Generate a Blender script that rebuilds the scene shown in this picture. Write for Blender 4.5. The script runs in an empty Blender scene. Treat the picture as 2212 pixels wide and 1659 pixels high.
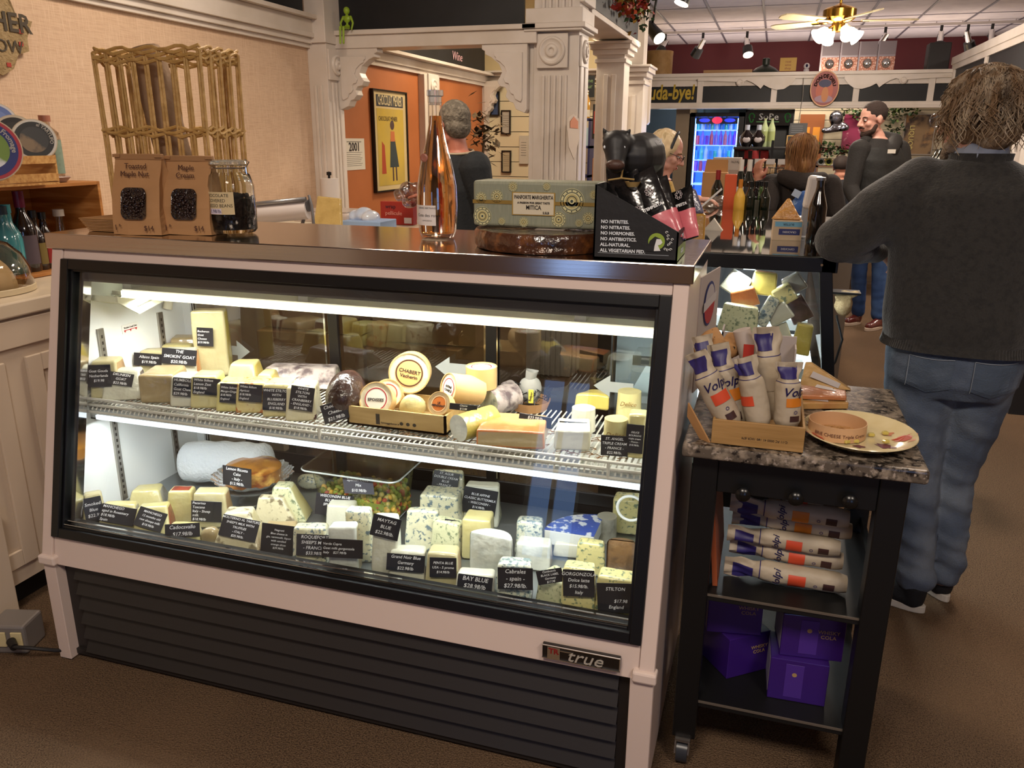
import bpy, bmesh, math, random
from mathutils import Vector, Matrix, noise as mnoise
random.seed(7)
PI=math.pi
SC=bpy.context.scene
COL=SC.collection
V=Vector
def R(d): return math.radians(d)

# ------------------------------------------------------------------ camera
F_PX,CX,CY,CAMZ=1736.17,1106.0,829.5,1.56
_p,_y,_r=.294423,.304052,.0062315
_f=V((-math.sin(_y)*math.cos(_p),math.cos(_y)*math.cos(_p),-math.sin(_p)))
_ri=V((math.cos(_y),math.sin(_y),0)); _u=_ri.cross(_f)
_r2=_ri*math.cos(_r)+_u*math.sin(_r); _u2=-_ri*math.sin(_r)+_u*math.cos(_r)
CAM=V((0,0,CAMZ))
cd=bpy.data.cameras.new('camera'); cam=bpy.data.objects.new('camera',cd); COL.objects.link(cam)
M3=Matrix((_r2,_u2,-_f)).transposed()
cam.matrix_world=Matrix.Translation(CAM)@M3.to_4x4()
cd.sensor_width=36; cd.lens=F_PX/2212*36; cd.clip_start=.05; cd.clip_end=100
SC.camera=cam
def ray(px,py): return M3@V(((px-CX)/F_PX,-(py-CY)/F_PX,-1))
def at(px,py,x=None,y=None,z=None):
    "the point of the place seen at a pixel of the photograph, on the plane x=, y= or z="
    d=ray(px,py)
    t=x/d.x if x is not None else (y/d.y if y is not None else (z-CAMZ)/d.z)
    return CAM+d*t
def pix(w):
    q=M3.transposed()@(V(w)-CAM); return (CX-F_PX*q.x/q.z, CY+F_PX*q.y/q.z)
def mpp(w): return (V(w)-CAM).dot(_f)/F_PX       # metres per pixel there

# ------------------------------------------------------------------ light and exposure
vs=SC.view_settings; vs.view_transform='Standard'; vs.look='None'; vs.gamma=1; vs.use_curve_mapping=False
vs.exposure=0.0
W=bpy.data.worlds.new('daylight'); SC.world=W; W.use_nodes=True
W.node_tree.nodes['Background'].inputs[0].default_value=(.32,.52,1,1)
W.node_tree.nodes['Background'].inputs[1].default_value=2.6
def area(name,loc,size,power,col=(1,.80,.58),rot=(0,0,0),sy=None,spread=None):
    l=bpy.data.lights.new(name,'AREA'); l.energy=power; l.color=col; l.size=size
    if sy: l.shape='RECTANGLE'; l.size_y=sy
    if spread: l.spread=R(spread)
    o=bpy.data.objects.new(name,l); o.location=loc; o.rotation_euler=[R(a) for a in rot]; COL.objects.link(o); return o
def spot(name,loc,target,power,col=(1,.82,.6),ang=60,r=.04,blend=.6):
    l=bpy.data.lights.new(name,'SPOT'); l.energy=power; l.color=col; l.spot_size=R(ang); l.spot_blend=blend; l.shadow_soft_size=r
    o=bpy.data.objects.new(name,l); o.location=loc; COL.objects.link(o)
    o.rotation_euler=(V(target)-V(loc)).to_track_quat('-Z','Y').to_euler(); return o
def point(name,loc,power,col=(1,.8,.58),r=.05):
    l=bpy.data.lights.new(name,'POINT'); l.energy=power; l.color=col; l.shadow_soft_size=r
    o=bpy.data.objects.new(name,l); o.location=loc; COL.objects.link(o); return o
WARM=(1,.86,.72)
area('ceiling_panel_light',(-.5,-.3,3.0),.7,62,WARM)
area('ceiling_panel_light',(1.4,-.2,3.0),.7,50,WARM)
area('ceiling_panel_light',(-1.7,3.2,3.0),.6,42,(1,.84,.66))
area('ceiling_panel_light',(1.2,3.9,3.0),.6,42,WARM)
area('ceiling_panel_light',(-2.0,6.9,2.95),.5,46,(1,.84,.62))
area('ceiling_panel_light',(.6,6.6,3.0),.6,56,WARM)
area('ceiling_panel_light',(3.2,8.5,3.0),.6,70,WARM)
area('valance_light',(.4,11.7,2.3),1.8,36,(1,.86,.68),sy=.1)
area('display_strip_light',(-1.07,1.98,1.086),1.66,12.5,(1,.97,.90),sy=.03)
area('display_strip_light',(-1.07,1.83,.722),1.66,6,(.95,.985,1),sy=.02)
area('ceiling_uplight_fill',(.5,12.6,2.42),4.5,26,(1,.88,.84),rot=(180,0,0),sy=2.2)  # unseen fill added above the soffit to lift the far ceiling; no real fixture
area('display_strip_light',(-.07,3.7,1.12),.03,34,(.93,.97,1),sy=1.6)

# ------------------------------------------------------------------ materials
def lin(h):
    if isinstance(h,str):
        h=h.lstrip('#'); c=[int(h[i:i+2],16)/255 for i in (0,2,4)]
        return tuple((a/12.92 if a<=.04045 else ((a+.055)/1.055)**2.4) for a in c)+(1,)
    return tuple(h)+(1,) if len(h)==3 else tuple(h)
MATS={}
def mat(name,col,rough=.5,metal=0,spec=.5,coat=0,bump=None,mix=None,emit=None,trans=0,ior=1.45,aniso=0,alpha=1,wave=None,sheen=0):
    """mix=(col2,scale,lo,hi[,stretch xyz]) noise-mixed second colour; bump=(scale,strength)"""
    if name in MATS: return MATS[name]
    m=bpy.data.materials.new(name); m.use_nodes=True; nt=m.node_tree; N=nt.nodes; L=nt.links
    b=N['Principled BSDF']; b.inputs['Base Color'].default_value=lin(col)
    b.inputs['Roughness'].default_value=rough; b.inputs['Metallic'].default_value=metal
    b.inputs['Specular IOR Level'].default_value=spec; b.inputs['Coat Weight'].default_value=coat
    b.inputs['Coat Roughness'].default_value=.12
    b.inputs['Transmission Weight'].default_value=trans; b.inputs['IOR'].default_value=ior; b.inputs['Alpha'].default_value=alpha
    if sheen: b.inputs['Sheen Weight'].default_value=sheen
    if emit: b.inputs['Emission Color'].default_value=lin(emit[0]); b.inputs['Emission Strength'].default_value=emit[1]
    tc=N.new('ShaderNodeTexCoord')
    def tex(scale,st=(1,1,1),detail=4):
        mp=N.new('ShaderNodeMapping'); mp.inputs['Scale'].default_value=st; L.new(tc.outputs['Object'],mp.inputs[0])
        n=N.new('ShaderNodeTexNoise'); n.inputs['Scale'].default_value=scale; n.inputs['Detail'].default_value=detail; L.new(mp.outputs[0],n.inputs[0]); return n
    prev=None
    mixes=mix if isinstance(mix,list) else ([mix] if mix else [])
    for q in mixes:
        c2,sc,lo,hi=q[:4]; st=q[4] if len(q)>4 else (1,1,1)
        n=tex(sc,st); r=N.new('ShaderNodeMapRange'); r.inputs[1].default_value=lo; r.inputs[2].default_value=hi; L.new(n.outputs[0],r.inputs[0])
        mx=N.new('ShaderNodeMix'); mx.data_type='RGBA'; L.new(r.outputs[0],mx.inputs[0])
        if prev: L.new(prev,mx.inputs[6])
        else: mx.inputs[6].default_value=lin(col)
        mx.inputs[7].default_value=lin(c2); prev=mx.outputs[2]
    if wave:   # (col2, scale, axis, lo, hi)
        c2,sc,ax,lo,hi=wave
        w=N.new('ShaderNodeTexWave'); w.wave_type='BANDS'; w.bands_direction=ax; w.inputs['Scale'].default_value=sc; L.new(tc.outputs['Object'],w.inputs[0])
        r=N.new('ShaderNodeMapRange'); r.inputs[1].default_value=lo; r.inputs[2].default_value=hi; L.new(w.outputs[1],r.inputs[0])
        mx=N.new('ShaderNodeMix'); mx.data_type='RGBA'; L.new(r.outputs[0],mx.inputs[0])
        if prev: L.new(prev,mx.inputs[6])
        else: mx.inputs[6].default_value=lin(col)
        mx.inputs[7].default_value=lin(c2); prev=mx.outputs[2]
    if prev: L.new(prev,b.inputs['Base Color'])
    if bump:
        n=tex(bump[0],bump[2] if len(bump)>2 else (1,1,1),3); bp=N.new('ShaderNodeBump'); bp.inputs['Strength'].default_value=bump[1]; bp.inputs['Distance'].default_value=.01
        L.new(n.outputs[0],bp.inputs['Height']); L.new(bp.outputs[0],b.inputs['Normal'])
        if coat: L.new(bp.outputs[0],b.inputs['Coat Normal'])
    MATS[name]=m; return m
def thinglass(name,tint='#ffffff',rough=.0,refl=1.0,ior=1.5):
    "a pane: see-through with mirror reflections that grow at glancing angles"
    if name in MATS: return MATS[name]
    m=bpy.data.materials.new(name); m.use_nodes=True; nt=m.node_tree; N=nt.nodes; L=nt.links
    N.remove(N['Principled BSDF']); out=N['Material Output']
    t=N.new('ShaderNodeBsdfTransparent'); t.inputs[0].default_value=lin(tint)
    g=N.new('ShaderNodeBsdfGlossy'); g.inputs['Roughness'].default_value=rough
    ge=N.new('ShaderNodeNewGeometry'); dt=N.new('ShaderNodeVectorMath'); dt.operation='DOT_PRODUCT'; L.new(ge.outputs['Incoming'],dt.inputs[0]); L.new(ge.outputs['Normal'],dt.inputs[1])
    def mth(op,a,b=None):
        n=N.new('ShaderNodeMath'); n.operation=op; n.use_clamp=(op=='MULTIPLY')
        L.new(a,n.inputs[0]) if not isinstance(a,float) else setattr(n.inputs[0],'default_value',a)
        if b is not None: L.new(b,n.inputs[1]) if not isinstance(b,(int,float)) else setattr(n.inputs[1],'default_value',b)
        return n.outputs[0]
    c=mth('ABSOLUTE',dt.outputs['Value']); c=mth('SUBTRACT',1.0,c); c=mth('POWER',c,5.0); c=mth('MULTIPLY',c,.93); c=mth('ADD',c,.07)
    mu=N.new('ShaderNodeMath'); mu.operation='MULTIPLY'; mu.use_clamp=True; mu.inputs[1].default_value=refl; L.new(c,mu.inputs[0])
    mx=N.new('ShaderNodeMixShader'); L.new(mu.outputs[0],mx.inputs[0]); L.new(t.outputs[0],mx.inputs[1]); L.new(g.outputs[0],mx.inputs[2]); L.new(mx.outputs[0],out.inputs[0])
    MATS[name]=m; return m
def m_(c,rough=.5,**k):
    "plain material by colour"
    return mat('paint_%s_%s%s'%(str(c).lstrip('#'),rough,''.join(sorted('%s%s'%(a,b) for a,b in k.items()))),c,rough,**k)

# ------------------------------------------------------------------ mesh building
class MB:
    def __init__(s): s.b=bmesh.new(); s.mi=0
    def _take(s,vs_): 
        s.b.faces.ensure_lookup_table()
        for f in {f for v in vs_ for f in v.link_faces}: f.material_index=s.mi
        return s
    def m(s,i): s.mi=i; return s
    def poly(s,pts):
        vs_=[s.b.verts.new(p) for p in pts]; f=s.b.faces.new(vs_); f.material_index=s.mi; return s
    def box(s,lo,hi,rot=None,pivot=None):
        x0,y0,z0=lo; x1,y1,z1=hi
        P=[V(p) for p in ((x0,y0,z0),(x1,y0,z0),(x1,y1,z0),(x0,y1,z0),(x0,y0,z1),(x1,y0,z1),(x1,y1,z1),(x0,y1,z1))]
        return s.hexa(P,rot,pivot)
    def hexa(s,P,rot=None,pivot=None):
        P=[V(p) for p in P]
        if rot is not None:
            pv=V(pivot) if pivot is not None else sum(P,V())/8
            P=[rot@(p-pv)+pv for p in P]
        v=[s.b.verts.new(p) for p in P]
        for q in ((0,3,2,1),(4,5,6,7),(0,1,5,4),(1,2,6,5),(2,3,7,6),(3,0,4,7)):
            f=s.b.faces.new([v[i] for i in q]); f.material_index=s.mi
        return s
    def rbox(s,lo,hi,r=.01,seg=2,M=None):
        t=bmesh.new(); bmesh.ops.create_cube(t,size=1)
        lo=V(lo);hi=V(hi); c=(lo+hi)/2; d=hi-lo
        for v in t.verts: v.co=V((v.co.x*d.x,v.co.y*d.y,v.co.z*d.z))+c
        bmesh.ops.bevel(t,geom=t.edges[:],offset=min(r,min(d)*.45),segments=seg,profile=.5,affect='EDGES')
        return s.add(t,M)
    def add(s,t,M=None):
        mp={}
        for v in t.verts: mp[v]=s.b.verts.new(M@v.co if M is not None else v.co)
        for f in t.faces:
            try: g=s.b.faces.new([mp[v] for v in f.verts]); g.material_index=s.mi; g.smooth=f.smooth
            except ValueError: pass
        t.free(); return s
    def cyl(s,p0,p1,r0,r1=None,seg=24,caps=True,sc=(1,1)):
        r1=r0 if r1 is None else r1; p0=V(p0);p1=V(p1); q=(p1-p0).to_track_quat('Z','Y')
        A=[s.b.verts.new(p0+q@V((math.cos(a)*r0*sc[0],math.sin(a)*r0*sc[1],0))) for a in (2*PI*i/seg for i in range(seg))]
        B=[s.b.verts.new(p1+q@V((math.cos(a)*r1*sc[0],math.sin(a)*r1*sc[1],0))) for a in (2*PI*i/seg for i in range(seg))]
        for i in range(seg):
            f=s.b.faces.new((A[i],A[(i+1)%seg],B[(i+1)%seg],B[i])); f.material_index=s.mi; f.smooth=True
        if caps:
            f=s.b.faces.new(A[::-1]); f.material_index=s.mi; f=s.b.faces.new(B); f.material_index=s.mi
        return s
    def lathe(s,prof,c=(0,0,0),seg=32,close=False,M=None,sc=(1,1)):
        c=V(c); rows=[]
        for r,z in prof:
            if r<1e-5: rows.append([s.b.verts.new((M@V((0,0,z)) if M is not None else V((0,0,z)))+c)])
            else: 
                row=[]
                for i in range(seg):
                    a=2*PI*i/seg; p=V((r*math.cos(a)*sc[0],r*math.sin(a)*sc[1],z)); row.append(s.b.verts.new((M@p if M is not None else p)+c))
                rows.append(row)
        for a,b in zip(rows,rows[1:]):
            for i in range(seg):
                j=(i+1)%seg
                if len(a)==1 and len(b)==1: continue
                q=(a[0],b[j],b[i]) if len(a)==1 else ((a[i],a[j],b[0]) if len(b)==1 else (a[i],a[j],b[j],b[i]))
                f=s.b.faces.new(q); f.material_index=s.mi; f.smooth=True
        return s
    def tube(s,pts,r,seg=8,closed=False,caps=True):
        pts=[V(p) for p in pts]; n=len(pts); rows=[]; rr=r if isinstance(r,(list,tuple)) else [r]*n
        up=V((0,0,1)); last=None
        for i,p in enumerate(pts):
            t=(pts[(i+1)%n]-pts[i-1]) if closed else (pts[min(i+1,n-1)]-pts[max(i-1,0)])
            t.normalize()
            if last is None:
                a=t.cross(up); a=a if a.length>.05 else t.cross(V((1,0,0))); a.normalize()
            else:
                a=last-t*last.dot(t); a.normalize()
            last=a; b=t.cross(a)
            rows.append([s.b.verts.new(p+(a*math.cos(2*PI*k/seg)+b*math.sin(2*PI*k/seg))*rr[i]) for k in range(seg)])
        for i in range(n if closed else n-1):
            A,B=rows[i],rows[(i+1)%n]
            for k in range(seg):
                f=s.b.faces.new((A[k],A[(k+1)%seg],B[(k+1)%seg],B[k])); f.material_index=s.mi; f.smooth=True
        if caps and not closed:
            f=s.b.faces.new(rows[0][::-1]); f.material_index=s.mi; f=s.b.faces.new(rows[-1]); f.material_index=s.mi
        return s
    def ell(s,c,r,M=None,u=20,v=12):
        r=(r,r,r) if not hasattr(r,'__len__') else r
        prof=[(math.sin(PI*i/v),-math.cos(PI*i/v)) for i in range(v+1)]
        t=bmesh.new(); q=MB(); q.b=t; q.lathe([(a if 0<i<v else 0,z) for i,(a,z) in enumerate(prof)],seg=u)
        for w in t.verts:
            p=V((w.co.x*r[0],w.co.y*r[1],w.co.z*r[2])); w.co=(M@p if M is not None else p)+V(c)
        return s.add(t)
    def prism(s,pts,axis,lo,hi):
        "pts 2D polygon extruded along axis; order: x->(y,z) y->(x,z) z->(x,y)"
        def mk(a,b,t): return {'x':(t,a,b),'y':(a,t,b),'z':(a,b,t)}[axis]
        A=[s.b.verts.new(mk(a,b,lo)) for a,b in pts]; B=[s.b.verts.new(mk(a,b,hi)) for a,b in pts]; n=len(pts)
        for i in range(n):
            f=s.b.faces.new((A[i],A[(i+1)%n],B[(i+1)%n],B[i])); f.material_index=s.mi
        f=s.b.faces.new(A[::-1]); f.material_index=s.mi; f=s.b.faces.new(B); f.material_index=s.mi
        return s
    def grid(s,fn,nu,nv,smooth=True):
        G=[[s.b.verts.new(fn(i/nu,j/nv)) for j in range(nv+1)] for i in range(nu+1)]
        for i in range(nu):
            for j in range(nv):
                f=s.b.faces.new((G[i][j],G[i+1][j],G[i+1][j+1],G[i][j+1])); f.material_index=s.mi; f.smooth=smooth
        return s
    def jitter(s,a,f=6,seed=0):
        for v in s.b.verts: v.co+=mnoise.noise_vector(v.co*f+V((seed,seed*2.1,3)))*a
        return s
    def build(s,name,mats,parent=None,loc=None,rot=None,smooth=None,world=True,bevel=0,sub=0):
        bmesh.ops.recalc_face_normals(s.b,faces=s.b.faces[:])
        for e in s.b.edges:
            if len(e.link_faces)==2 and e.calc_face_angle(0)>.75: e.smooth=False
        if bevel:
            es=[e for e in s.b.edges if len(e.link_faces)==2 and e.calc_face_angle(0)>.6]
            bmesh.ops.bevel(s.b,geom=es,offset=bevel,segments=2,profile=.5,affect='EDGES')
        me=bpy.data.meshes.new(name); s.b.to_mesh(me); s.b.free()
        if smooth is not None:
            for p in me.polygons: p.use_smooth=smooth
        for m in (mats if isinstance(mats,(list,tuple)) else [mats]): me.materials.append(m)
        return link(name,me,parent,loc,rot,world)
def link(name,me,parent=None,loc=None,rot=None,world=True):
    o=bpy.data.objects.new(name,me); COL.objects.link(o)
    if loc is not None: o.location=loc
    if rot is not None: o.rotation_euler=rot
    if parent:
        o.parent=parent
        if world and loc is None and parent_abs(parent)!=V((0,0,0)): o.location=-parent_abs(parent)
    elif loc is None and world and me and hasattr(me,'vertices') and len(me.vertices):
        recentre(o)
    return o
def parent_abs(p):
    l=V(p.location)
    while p.parent: p=p.parent; l+=V(p.location)
    return l
def recentre(o):
    "put a top-level mesh's origin under its own middle"
    me=o.data; co=[v.co for v in me.vertices]
    c=V(((min(p.x for p in co)+max(p.x for p in co))/2,(min(p.y for p in co)+max(p.y for p in co))/2,min(p.z for p in co)))
    me.transform(Matrix.Translation(-c)); o.location=c
def tag(o,label=None,cat=None,group=None,kind=None):
    if label: o['label']=label
    if cat: o['category']=cat
    if group: o['group']=group
    if kind: o['kind']=kind
    return o
def thing(name,label,cat,loc,group=None,rot=(0,0,0)):
    o=bpy.data.objects.new(name,None); COL.objects.link(o); o.location=loc; o.rotation_euler=[R(a) for a in rot]; o.empty_display_size=.05
    return tag(o,label,cat,group)
def struct(name,mb,m,**k): 
    o=mb.build(name,m,**k); o['kind']='structure'; return o
def text(name,s,size,m,parent=None,loc=(0,0,0),rot=(0,0,0),ax='CENTER',ay='CENTER',ext=.0004,shear=0,space=1,line=1,width=None,M=None,bold=0):
    c=bpy.data.curves.new(name,'FONT'); c.body=s; c.size=size; c.align_x=ax; c.align_y=ay; c.extrude=ext; c.shear=shear
    c.space_character=space; c.space_line=line; c.resolution_u=2; c.offset=bold
    t=bpy.data.objects.new(name,c); COL.objects.link(t); bpy.context.view_layer.update()
    me=bpy.data.meshes.new_from_object(t.evaluated_get(bpy.context.evaluated_depsgraph_get())); COL.objects.unlink(t); bpy.data.objects.remove(t); bpy.data.curves.remove(c)
    me.materials.clear(); me.materials.append(m); me.name=name
    if width and len(me.vertices):
        w=max(v.co.x for v in me.vertices)-min(v.co.x for v in me.vertices)
        if w>0: me.transform(Matrix.Diagonal((width/w,1,1,1)))
    if M is not None: me.transform(M)
    o=bpy.data.objects.new(name,me); COL.objects.link(o)
    if parent: o.parent=parent
    if M is None: o.location=loc; o.rotation_euler=[R(a) for a in rot]
    elif parent: o.location=-parent_abs(parent)
    return o
def blob(name,prims,m,parent=None,voxel=.01,smooth=3,fac=.5,disp=None,world=True):
    """one continuous surface round a list of balls, tapered limbs and lofts:
    ('s',centre,(rx,ry,rz)[,rotation matrix]) ('c',[points],[radii][,flatten]) ('l',[(centre,rx,ry[,yaw])...])"""
    b=MB()
    for q in prims:
        if q[0]=='s': b.ell(q[1],q[2],q[3] if len(q)>3 else None,16,10)
        elif q[0]=='c':
            P=[V(p) for p in q[1]]; Rr=q[2] if hasattr(q[2],'__len__') else [q[2]]*len(P)
            for i,p in enumerate(P): b.ell(p,Rr[i],None,14,8)
            for i in range(len(P)-1): b.cyl(P[i],P[i+1],Rr[i],Rr[i+1],14)
        elif q[0]=='l':
            rows=[]; n=24
            for st in q[1]:
                c,rx,ry=V(st[0]),st[1],st[2]; yw=R(st[3]) if len(st)>3 else 0
                row=[]
                for k in range(n):
                    a=2*PI*k/n; ca,sa=math.cos(a),math.sin(a); e=.8
                    x=rx*math.copysign(abs(ca)**e,ca); y=ry*math.copysign(abs(sa)**e,sa)
                    row.append(b.b.verts.new(c+V((x*math.cos(yw)-y*math.sin(yw),x*math.sin(yw)+y*math.cos(yw),0))))
                rows.append(row)
            for A,B in zip(rows,rows[1:]):
                for k in range(n): b.b.faces.new((A[k],A[(k+1)%n],B[(k+1)%n],B[k]))
            b.b.faces.new(rows[0][::-1]); b.b.faces.new(rows[-1])
    bmesh.ops.recalc_face_normals(b.b,faces=b.b.faces[:])
    me=bpy.data.meshes.new('tmp'); b.b.to_mesh(me); b.b.free()
    t=bpy.data.objects.new('tmp',me); COL.objects.link(t)
    r=t.modifiers.new('r','REMESH'); r.mode='VOXEL'; r.voxel_size=voxel
    if smooth: sm=t.modifiers.new('s','SMOOTH'); sm.iterations=smooth; sm.factor=fac
    bpy.context.view_layer.update()
    out=bpy.data.meshes.new_from_object(t.evaluated_get(bpy.context.evaluated_depsgraph_get()))
    COL.objects.unlink(t); bpy.data.objects.remove(t); bpy.data.meshes.remove(me)
    out.name=name
    if disp:
        for v,n in zip(out.vertices,[w.normal.copy() for w in out.vertices]): v.co+=n*disp(v.co)
    for p in out.polygons: p.use_smooth=True
    for mm in (m if isinstance(m,(list,tuple)) else [m]): out.materials.append(mm)
    return link(name,out,parent,None,None,world)
def copy_tree(o,parent=None):
    c=o.copy(); COL.objects.link(c); c.parent=parent
    for ch in [x for x in bpy.data.objects if x.parent==o]: copy_tree(ch,c)
    return c
def eul(x=0,y=0,z=0): 
    from mathutils import Euler
    return Euler((R(x),R(y),R(z))).to_matrix()

# common materials
WHITE=mat('white_trim_paint','#d9cfc6',.38,mix=('#cbbfb2',3,.4,.7))
CREAM=mat('cream_paint','#d8c59a',.6)
BLACKM=mat('black_powder_coat','#0b0b0c',.35)
BOARD=mat('chalkboard_black','#161618',.55,mix=('#1e1e21',4,.4,.7))
STEEL=mat('brushed_steel','#b8b0aa',.13,metal=1,bump=(2,.02,(.3,50,50)))
CHROME=mat('chrome','#d8d8d8',.08,metal=1)
CHALK=mat('chalk_white','#e9e9ea',.9)
INK=mat('ink_dark','#2b2220',.8)
BROWNINK=mat('marker_brown','#4a2c22',.8)
GLASS=thinglass('clear_glass')
PANE=thinglass('case_glass','#f4f8f6',0,.9)
WOOD=mat('pale_wood','#c79a5c',.55,mix=('#a8753c',6,.4,.65,(1,12,12)))
KRAFT=mat('kraft_paper','#b08458',.75,bump=(18,.25),mix=('#a3784e',5,.4,.7))
CARDB=mat('corrugated_card','#a87c4d',.8,mix=('#996f42',4,.4,.7))
BRASS=mat('polished_brass','#b98d3c',.2,metal=1)
# ------------------------------------------------------------------ setting
CARPET=mat('brown_carpet','#67523f',.95,bump=(200,.9),mix=[('#433429',200,.42,.62),('#8a735b',380,.5,.72),('#725b46',1.2,.45,.75)],spec=.1)
struct('floor',MB().box((-3.2,-3.4,-.05),(6,14.6,0)),CARPET)
# ceiling of acoustic tiles with a steel grid
TILE=mat('acoustic_tile','#e2dbe0',.85,mix=('#d6ced4',5,.4,.7),bump=(40,.15))
struct('ceiling',MB().box((-3.2,-3.4,3.05),(6,14.6,3.1)),TILE)
g=MB()
x=-2.73
for i in range(15):
    g.box((x-.012,-3.3,3.042),(x+.012,14.1,3.052)); x+=.61
for i in range(14): g.box((-3,-3+i*1.22,3.045),(6,-3+i*1.22+.02,3.052))
struct('trim_1',g,m_('#6b6570',.4))
# walls
LINEN=mat('linen_wallpaper','#cdb095',.8,mix=[('#c0a187',14,.42,.62,(1,1,26)),('#d8bda3',14,.5,.7,(1,26,1))],bump=(60,.1))
w=MB().box((-3.2,-3.4,0),(-3,5.19,2.17)).box((-3.2,-3.4,2.17),(-3,5.19,3.05))
struct('wall_left',w,LINEN)
ORANGE=mat('orange_wall_paint','#b0683a',.55,mix=('#a35e32',2,.4,.7))
struct('wall_alcove',MB().box((-3.2,5.19,0),(-3,8.6,2.14)),ORANGE)
struct('wall_outer',MB().box((-3.3,5.19,0),(-3.201,14.6,3.1)).box((4.751,-3.4,0),(6,-3.3,3.05)),CREAM)
struct('wall_alcove_back',MB().box((-3.2,8.6,2.2),(-1.4,8.75,3.05)),CREAM)
struct('wall_behind',MB().box((-3.2,-3.4,0),(-1.85,-3.25,3.05)).box((-1.35,-3.4,0),(1.2,-3.25,3.05)).box((-1.85,-3.4,1.9),(-1.35,-3.25,3.05)).box((-1.85,-3.4,0),(-1.35,-3.25,.25)).box((2.6,-3.4,0),(6,-3.25,3.05)).box((1.2,-3.4,2.3),(2.6,-3.25,3.05)).box((1.2,-3.4,0),(2.6,-3.25,.5)),m_('#8d7560',.8))
for i,(a,b,c0) in enumerate(((-1.85,-1.35,.25),(1.2,2.6,.5))):
    wm=MB()
    for q in (a,(a+b)/2-.02,b-.04): wm.box((q,-3.34,c0),(q+.04,-3.3,1.9 if i==0 else 2.3))
    for q in (c0,1.1,1.86 if i==0 else 2.26): wm.box((a,-3.34,q),(b,-3.3,q+.04))
    wo=struct('window_%d'%(i+1),wm,WHITE)
struct('wall_right',MB().box((4.6,-3.4,0),(4.75,14.6,3.05)),m_('#a98f78',.8))
MAROON=mat('maroon_wall_paint','#5d1d22',.6,mix=('#541a1f',1,.4,.7))
struct('wall_far',MB().box((-3.2,14.1,0),(6,14.25,3.05)),MAROON)
# soffit roof behind the valance and the slatted wall below it
struct('ceiling_low',MB().box((-3.2,11.1,2.34),(6,14.1,2.37)),CREAM)
SLAT=mat('slatwall_cream','#aa9e88',.6)
s=MB()
z=.1
while z<2.3:
    s.box((-.35,12.2,z),(4.6,12.22,z+.118)); z+=.125
s.m(1).box((-.35,12.221,0),(4.6,12.26,2.34))
struct('wall_slatted',s,[SLAT,m_('#3c352c',.7)])
DARKBLUE=m_('#4c545a',.5)
s=MB().box((-3.2,13.2,0),(-.35,13.3,2.34)); s.box((-.42,11.9,0),(-.35,13.2,2.34))
struct('wall_passage',s,DARKBLUE)
s=MB().box((-1.30,11.3,0),(-1.125,12.3,2.34)); s.m(1).box((-1.12,12.6,0),(-1.06,12.66,2.1)).box((-1.05,12.62,0),(-.7,12.66,2.1))
struct('door_1',s,[m_('#8e7c66',.5),m_('#4b5962',.4)])
o=MB().box((-1.72,12.2,2.05),(-1.18,12.3,2.09)).build('strip_lamp',mat('strip_tube','#dff0ff',.3,emit=('#cfe4ff',9))); tag(o,'white fluorescent strip lamp glowing in the dark passage left of the drinks fridge','lamp')
point('passage_light',(-1.45,12.2,1.9),10,(.6,.8,1),.2)

# ---- fluted woodwork helpers
def fluted(mb,x0,x1,y,z0,z1,n=5,d=.02,face='-y'):
    "boards with flutes on a face"
    w=(x1-x0)/(n*2+1)
    for i in range(n):
        a=x0+w*(1+2*i)
        if face=='-y': mb.box((a,y-d,z0),(a+w,y,z1))
        else: mb.box((y,a,z0),(y+d,a+w,z1))
def rosette(mb,c,r,axis='y',s=.11):
    c=V(c)
    if axis=='y':
        mb.box((c.x-s,c.y-.015,c.z-s),(c.x+s,c.y,c.z+s)); q=eul(90)
    else:
        mb.box((c.x,c.y-s,c.z-s),(c.x+.015,c.y+s,c.z+s)); q=eul(0,90)
    off=V((0,-.015,0)) if axis=='y' else V((.015,0,0))
    mb.lathe([(r,0),(r,.008),(r*.85,.016),(r*.7,.008),(r*.5,.008),(r*.42,.02),(r*.2,.022),(r*.14,.012),(0,.012)],c+off,24,M=q)
# left wall rail, its chalkboard frieze and corner post
r=MB()
r.box((-3,-3.2,2.155),(-2.955,5.19,2.19)).box((-3,-3.2,2.19),(-2.93,5.19,2.22)).box((-3,-3.2,2.22),(-2.94,5.19,2.30)).box((-3,-3.2,2.30),(-2.90,5.19,2.325)).box((-3,-3.2,2.13),(-2.975,5.19,2.155)).box((-3,-3.2,2.8),(-2.93,5.19,2.86))
struct('trim_2',r,WHITE,bevel=.003)
def board(name,lo,hi,label):
    o=MB().box(lo,hi).build(name,BOARD); tag(o,label,'chalkboard'); return o
bd=board('chalkboard',(-2.998,-1.5,2.33),(-2.97,4.95,2.8),'long chalkboard over the linen wall with pink handwriting about Germany')
PINK=m_('#d2a8ae',.9)
p=at(455,0,x=-2.968); q_=at(625,40,x=-2.968)
def wall_text(name,s,px0,px1,x,m,h,parent=None,shear=.15):
    a=at(px0[0],px0[1],x=x); b=at(px1[0],px1[1],x=x); L=(b-a)
    M=Matrix.Translation(a)@Matrix.Rotation(math.atan2(L.z,L.y),4,'X')@Matrix.Rotation(R(90),4,'Z')@Matrix.Rotation(R(90),4,'X')
    return text(name,s,h,m,parent,ax='LEFT',ay='BOTTOM_BASELINE',shear=shear,width=L.length,M=M)
wall_text('lettering','Pinot Noir -germany',(425,-12),(624,41),-2.967,PINK,.13,bd)
wall_text('lettering','(blue)',(528,22),(556,29),-2.967,PINK,.07,bd)
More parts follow.
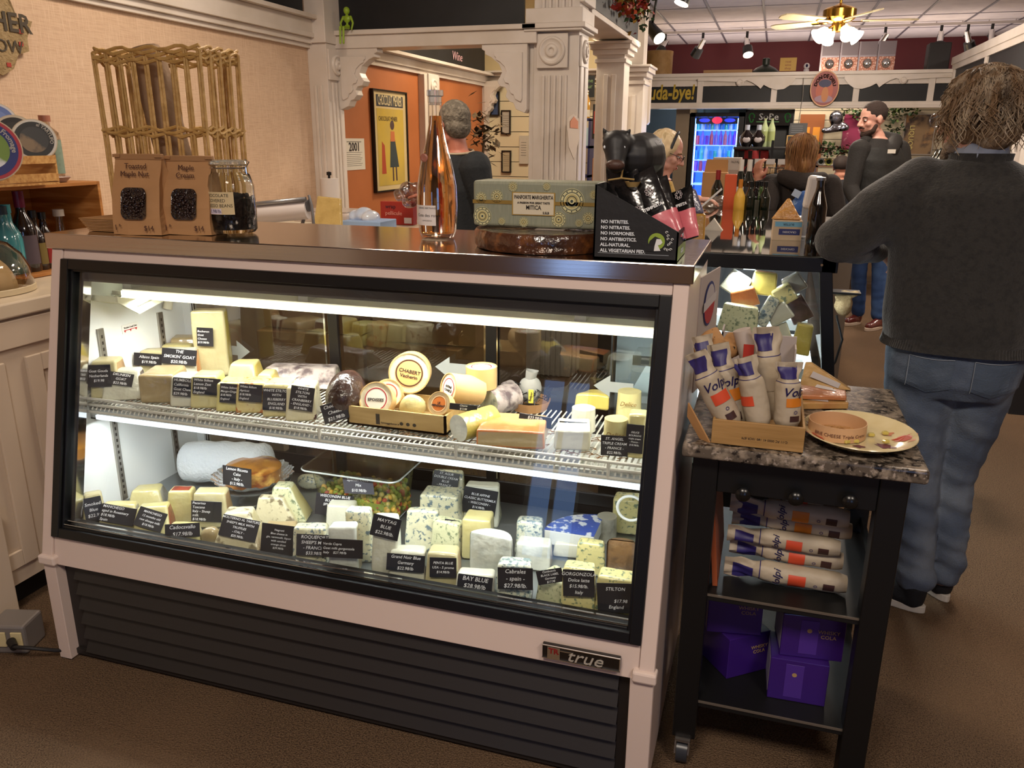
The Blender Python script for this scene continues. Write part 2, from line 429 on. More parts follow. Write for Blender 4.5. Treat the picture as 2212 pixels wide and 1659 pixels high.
# corner post at the end of the linen wall (faces the room)
c=MB()
XA=-2.99; 
c.box((-3,5.02,0),(-2.86,5.22,2.16))
fluted(c,5.04,5.20,-2.86,.0,1.92,3,.012,'x')
rosette(c,(-2.86,5.12,2.03),.065,'x',.095)
fluted(c,-2.98,-2.88,5.02,0,1.9,2,.012)
c.box((-2.995,5.0,2.16),(-2.85,5.3,3.04))
struct('trim_3',c,WHITE,bevel=.003)
# the lintel across to the pillar with its chalkboard
PX0,PX1=-1.50,-1.212
l=MB()
l.box((-2.95,5.14,2.135),(PX0+.03,5.34,2.215)).box((-2.95,5.12,2.215),(PX0+.03,5.36,2.245)).box((-2.95,5.15,2.8),(PX0,5.34,2.87))
struct('trim_4',l,WHITE,bevel=.004)
board('chalkboard',(-2.86,5.2,2.245),(PX0-.07,5.23,2.82),'blank chalkboard above the white lintel left of the fluted pillar')
# curved bracket in the upper corner
cb=MB()
pts=[]
for i in range(13):
    a=R(90+90*i/12); pts.append((-2.72+.16*math.cos(a)*1.0,2.42+.34*math.sin(a)))
outer=[(-2.72,2.9),(-2.72,2.76)]+[(-2.70+.17*math.cos(R(90+90*i/12)),2.45+.33*math.sin(R(90+90*i/12))) for i in range(13)]+[(-2.87,2.245),(-2.95,2.245),(-2.95,2.9)]
cb.prism(outer,'y',5.13,5.19)
struct('trim_5',cb,WHITE)
# pillar
def pillar():
    m=MB()
    m.box((PX0,5.19,0),(PX1,5.46,2.9))
    fluted(m,PX0+.04,PX1-.05,5.19,0,1.95,5,.012); fluted(m,PX0+.03,PX1-.03,5.19,2.33,2.9,5,.012)
    m.box((PX0-.03,5.2,0),(PX0,5.42,2.2)).box((PX1,5.22,0),(PX1+.012,5.30,2.12)).box((PX1,5.34,0),(PX1+.012,5.43,2.12))
    m.box((PX0-.06,5.12,2.215),(PX1+.05,5.5,2.245)).box((PX0-.04,5.135,2.245),(PX1+.03,5.48,2.33)).box((PX0-.05,5.13,2.2),(PX1+.03,5.48,2.215))
    rosette(m,((PX0+PX1)/2-.02,5.178,2.09),.085,'y',.1); rosette(m,(PX1+.0,5.30,2.09),.07,'x',.09)
    m.box((PX1,5.15,2.42),(PX1+.06,5.5,2.5)).box((PX1,5.17,2.36),(PX1+.035,5.48,2.42)).box((PX1,5.13,2.5),(PX1+.09,5.52,2.54))
    return m
struct('trim_6',pillar(),WHITE,bevel=.004)
# beam over the passage beside the pillar with its chalkboard
b=MB().box((-1.5,5.46,2.345),(-1.21,7.45,2.375)).box((-1.215,5.46,2.335),(-1.195,7.45,2.37))
struct('trim_7',b,WHITE,bevel=.003)
board('chalkboard',(-1.24,5.48,2.375),(-1.2,7.3,3.0),'grey chalkboard above the passage beam beneath the autumn garland')
struct('trim_8',MB().box((-1.5,5.5,2.375),(-1.26,7.4,3.04)),WHITE)
# far columns of the passage
def column(x0,x1,y0,y1,top,mat_=WHITE,cap=.05):
    m=MB().box((x0,y0,0),(x1,y1,top))
    fluted(m,x0+.03,x1-.03,y0,0,top-.25,2,.012)
    for k,(e,z0,z1) in enumerate(((.015,top-.16,top-.13),(.03,top-.10,top-.06),(cap,top-.06,top-.02),(cap+.015,top-.02,top))): m.box((x0-e,y0-e,z0),(x1+e,y1+e,z1))
    return m
struct('trim_9',column(-1.47,-1.24,6.95,7.2,2.33),WHITE,bevel=.003)
struct('trim_10',column(-1.40,-1.17,7.55,7.85,2.2),WHITE,bevel=.003)
struct('trim_11',MB().box((-1.38,7.6,2.2),(-1.19,7.8,3.05)),WHITE,bevel=.003)
# corbels
def corbel(name,label,x,y,z,w,s=1,axis='y',t=.09,n='trim'):
    "scroll bracket: hangs from (x,y,z); reaches w along the lintel"
    pr=[(0,0),(1,0),(1,-.07),(.93,-.10),(.93,-.15),(.8,-.19),(.62,-.30),(.55,-.42),(.60,-.50),(.66,-.56),(.60,-.64),(.48,-.66),(.44,-.72),(.47,-.80),(.38,-.88),(.30,-.90),(.24,-1.0),(.05,-1.06),(0,-1.0)]
    m=MB()
    if axis=='y': m.prism([(x+a*w,z+b_*.42*s) for a,b_ in pr],'y',y,y+t)
    else: m.prism([(y+a*w,z+b_*.42*s) for a,b_ in pr],'x',x,x+t)
    inner=[(x+(.10+a*.62)*w,z-.05+b_*.30*s) for a,b_ in pr]
    if axis=='y': m.prism(inner,'y',y-.012,y)
    o=m.build(name,WHITE,bevel=.003); o['kind']='structure'; return o
corbel('trim_12','',-2.86,5.15,2.135,.30,.86)
corbel('trim_13','',PX0-.03,5.15,2.135,-.30,.92)
# alcove: ledge rail, chalkboard, pilaster with rosette, cream back soffit
r=MB().box((-3,5.36,2.135),(-2.955,8.6,2.2)).box((-3,5.36,2.2),(-2.88,8.6,2.225)).box((-3,5.36,2.1),(-2.975,8.6,2.135)).box((-3,5.36,2.8),(-2.95,8.6,2.85))
struct('trim_14',r,WHITE,bevel=.003)
bd=board('chalkboard',(-2.995,5.7,2.225),(-2.97,8.45,2.8),'chalkboard on the ledge above the orange wall with the word Wine')
wall_text('lettering','Wine',(977,128),(998,133),-2.966,PINK,.11,bd)
c=MB().box((-3,6.80,0),(-2.94,7.14,2.1)); fluted(c,6.82,7.12,-2.94,0,1.92,3,.012,'x'); rosette(c,(-2.94,6.97,2.0),.07,'x',.11)
struct('trim_15',c,WHITE,bevel=.003)
r=MB().box((-3,8.55,2.15),(-1.4,8.6,2.2)).box((-3,8.48,2.2),(-1.4,8.6,2.23)).box((-3,8.42,2.23),(-1.4,8.6,2.25)).box((-3.2,8.5,0),(-2.97,8.7,2.15))

struct('trim_16',r,WHITE,bevel=.003)
struct('ceiling_alcove',MB().box((-3.2,5.36,3.0),(-1.5,8.75,3.04)),CREAM)
s=MB(); z=.1
while z<2.15:
    s.box((-2.98,8.6,z),(-1.36,8.62,z+.148)); z+=.155
s.m(1).box((-2.98,8.621,0),(-1.36,8.66,2.2))
struct('wall_alcove_slats',s,[mat('slat_white','#dccfae',.6),m_('#5c5344',.7)])
corbel('trim_17','',-3.0,8.45,2.15,.22,.8)
corbel('trim_18','',-1.24,8.45,2.16,-.32,1.0)

# ---- far valance
v=MB()
YV=11.0
v.box((-1.8,YV-.06,2.335),(2.0,YV+.22,2.375)).box((-1.8,YV-.03,2.30),(2.0,YV+.05,2.335)).box((-1.8,YV,2.215),(2.0,YV+.03,2.30)).box((-1.8,YV-.03,1.985),(2.0,YV+.06,2.03)).box((-1.8,YV-.045,1.955),(2.0,YV+.08,1.985))
for px in (1512,1672,1849,2010):
    c0=at(px,200,y=YV).x; v.box((c0-.035,YV-.015,2.0),(c0+.035,YV+.03,2.32))
struct('trim_19',v,WHITE,bevel=.003)
xs=[-1.8]+[at(px,200,y=YV).x for px in (1512,1672,1849)]+[2.0]
labs=['chalkboard of the far valance with yellow letters ouda-bye','blank chalkboard of the far valance right of the yellow letters','blank far valance chalkboard behind the oval plaque','blank far valance chalkboard right of the oval plaque, above the man in the vest']
for i,(a,b) in enumerate(zip(xs,xs[1:])):
    bd=board('chalkboard',(a+.035,YV,2.03),(b-.035,YV+.02,2.225),labs[i])
    if i==0: text('lettering','ouda-bye!',.25,m_('#b59a3a',.8),bd,M=Matrix.Translation(at(1443,201,y=YV-.006))@Matrix.Rotation(R(90),4,'X'),width=.66,bold=.006,shear=.1)
# scroll-cut boards on the valance
def scroll(x0,s):
    P=[(0,0),(.0,-.03),(.06,-.09),(.14,-.135),(.24,-.145),(.34,-.12),(.42,-.085),(.46,-.13),(.50,-.10),(.58,-.055),(.66,-.03),(.72,-.05),(1.2,-.03),(1.35,-.03),(1.35,0)]
    m=MB(); m.prism([(x0+s*a*.86,2.315+b_*1.0) for a,b_ in P],'y',YV-.045,YV-.02)
    m.lathe([(.045,0),(.045,.012),(.03,.02),(.02,.012),(0,.012)],(x0+s*.645,YV-.03,2.265),20,M=eul(90))
    return m
struct('trim_20',scroll(at(1720,150,y=YV).x,-1),WHITE)
struct('trim_21',scroll(at(1826,150,y=YV).x,1),WHITE)
# ---- partition at the right: chalkboard frieze on a white frame
XP=1.88
p=MB().box((XP-.05,3.5,2.42),(XP+.05,11.0,2.5)).box((XP-.035,3.5,2.36),(XP+.035,11.0,2.42)).box((XP-.04,3.5,1.98),(XP+.04,10.9,2.04)).box((XP-.055,3.5,1.92),(XP+.055,10.9,1.98)).box((XP-.03,3.5,1.86),(XP+.03,10.9,1.92))
for yy in (10.86,9.3,7.7,6.1,4.5): p.box((XP-.03,yy,1.9),(XP+.03,yy+.1,2.45))
p.box((XP-.05,7.6,0),(XP+.05,7.75,1.95))
struct('trim_22',p,WHITE,bevel=.003)
for i,(a,b) in enumerate(((9.4,10.86),(7.8,9.3),(6.2,7.7))):
    board('chalkboard',(XP-.012,a,2.04),(XP+.012,b,2.36),['narrow dark chalkboard in the far bay of the right partition','slate chalkboard in the middle bay of the right partition, upper right','slate chalkboard in the near bay of the right partition at the frame edge'][i])
struct('wall_partition',MB().box((XP-.02,5.6,0),(XP+.02,7.6,1.9)),m_('#cfc6be',.6))
# ---- left service counter with panelled face
CT=m_('#cdbba6',.45)
XC=-2.33
c=MB().box((-2.99,-.6,.1),(XC,3.15,1.0)); c.box((-2.99,3.15,.1),(-2.15,5.0,1.0))
t=thing('service_counter','cream panelled service counter running along the linen wall left of the case','counter',(-2.6,2,0))
c.build('cabinet',CT,t)
MB().rbox((-2.99,-.65,1.0),(XC+.025,3.17,1.05),.006).rbox((-2.99,3.17,1.0),(-2.05,5.0,1.05),.006).build('worktop',mat('cream_laminate','#d3c3ab',.35),t)
MB().box((-2.95,-.6,0),(XC-.06,3.15,.1)).box((-2.95,3.15,0),(-2.2,5,.1)).build('toe_kick',m_('#17120f',.7),t)
pn=MB()
for a,b in ((1.22,1.9),(.35,1.1),(1.98,2.7)):
    pn.box((XC,a,.16),(XC+.012,a+.06,.86)).box((XC,b-.06,.16),(XC+.012,b,.86)).box((XC,a+.0605,.80),(XC+.012,b-.0605,.86)).box((XC,a+.0605,.16),(XC+.012,b-.0605,.22))
pn.box((XC,-.6,.9),(XC+.016,3.15,.99))
pn.build('panel_moulding',CT,t,bevel=.003)
pl=MB().box((XC,1.56,.0),(XC+.05,1.76,.40)); fluted(pl,1.59,1.73,XC+.05,.36,1.0,3,.012,'x'); pl.box((XC,1.58,.3),(XC+.04,1.74,1.0))
pl.build('pilaster',CT,t,bevel=.004)
# ------------------------------------------------------------------ the refrigerated cheese case
XL,XR=-1.99,-.158
def FY(z): return 1.64+(z-.36)*.21/.89 if z>.36 else 1.64
CW=mat('case_white_enamel','#d3bfb4',.3)
LINER=mat('case_liner_white','#e8ebea',.35)
T=thing('refrigerated_display_case','long white refrigerated cheese case with slanted glass front and steel top','display case',(-1.07,2.0,0))
# side panels follow the bent profile
prof=[(1.64,.03),(1.64,.36),(1.85,1.25),(2.37,1.25),(2.37,.03)]
for nm,a,b in (('side_panel',XL,XL+.03),('side_panel',XR-.03,XR)):
    MB().prism(prof,'x',a,b).build(nm,CW,T,bevel=.003)
# corner stiles, bands (front face)
def fbox(mb,x0,x1,z0,z1,d0=0,d1=.02):
    "slab lying in the sloping front plane between depths d0 (front) and d1 behind it"
    mb.hexa([(x0,FY(z0)+d0,z0),(x1,FY(z0)+d0,z0),(x1,FY(z0)+d1,z0),(x0,FY(z0)+d1,z0),(x0,FY(z1)+d0,z1),(x1,FY(z1)+d0,z1),(x1,FY(z1)+d1,z1),(x0,FY(z1)+d1,z1)])
for a,b in ((XL+.001,-1.95),(-.195,XR-.001)):
    f=MB(); fbox(f,a,b,.36,1.25,-.004,.03); f.build('corner_stile',CW,T,bevel=.002)
for a,b in ((1.222,1.25),(.335,.425)):
    f=MB(); fbox(f,-1.949,-.196,a,b,0,.03); f.build('front_band',CW,T,bevel=.002)
for a,b in ((XL-.006,-1.935),(-.21,XR+.006)): MB().rbox((a,1.625,.335),(b,1.66,.365),.006).build('corner_joint',m_('#dcc9be',.35),T)
for a,b in ((XL+.001,-1.945),(-.215,XR-.001)): MB().box((a,1.636,.005),(b,1.72,.34)).build('corner_leg',CW,T,bevel=.002)
# black glazing frame
f=MB()
o_,i_=(-1.95,-.195,.425,1.224),(-1.922,-.223,.452,1.196)
for d0,d1,e in ((-.012,.03,0),(-.002,.05,.012)):
    a0,a1,b0,b1=o_[0]+e,o_[1]-e,o_[2]+e,o_[3]-e
    c0,c1,e0,e1=i_[0],i_[1],i_[2],i_[3]
    if e: c0+=.008;c1-=.008;e0+=.006;e1-=.008
    fbox(f,a0,c0,b0,b1,d0,d1); fbox(f,c1,a1,b0,b1,d0,d1); fbox(f,c0,c1,b0,e0,d0,d1); fbox(f,c0,c1,e1,b1,d0,d1)
f.build('glazing_frame',BLACKM,T,bevel=.002)
f=MB(); fbox(f,-1.922,-.223,.461,.4625,-.001,.004); fbox(f,-1.922,-.223,.470,.4715,.006,.012); f.build('chrome_bead',CHROME,T)
f=MB()
f.poly([(-1.918,FY(.455)+.012,.455),(-.227,FY(.455)+.012,.455),(-.227,FY(1.194)+.012,1.194),(-1.918,FY(1.194)+.012,1.194)])
f.build('front_glass',PANE,T)
# inner mullion by the left edge
f=MB(); fbox(f,-1.90,-1.893,.46,1.19,.02,.05); f.build('inner_trim',CHROME,T)
# steel top
f=MB()
f.rbox((-2.003,1.838,1.251),(-.15,2.352,1.295),.003,2)
f.build('steel_top',STEEL,T)
# liner
LP=[(1.675,.40),(FY(.46)+.02,.46),(FY(1.2)+.02,1.2),(2.33,1.2),(2.33,.40)]
f=MB().prism(LP,'x',-1.96,-1.93).prism(LP,'x',-.20,-.19).box((-1.96,1.86,1.19),(-.19,2.33,1.2)).box((-1.93,2.295,.41),(-1.90,2.33,1.19)).box((-1.93,2.27,1.13),(-.2,2.33,1.19))
f.build('liner',LINER,T)
MB().box((-1.93,1.868,1.155),(-.2,1.885,1.2)).build('header_strip',m_('#5f5c58',.35),T)
MB().box((-1.93,1.70,.40),(-.20,2.30,.42)).box((-1.93,1.675,.405),(-.2,1.70,.43)).build('deck',mat('deck_steel','#9aa0a2',.32,metal=.85),T)
# body below the deck, base and grille
MB().box((XL+.03,1.76,.03),(XR-.03,2.36,.335)).box((XL+.03,2.335,.03),(XR-.03,2.36,.46)).build('base_body',m_('#101010',.6),T)
gr=MB()
for k in range(6):
    z=.318-k*.051
    gr.hexa([(-1.90,1.652,z-.032),(-.245,1.652,z-.032),(-.245,1.69,z-.040),(-1.90,1.69,z-.040),(-1.90,1.672,z+.006),(-.245,1.672,z+.006),(-.245,1.70,z-.0),(-1.90,1.70,z-.0)])
gr.m(0).box((-1.945,1.67,.02),(-1.90,1.74,.335)).box((-.245,1.67,.02),(-.215,1.74,.335)).box((-1.945,1.72,.02),(-.215,1.74,.335)).box((-1.945,1.66,.012),(-.215,1.74,.03))
gr.build('louvre_grille',mat('grille_black','#25211f',.45),T)
# name plate
bp=at(1260,1409,y=1.652); z0=bp.z
npm=MB(); x0=at(1176,1395,y=1.65).x; x1=at(1343,1425,y=1.65).x
npl=MB(); npl.rbox((x0,FY(z0)-.014,z0-.019),(x1,FY(z0)-.002,z0+.019),.002).build('name_plate',m_('#1b1512',.3),T)
pp=[x for x in bpy.data.objects if x.name=='name_plate'][0]
b=MB()
for zz in (z0-.018,z0+.0165): b.box((x0,FY(z0)-.017,zz),(x1,FY(z0)-.013,zz+.0018))
b.box((x1-.002,FY(z0)-.017,z0-.018),(x1,FY(z0)-.013,z0+.018)); b.box((x0+.014,FY(z0)-.018,z0-.016),(x0+.045,FY(z0)-.013,z0+.016)); b.box((x0+.045,FY(z0)-.016,z0+.007),(x0+.075,FY(z0)-.013,z0+.0095))
b.build('badge_rim',CHROME,pp)
Mt=Matrix.Translation((x0+.105,FY(z0)-.016,z0-.001))@Matrix.Rotation(R(90),4,'X')
text('lettering','true',.045,m_('#c9c2b6',.35,metal=.4),pp,M=Mt,width=.085,shear=.3,ext=.001)
Mt=Matrix.Translation((x0+.0295,FY(z0)-.0185,z0+.005))@Matrix.Rotation(R(90),4,'X')
text('lettering','TR',.02,m_('#7c1a18',.4),pp,M=Mt,bold=.0006)
# shelf: wire grid in a white frame, front lip rail on posts
ZS=.797
s=MB()
s.tube([(-1.915,2.19,ZS-.01),(-1.915,1.82,ZS-.01),(-.21,1.82,ZS-.01),(-.21,2.19,ZS-.01)],.005,8)
s.tube([(-1.92,1.85,ZS+.018),(-1.92,1.812,ZS+.012),(-.21,1.812,ZS+.012)],.0045,8)
s.tube([(-1.92,1.812,ZS-.03),(-.21,1.812,ZS-.03)],.0045,8)
for k in range(5): 
    x=-1.92+k*.4; s.tube([(x,1.812,ZS+.012),(x,1.812,ZS-.03)],.0045,6)
x=-1.90
while x<-.22:
    s.tube([(x,1.815,ZS-.024),(x,1.83,ZS-.006),(x,2.2,ZS-.006)],.0026,4); x+=.0155
s.build('wire_shelf',mat('shelf_white_coat','#c9c6bc',.35),T)
s=MB().box((-1.93,1.835,ZS-.062),(-.2,1.845,ZS-.026)).box((-1.93,1.835,ZS-.062),(-.2,2.18,ZS-.058))
s.build('shelf_light_canopy',m_('#b9bab4',.4),T)
s=MB().box((-1.9,1.825,ZS-.058),(-.22,1.832,ZS-.045)); s.build('light_diffuser',mat('diffuser_glow','#f2f6ff',.4,emit=('#e8f2ff',1.5)),T)
# excelsior under the cheeses
rs=random.Random(3); s=MB()
for k in range(420):
    x=rs.uniform(-1.88,-.25); y=rs.uniform(1.83,2.02); a=rs.uniform(0,PI); l=rs.uniform(.02,.045); z=ZS-.002+rs.uniform(0,.006)
    s.tube([(x,y,z),(x+l*.5*math.cos(a),y+l*.5*math.sin(a)*.5,z+.004),(x+l*math.cos(a+.6),y+l*.6*math.sin(a+.6)*.5,z)],.0011,3)
tag(s.build('shredded_paper',m_('#8a6540',.8)),'brown shredded paper strewn on the wire shelf under the cheeses','packing','',kind='stuff')
# shelf standards
for y_,x_ in ((1.915,-1.93),(2.175,-1.93)):
    s=MB().box((x_,y_-.011,.43),(x_+.008,y_+.011,1.0)); s.m(1)
    z=.45
    while z<.99: s.box((x_+.0075,y_-.003,z),(x_+.0086,y_+.003,z+.01)); z+=.02
    s.build('shelf_standard',[m_('#a9a69e',.3,metal=.8),m_('#26221e',.6)],T)
# lamp fixture hanging in the case, along X
s=MB().prism([(1.955,1.12),(1.965,1.090),(2.03,1.090),(2.05,1.125)],'x',-1.86,-.22).box((-1.9,1.957,1.10),(-.22,1.960,1.112))
s.build('lamp_fixture',mat('fixture_white','#e9e6da',.35),T)
for x in (-1.86,-1.25,-.45): MB().box((x,1.96,1.12),(x+.03,2.04,1.19)).build('fixture_bracket',m_('#d9d8cf',.4),T)
s=MB().box((-1.86,1.950,1.094),(-.22,1.957,1.116)); s.build('light_tube',mat('tube_glow','#fffbef',.4,emit=('#fff6df',2.2)),T)
# cream corner trough on the left liner
q=[at(222,650,x=-1.93),at(288,680,x=-1.87),at(375,655,x=-1.93)]
s=MB().prism([(1.90,1.09),(1.98,1.065),(2.20,1.10),(2.20,1.13),(1.985,1.085),(1.91,1.105)],'x',-1.93,-1.83).prism([(1.90,1.09),(1.98,1.04),(2.20,1.08),(2.20,1.1),(1.98,1.06),(1.90,1.11)],'x',-1.835,-1.828)
s.build('drip_trough',m_('#d8d7bd',.4),T)
s=MB().tube([(-1.925,2.20,1.07),(-1.90,2.2,1.045),(-1.905,2.19,1.01)],.016,12); s.build('drain_elbow',m_('#d5d0bb',.5),T)
# load line sticker
c0=at(281,708,x=-1.929); 
s=MB().box((-1.9295,c0.y-.035,c0.z-.014),(-1.928,c0.y+.035,c0.z+.014)); st=s.build('load_line_sticker',m_('#e9e9e4',.5),T)
s=MB().box((-1.928,c0.y-.028,c0.z-.005),(-1.9272,c0.y+.028,c0.z-.003))
for k in (-.024,0,.024): s.prism([(c0.y+k-.004,c0.z-.005),(c0.y+k+.004,c0.z-.005),(c0.y+k,c0.z-.011)],'x',-1.928,-1.9272)
s.build('red_mark',m_('#c2282c',.5),st)
text('lettering','Product Load Line',.009,INK,st,M=Matrix.Translation((-1.9272,c0.y,c0.z+.004))@Matrix.Rotation(R(90),4,'Z')@Matrix.Rotation(R(90),4,'X'),width=.055)
# rear sliding doors
YB=2.31
for k,(a,b) in enumerate(((-1.93,-1.33),(-1.37,-.77),(-.81,-.2))):
    y=YB+(.012 if k%2 else 0)
    d=MB()
    for x in (a,b-.035): d.box((x,y-.006,.45),(x+.035,y+.006,1.15))
    d.box((a+.0352,y-.006,1.115),(b-.0352,y+.006,1.15)).box((a+.0352,y-.006,.45),(b-.0352,y+.006,.49))
    dr=d.build('sliding_door',BLACKM,T,bevel=.001)
    MB().poly([(a+.03,y,.48),(b-.03,y,.48),(b-.03,y,1.12),(a+.03,y,1.12)]).build('pane',thinglass('rear_pane','#b9bdb6',0,1.6),dr)
    MB().box((b-.05,y-.008,.60),(b-.044,y-.006,1.09)).build('edge_strip',CHROME,dr)
    MB().box((a+.036,y-.008,.5),(a+.04,y-.006,1.1)).build('edge_strip',CHROME,dr)
# arrow stickers
for px,py,s_ in ((508,757,1),(978,795,-1),(1325,836,-1)):
    c0=at(px,py,y=YB-.012); w_=.06
    P=[(c0.x+s_*w_,c0.z),(c0.x+s_*.01,c0.z+.036),(c0.x+s_*.01,c0.z+.016),(c0.x-s_*w_*(1 if s_<0 else .2),c0.z+.016),(c0.x-s_*w_*(1 if s_<0 else .2),c0.z-.016),(c0.x+s_*.01,c0.z-.016),(c0.x+s_*.01,c0.z-.036)]
    MB().prism(P,'y',YB-.014,YB-.012).build('arrow_sticker',m_('#b9bcb8',.5),T)
# ------------------------------------------------------------------ cheeses and their chalk cards
def wrapm(n,c,**k): return mat(n,c,k.pop('rough',.34),coat=k.pop('coat',.75),bump=k.pop('bump',(22,.45)),**k)
CH={
 'ivory':wrapm('ivory_paste','#c2b88e',mix=('#b3a67a',8,.4,.7)),
 'white':wrapm('white_paste','#cdcbb8',mix=('#bab79f',10,.45,.7)),
 'yellow':wrapm('yellow_paste','#c4b35c',mix=('#b8a248',9,.4,.7)),
 'pale':wrapm('pale_yellow_paste','#c8be88',mix=('#b9ab6c',9,.4,.7)),
 'apricot':wrapm('apricot_paste','#d3c183',mix=('#b0641f',60,.52,.62)),
 'cranberry':wrapm('cranberry_paste','#d2c8a4',mix=('#4a1f22',42,.63,.68)),
 'blueb':wrapm('blueberry_paste','#d0c38d',mix=('#59455a',38,.62,.72)),
 'mango':wrapm('mango_paste','#cdc27c',mix=('#a39342',50,.55,.68)),
 'blue':wrapm('blue_veined_paste','#d3d0b2',mix=[('#b9b28c',8,.4,.7),('#66757a',95,.54,.63)]),
 'bluex':wrapm('heavy_blue_paste','#cfd0bb',mix=[('#7f9192',80,.48,.60),('#4b5d66',120,.56,.66)]),
 'stilton':wrapm('stilton_paste','#d0c588',mix=[('#6f7d62',90,.54,.64)]),
 'green':wrapm('herb_paste','#c9c8a0',mix=('#748062',100,.55,.66)),
 'pepper':wrapm('pepper_paste','#d3cdac',mix=[('#a35439',60,.6,.68),('#6f8088',40,.6,.7)]),
 'truffle':wrapm('truffle_paste','#cfc5a2',mix=('#7c7056',45,.52,.62)),
 'tan':wrapm('tan_paste','#a8956f',mix=('#98835c',9,.4,.7)),
 'choc':wrapm('chocolate_paste','#2c1812',mix=('#4a2e24',20,.5,.7),bump=(30,1.0),coat=.5,rough=.3),
 'mottle':wrapm('mottled_rind','#a89b96',mix=('#55484a',26,.45,.6),bump=(20,.8)),
 'mould':wrapm('mould_log','#b4b59d',mix=('#4d5c55',24,.5,.64),bump=(20,.8)),
 'fog':wrapm('cloudy_white','#cfd0c4',mix=('#9aa09c',14,.45,.7),bump=(18,.8)),
 'r_dark':wrapm('dark_rind','#3a2a2d',mix=('#5a4648',22,.45,.65)),
 'r_red':wrapm('red_rind','#94402c',mix=('#6e2a20',20,.45,.65)),
 'r_grey':wrapm('grey_rind','#a29d8d',mix=('#6c685c',18,.45,.65),bump=(24,.9)),
 'r_tan':wrapm('tan_rind','#a8885e',mix=('#8b6a42',14,.45,.65)),
 'r_white':wrapm('bloomy_rind','#d8d4c8'),
 'r_orange':wrapm('orange_rind','#c0703a',mix=('#d1a066',10,.45,.65)),
 'r_wine':wrapm('wine_rind','#8f1f26'),
 'r_brown':wrapm('brown_rind','#80603f',mix=('#4d3a28',18,.45,.65),bump=(24,.9)),
}
FOILW=wrapm('white_foil','#d6d8d2',bump=(9,.5))
FACES={}
def solve_h(P0,fr,tiltd,ytop):
    "height whose top edge shows at picture row ytop"
    lo,hi=.005,.6
    for _ in range(40):
        h=(lo+hi)/2
        if pix(P0+fr*(tiltd*h)+V((0,0,h)))[1]>ytop: lo=h
        else: hi=h
    return h
KINDS={'w':'cheese_wedge','b':'cheese_block'}
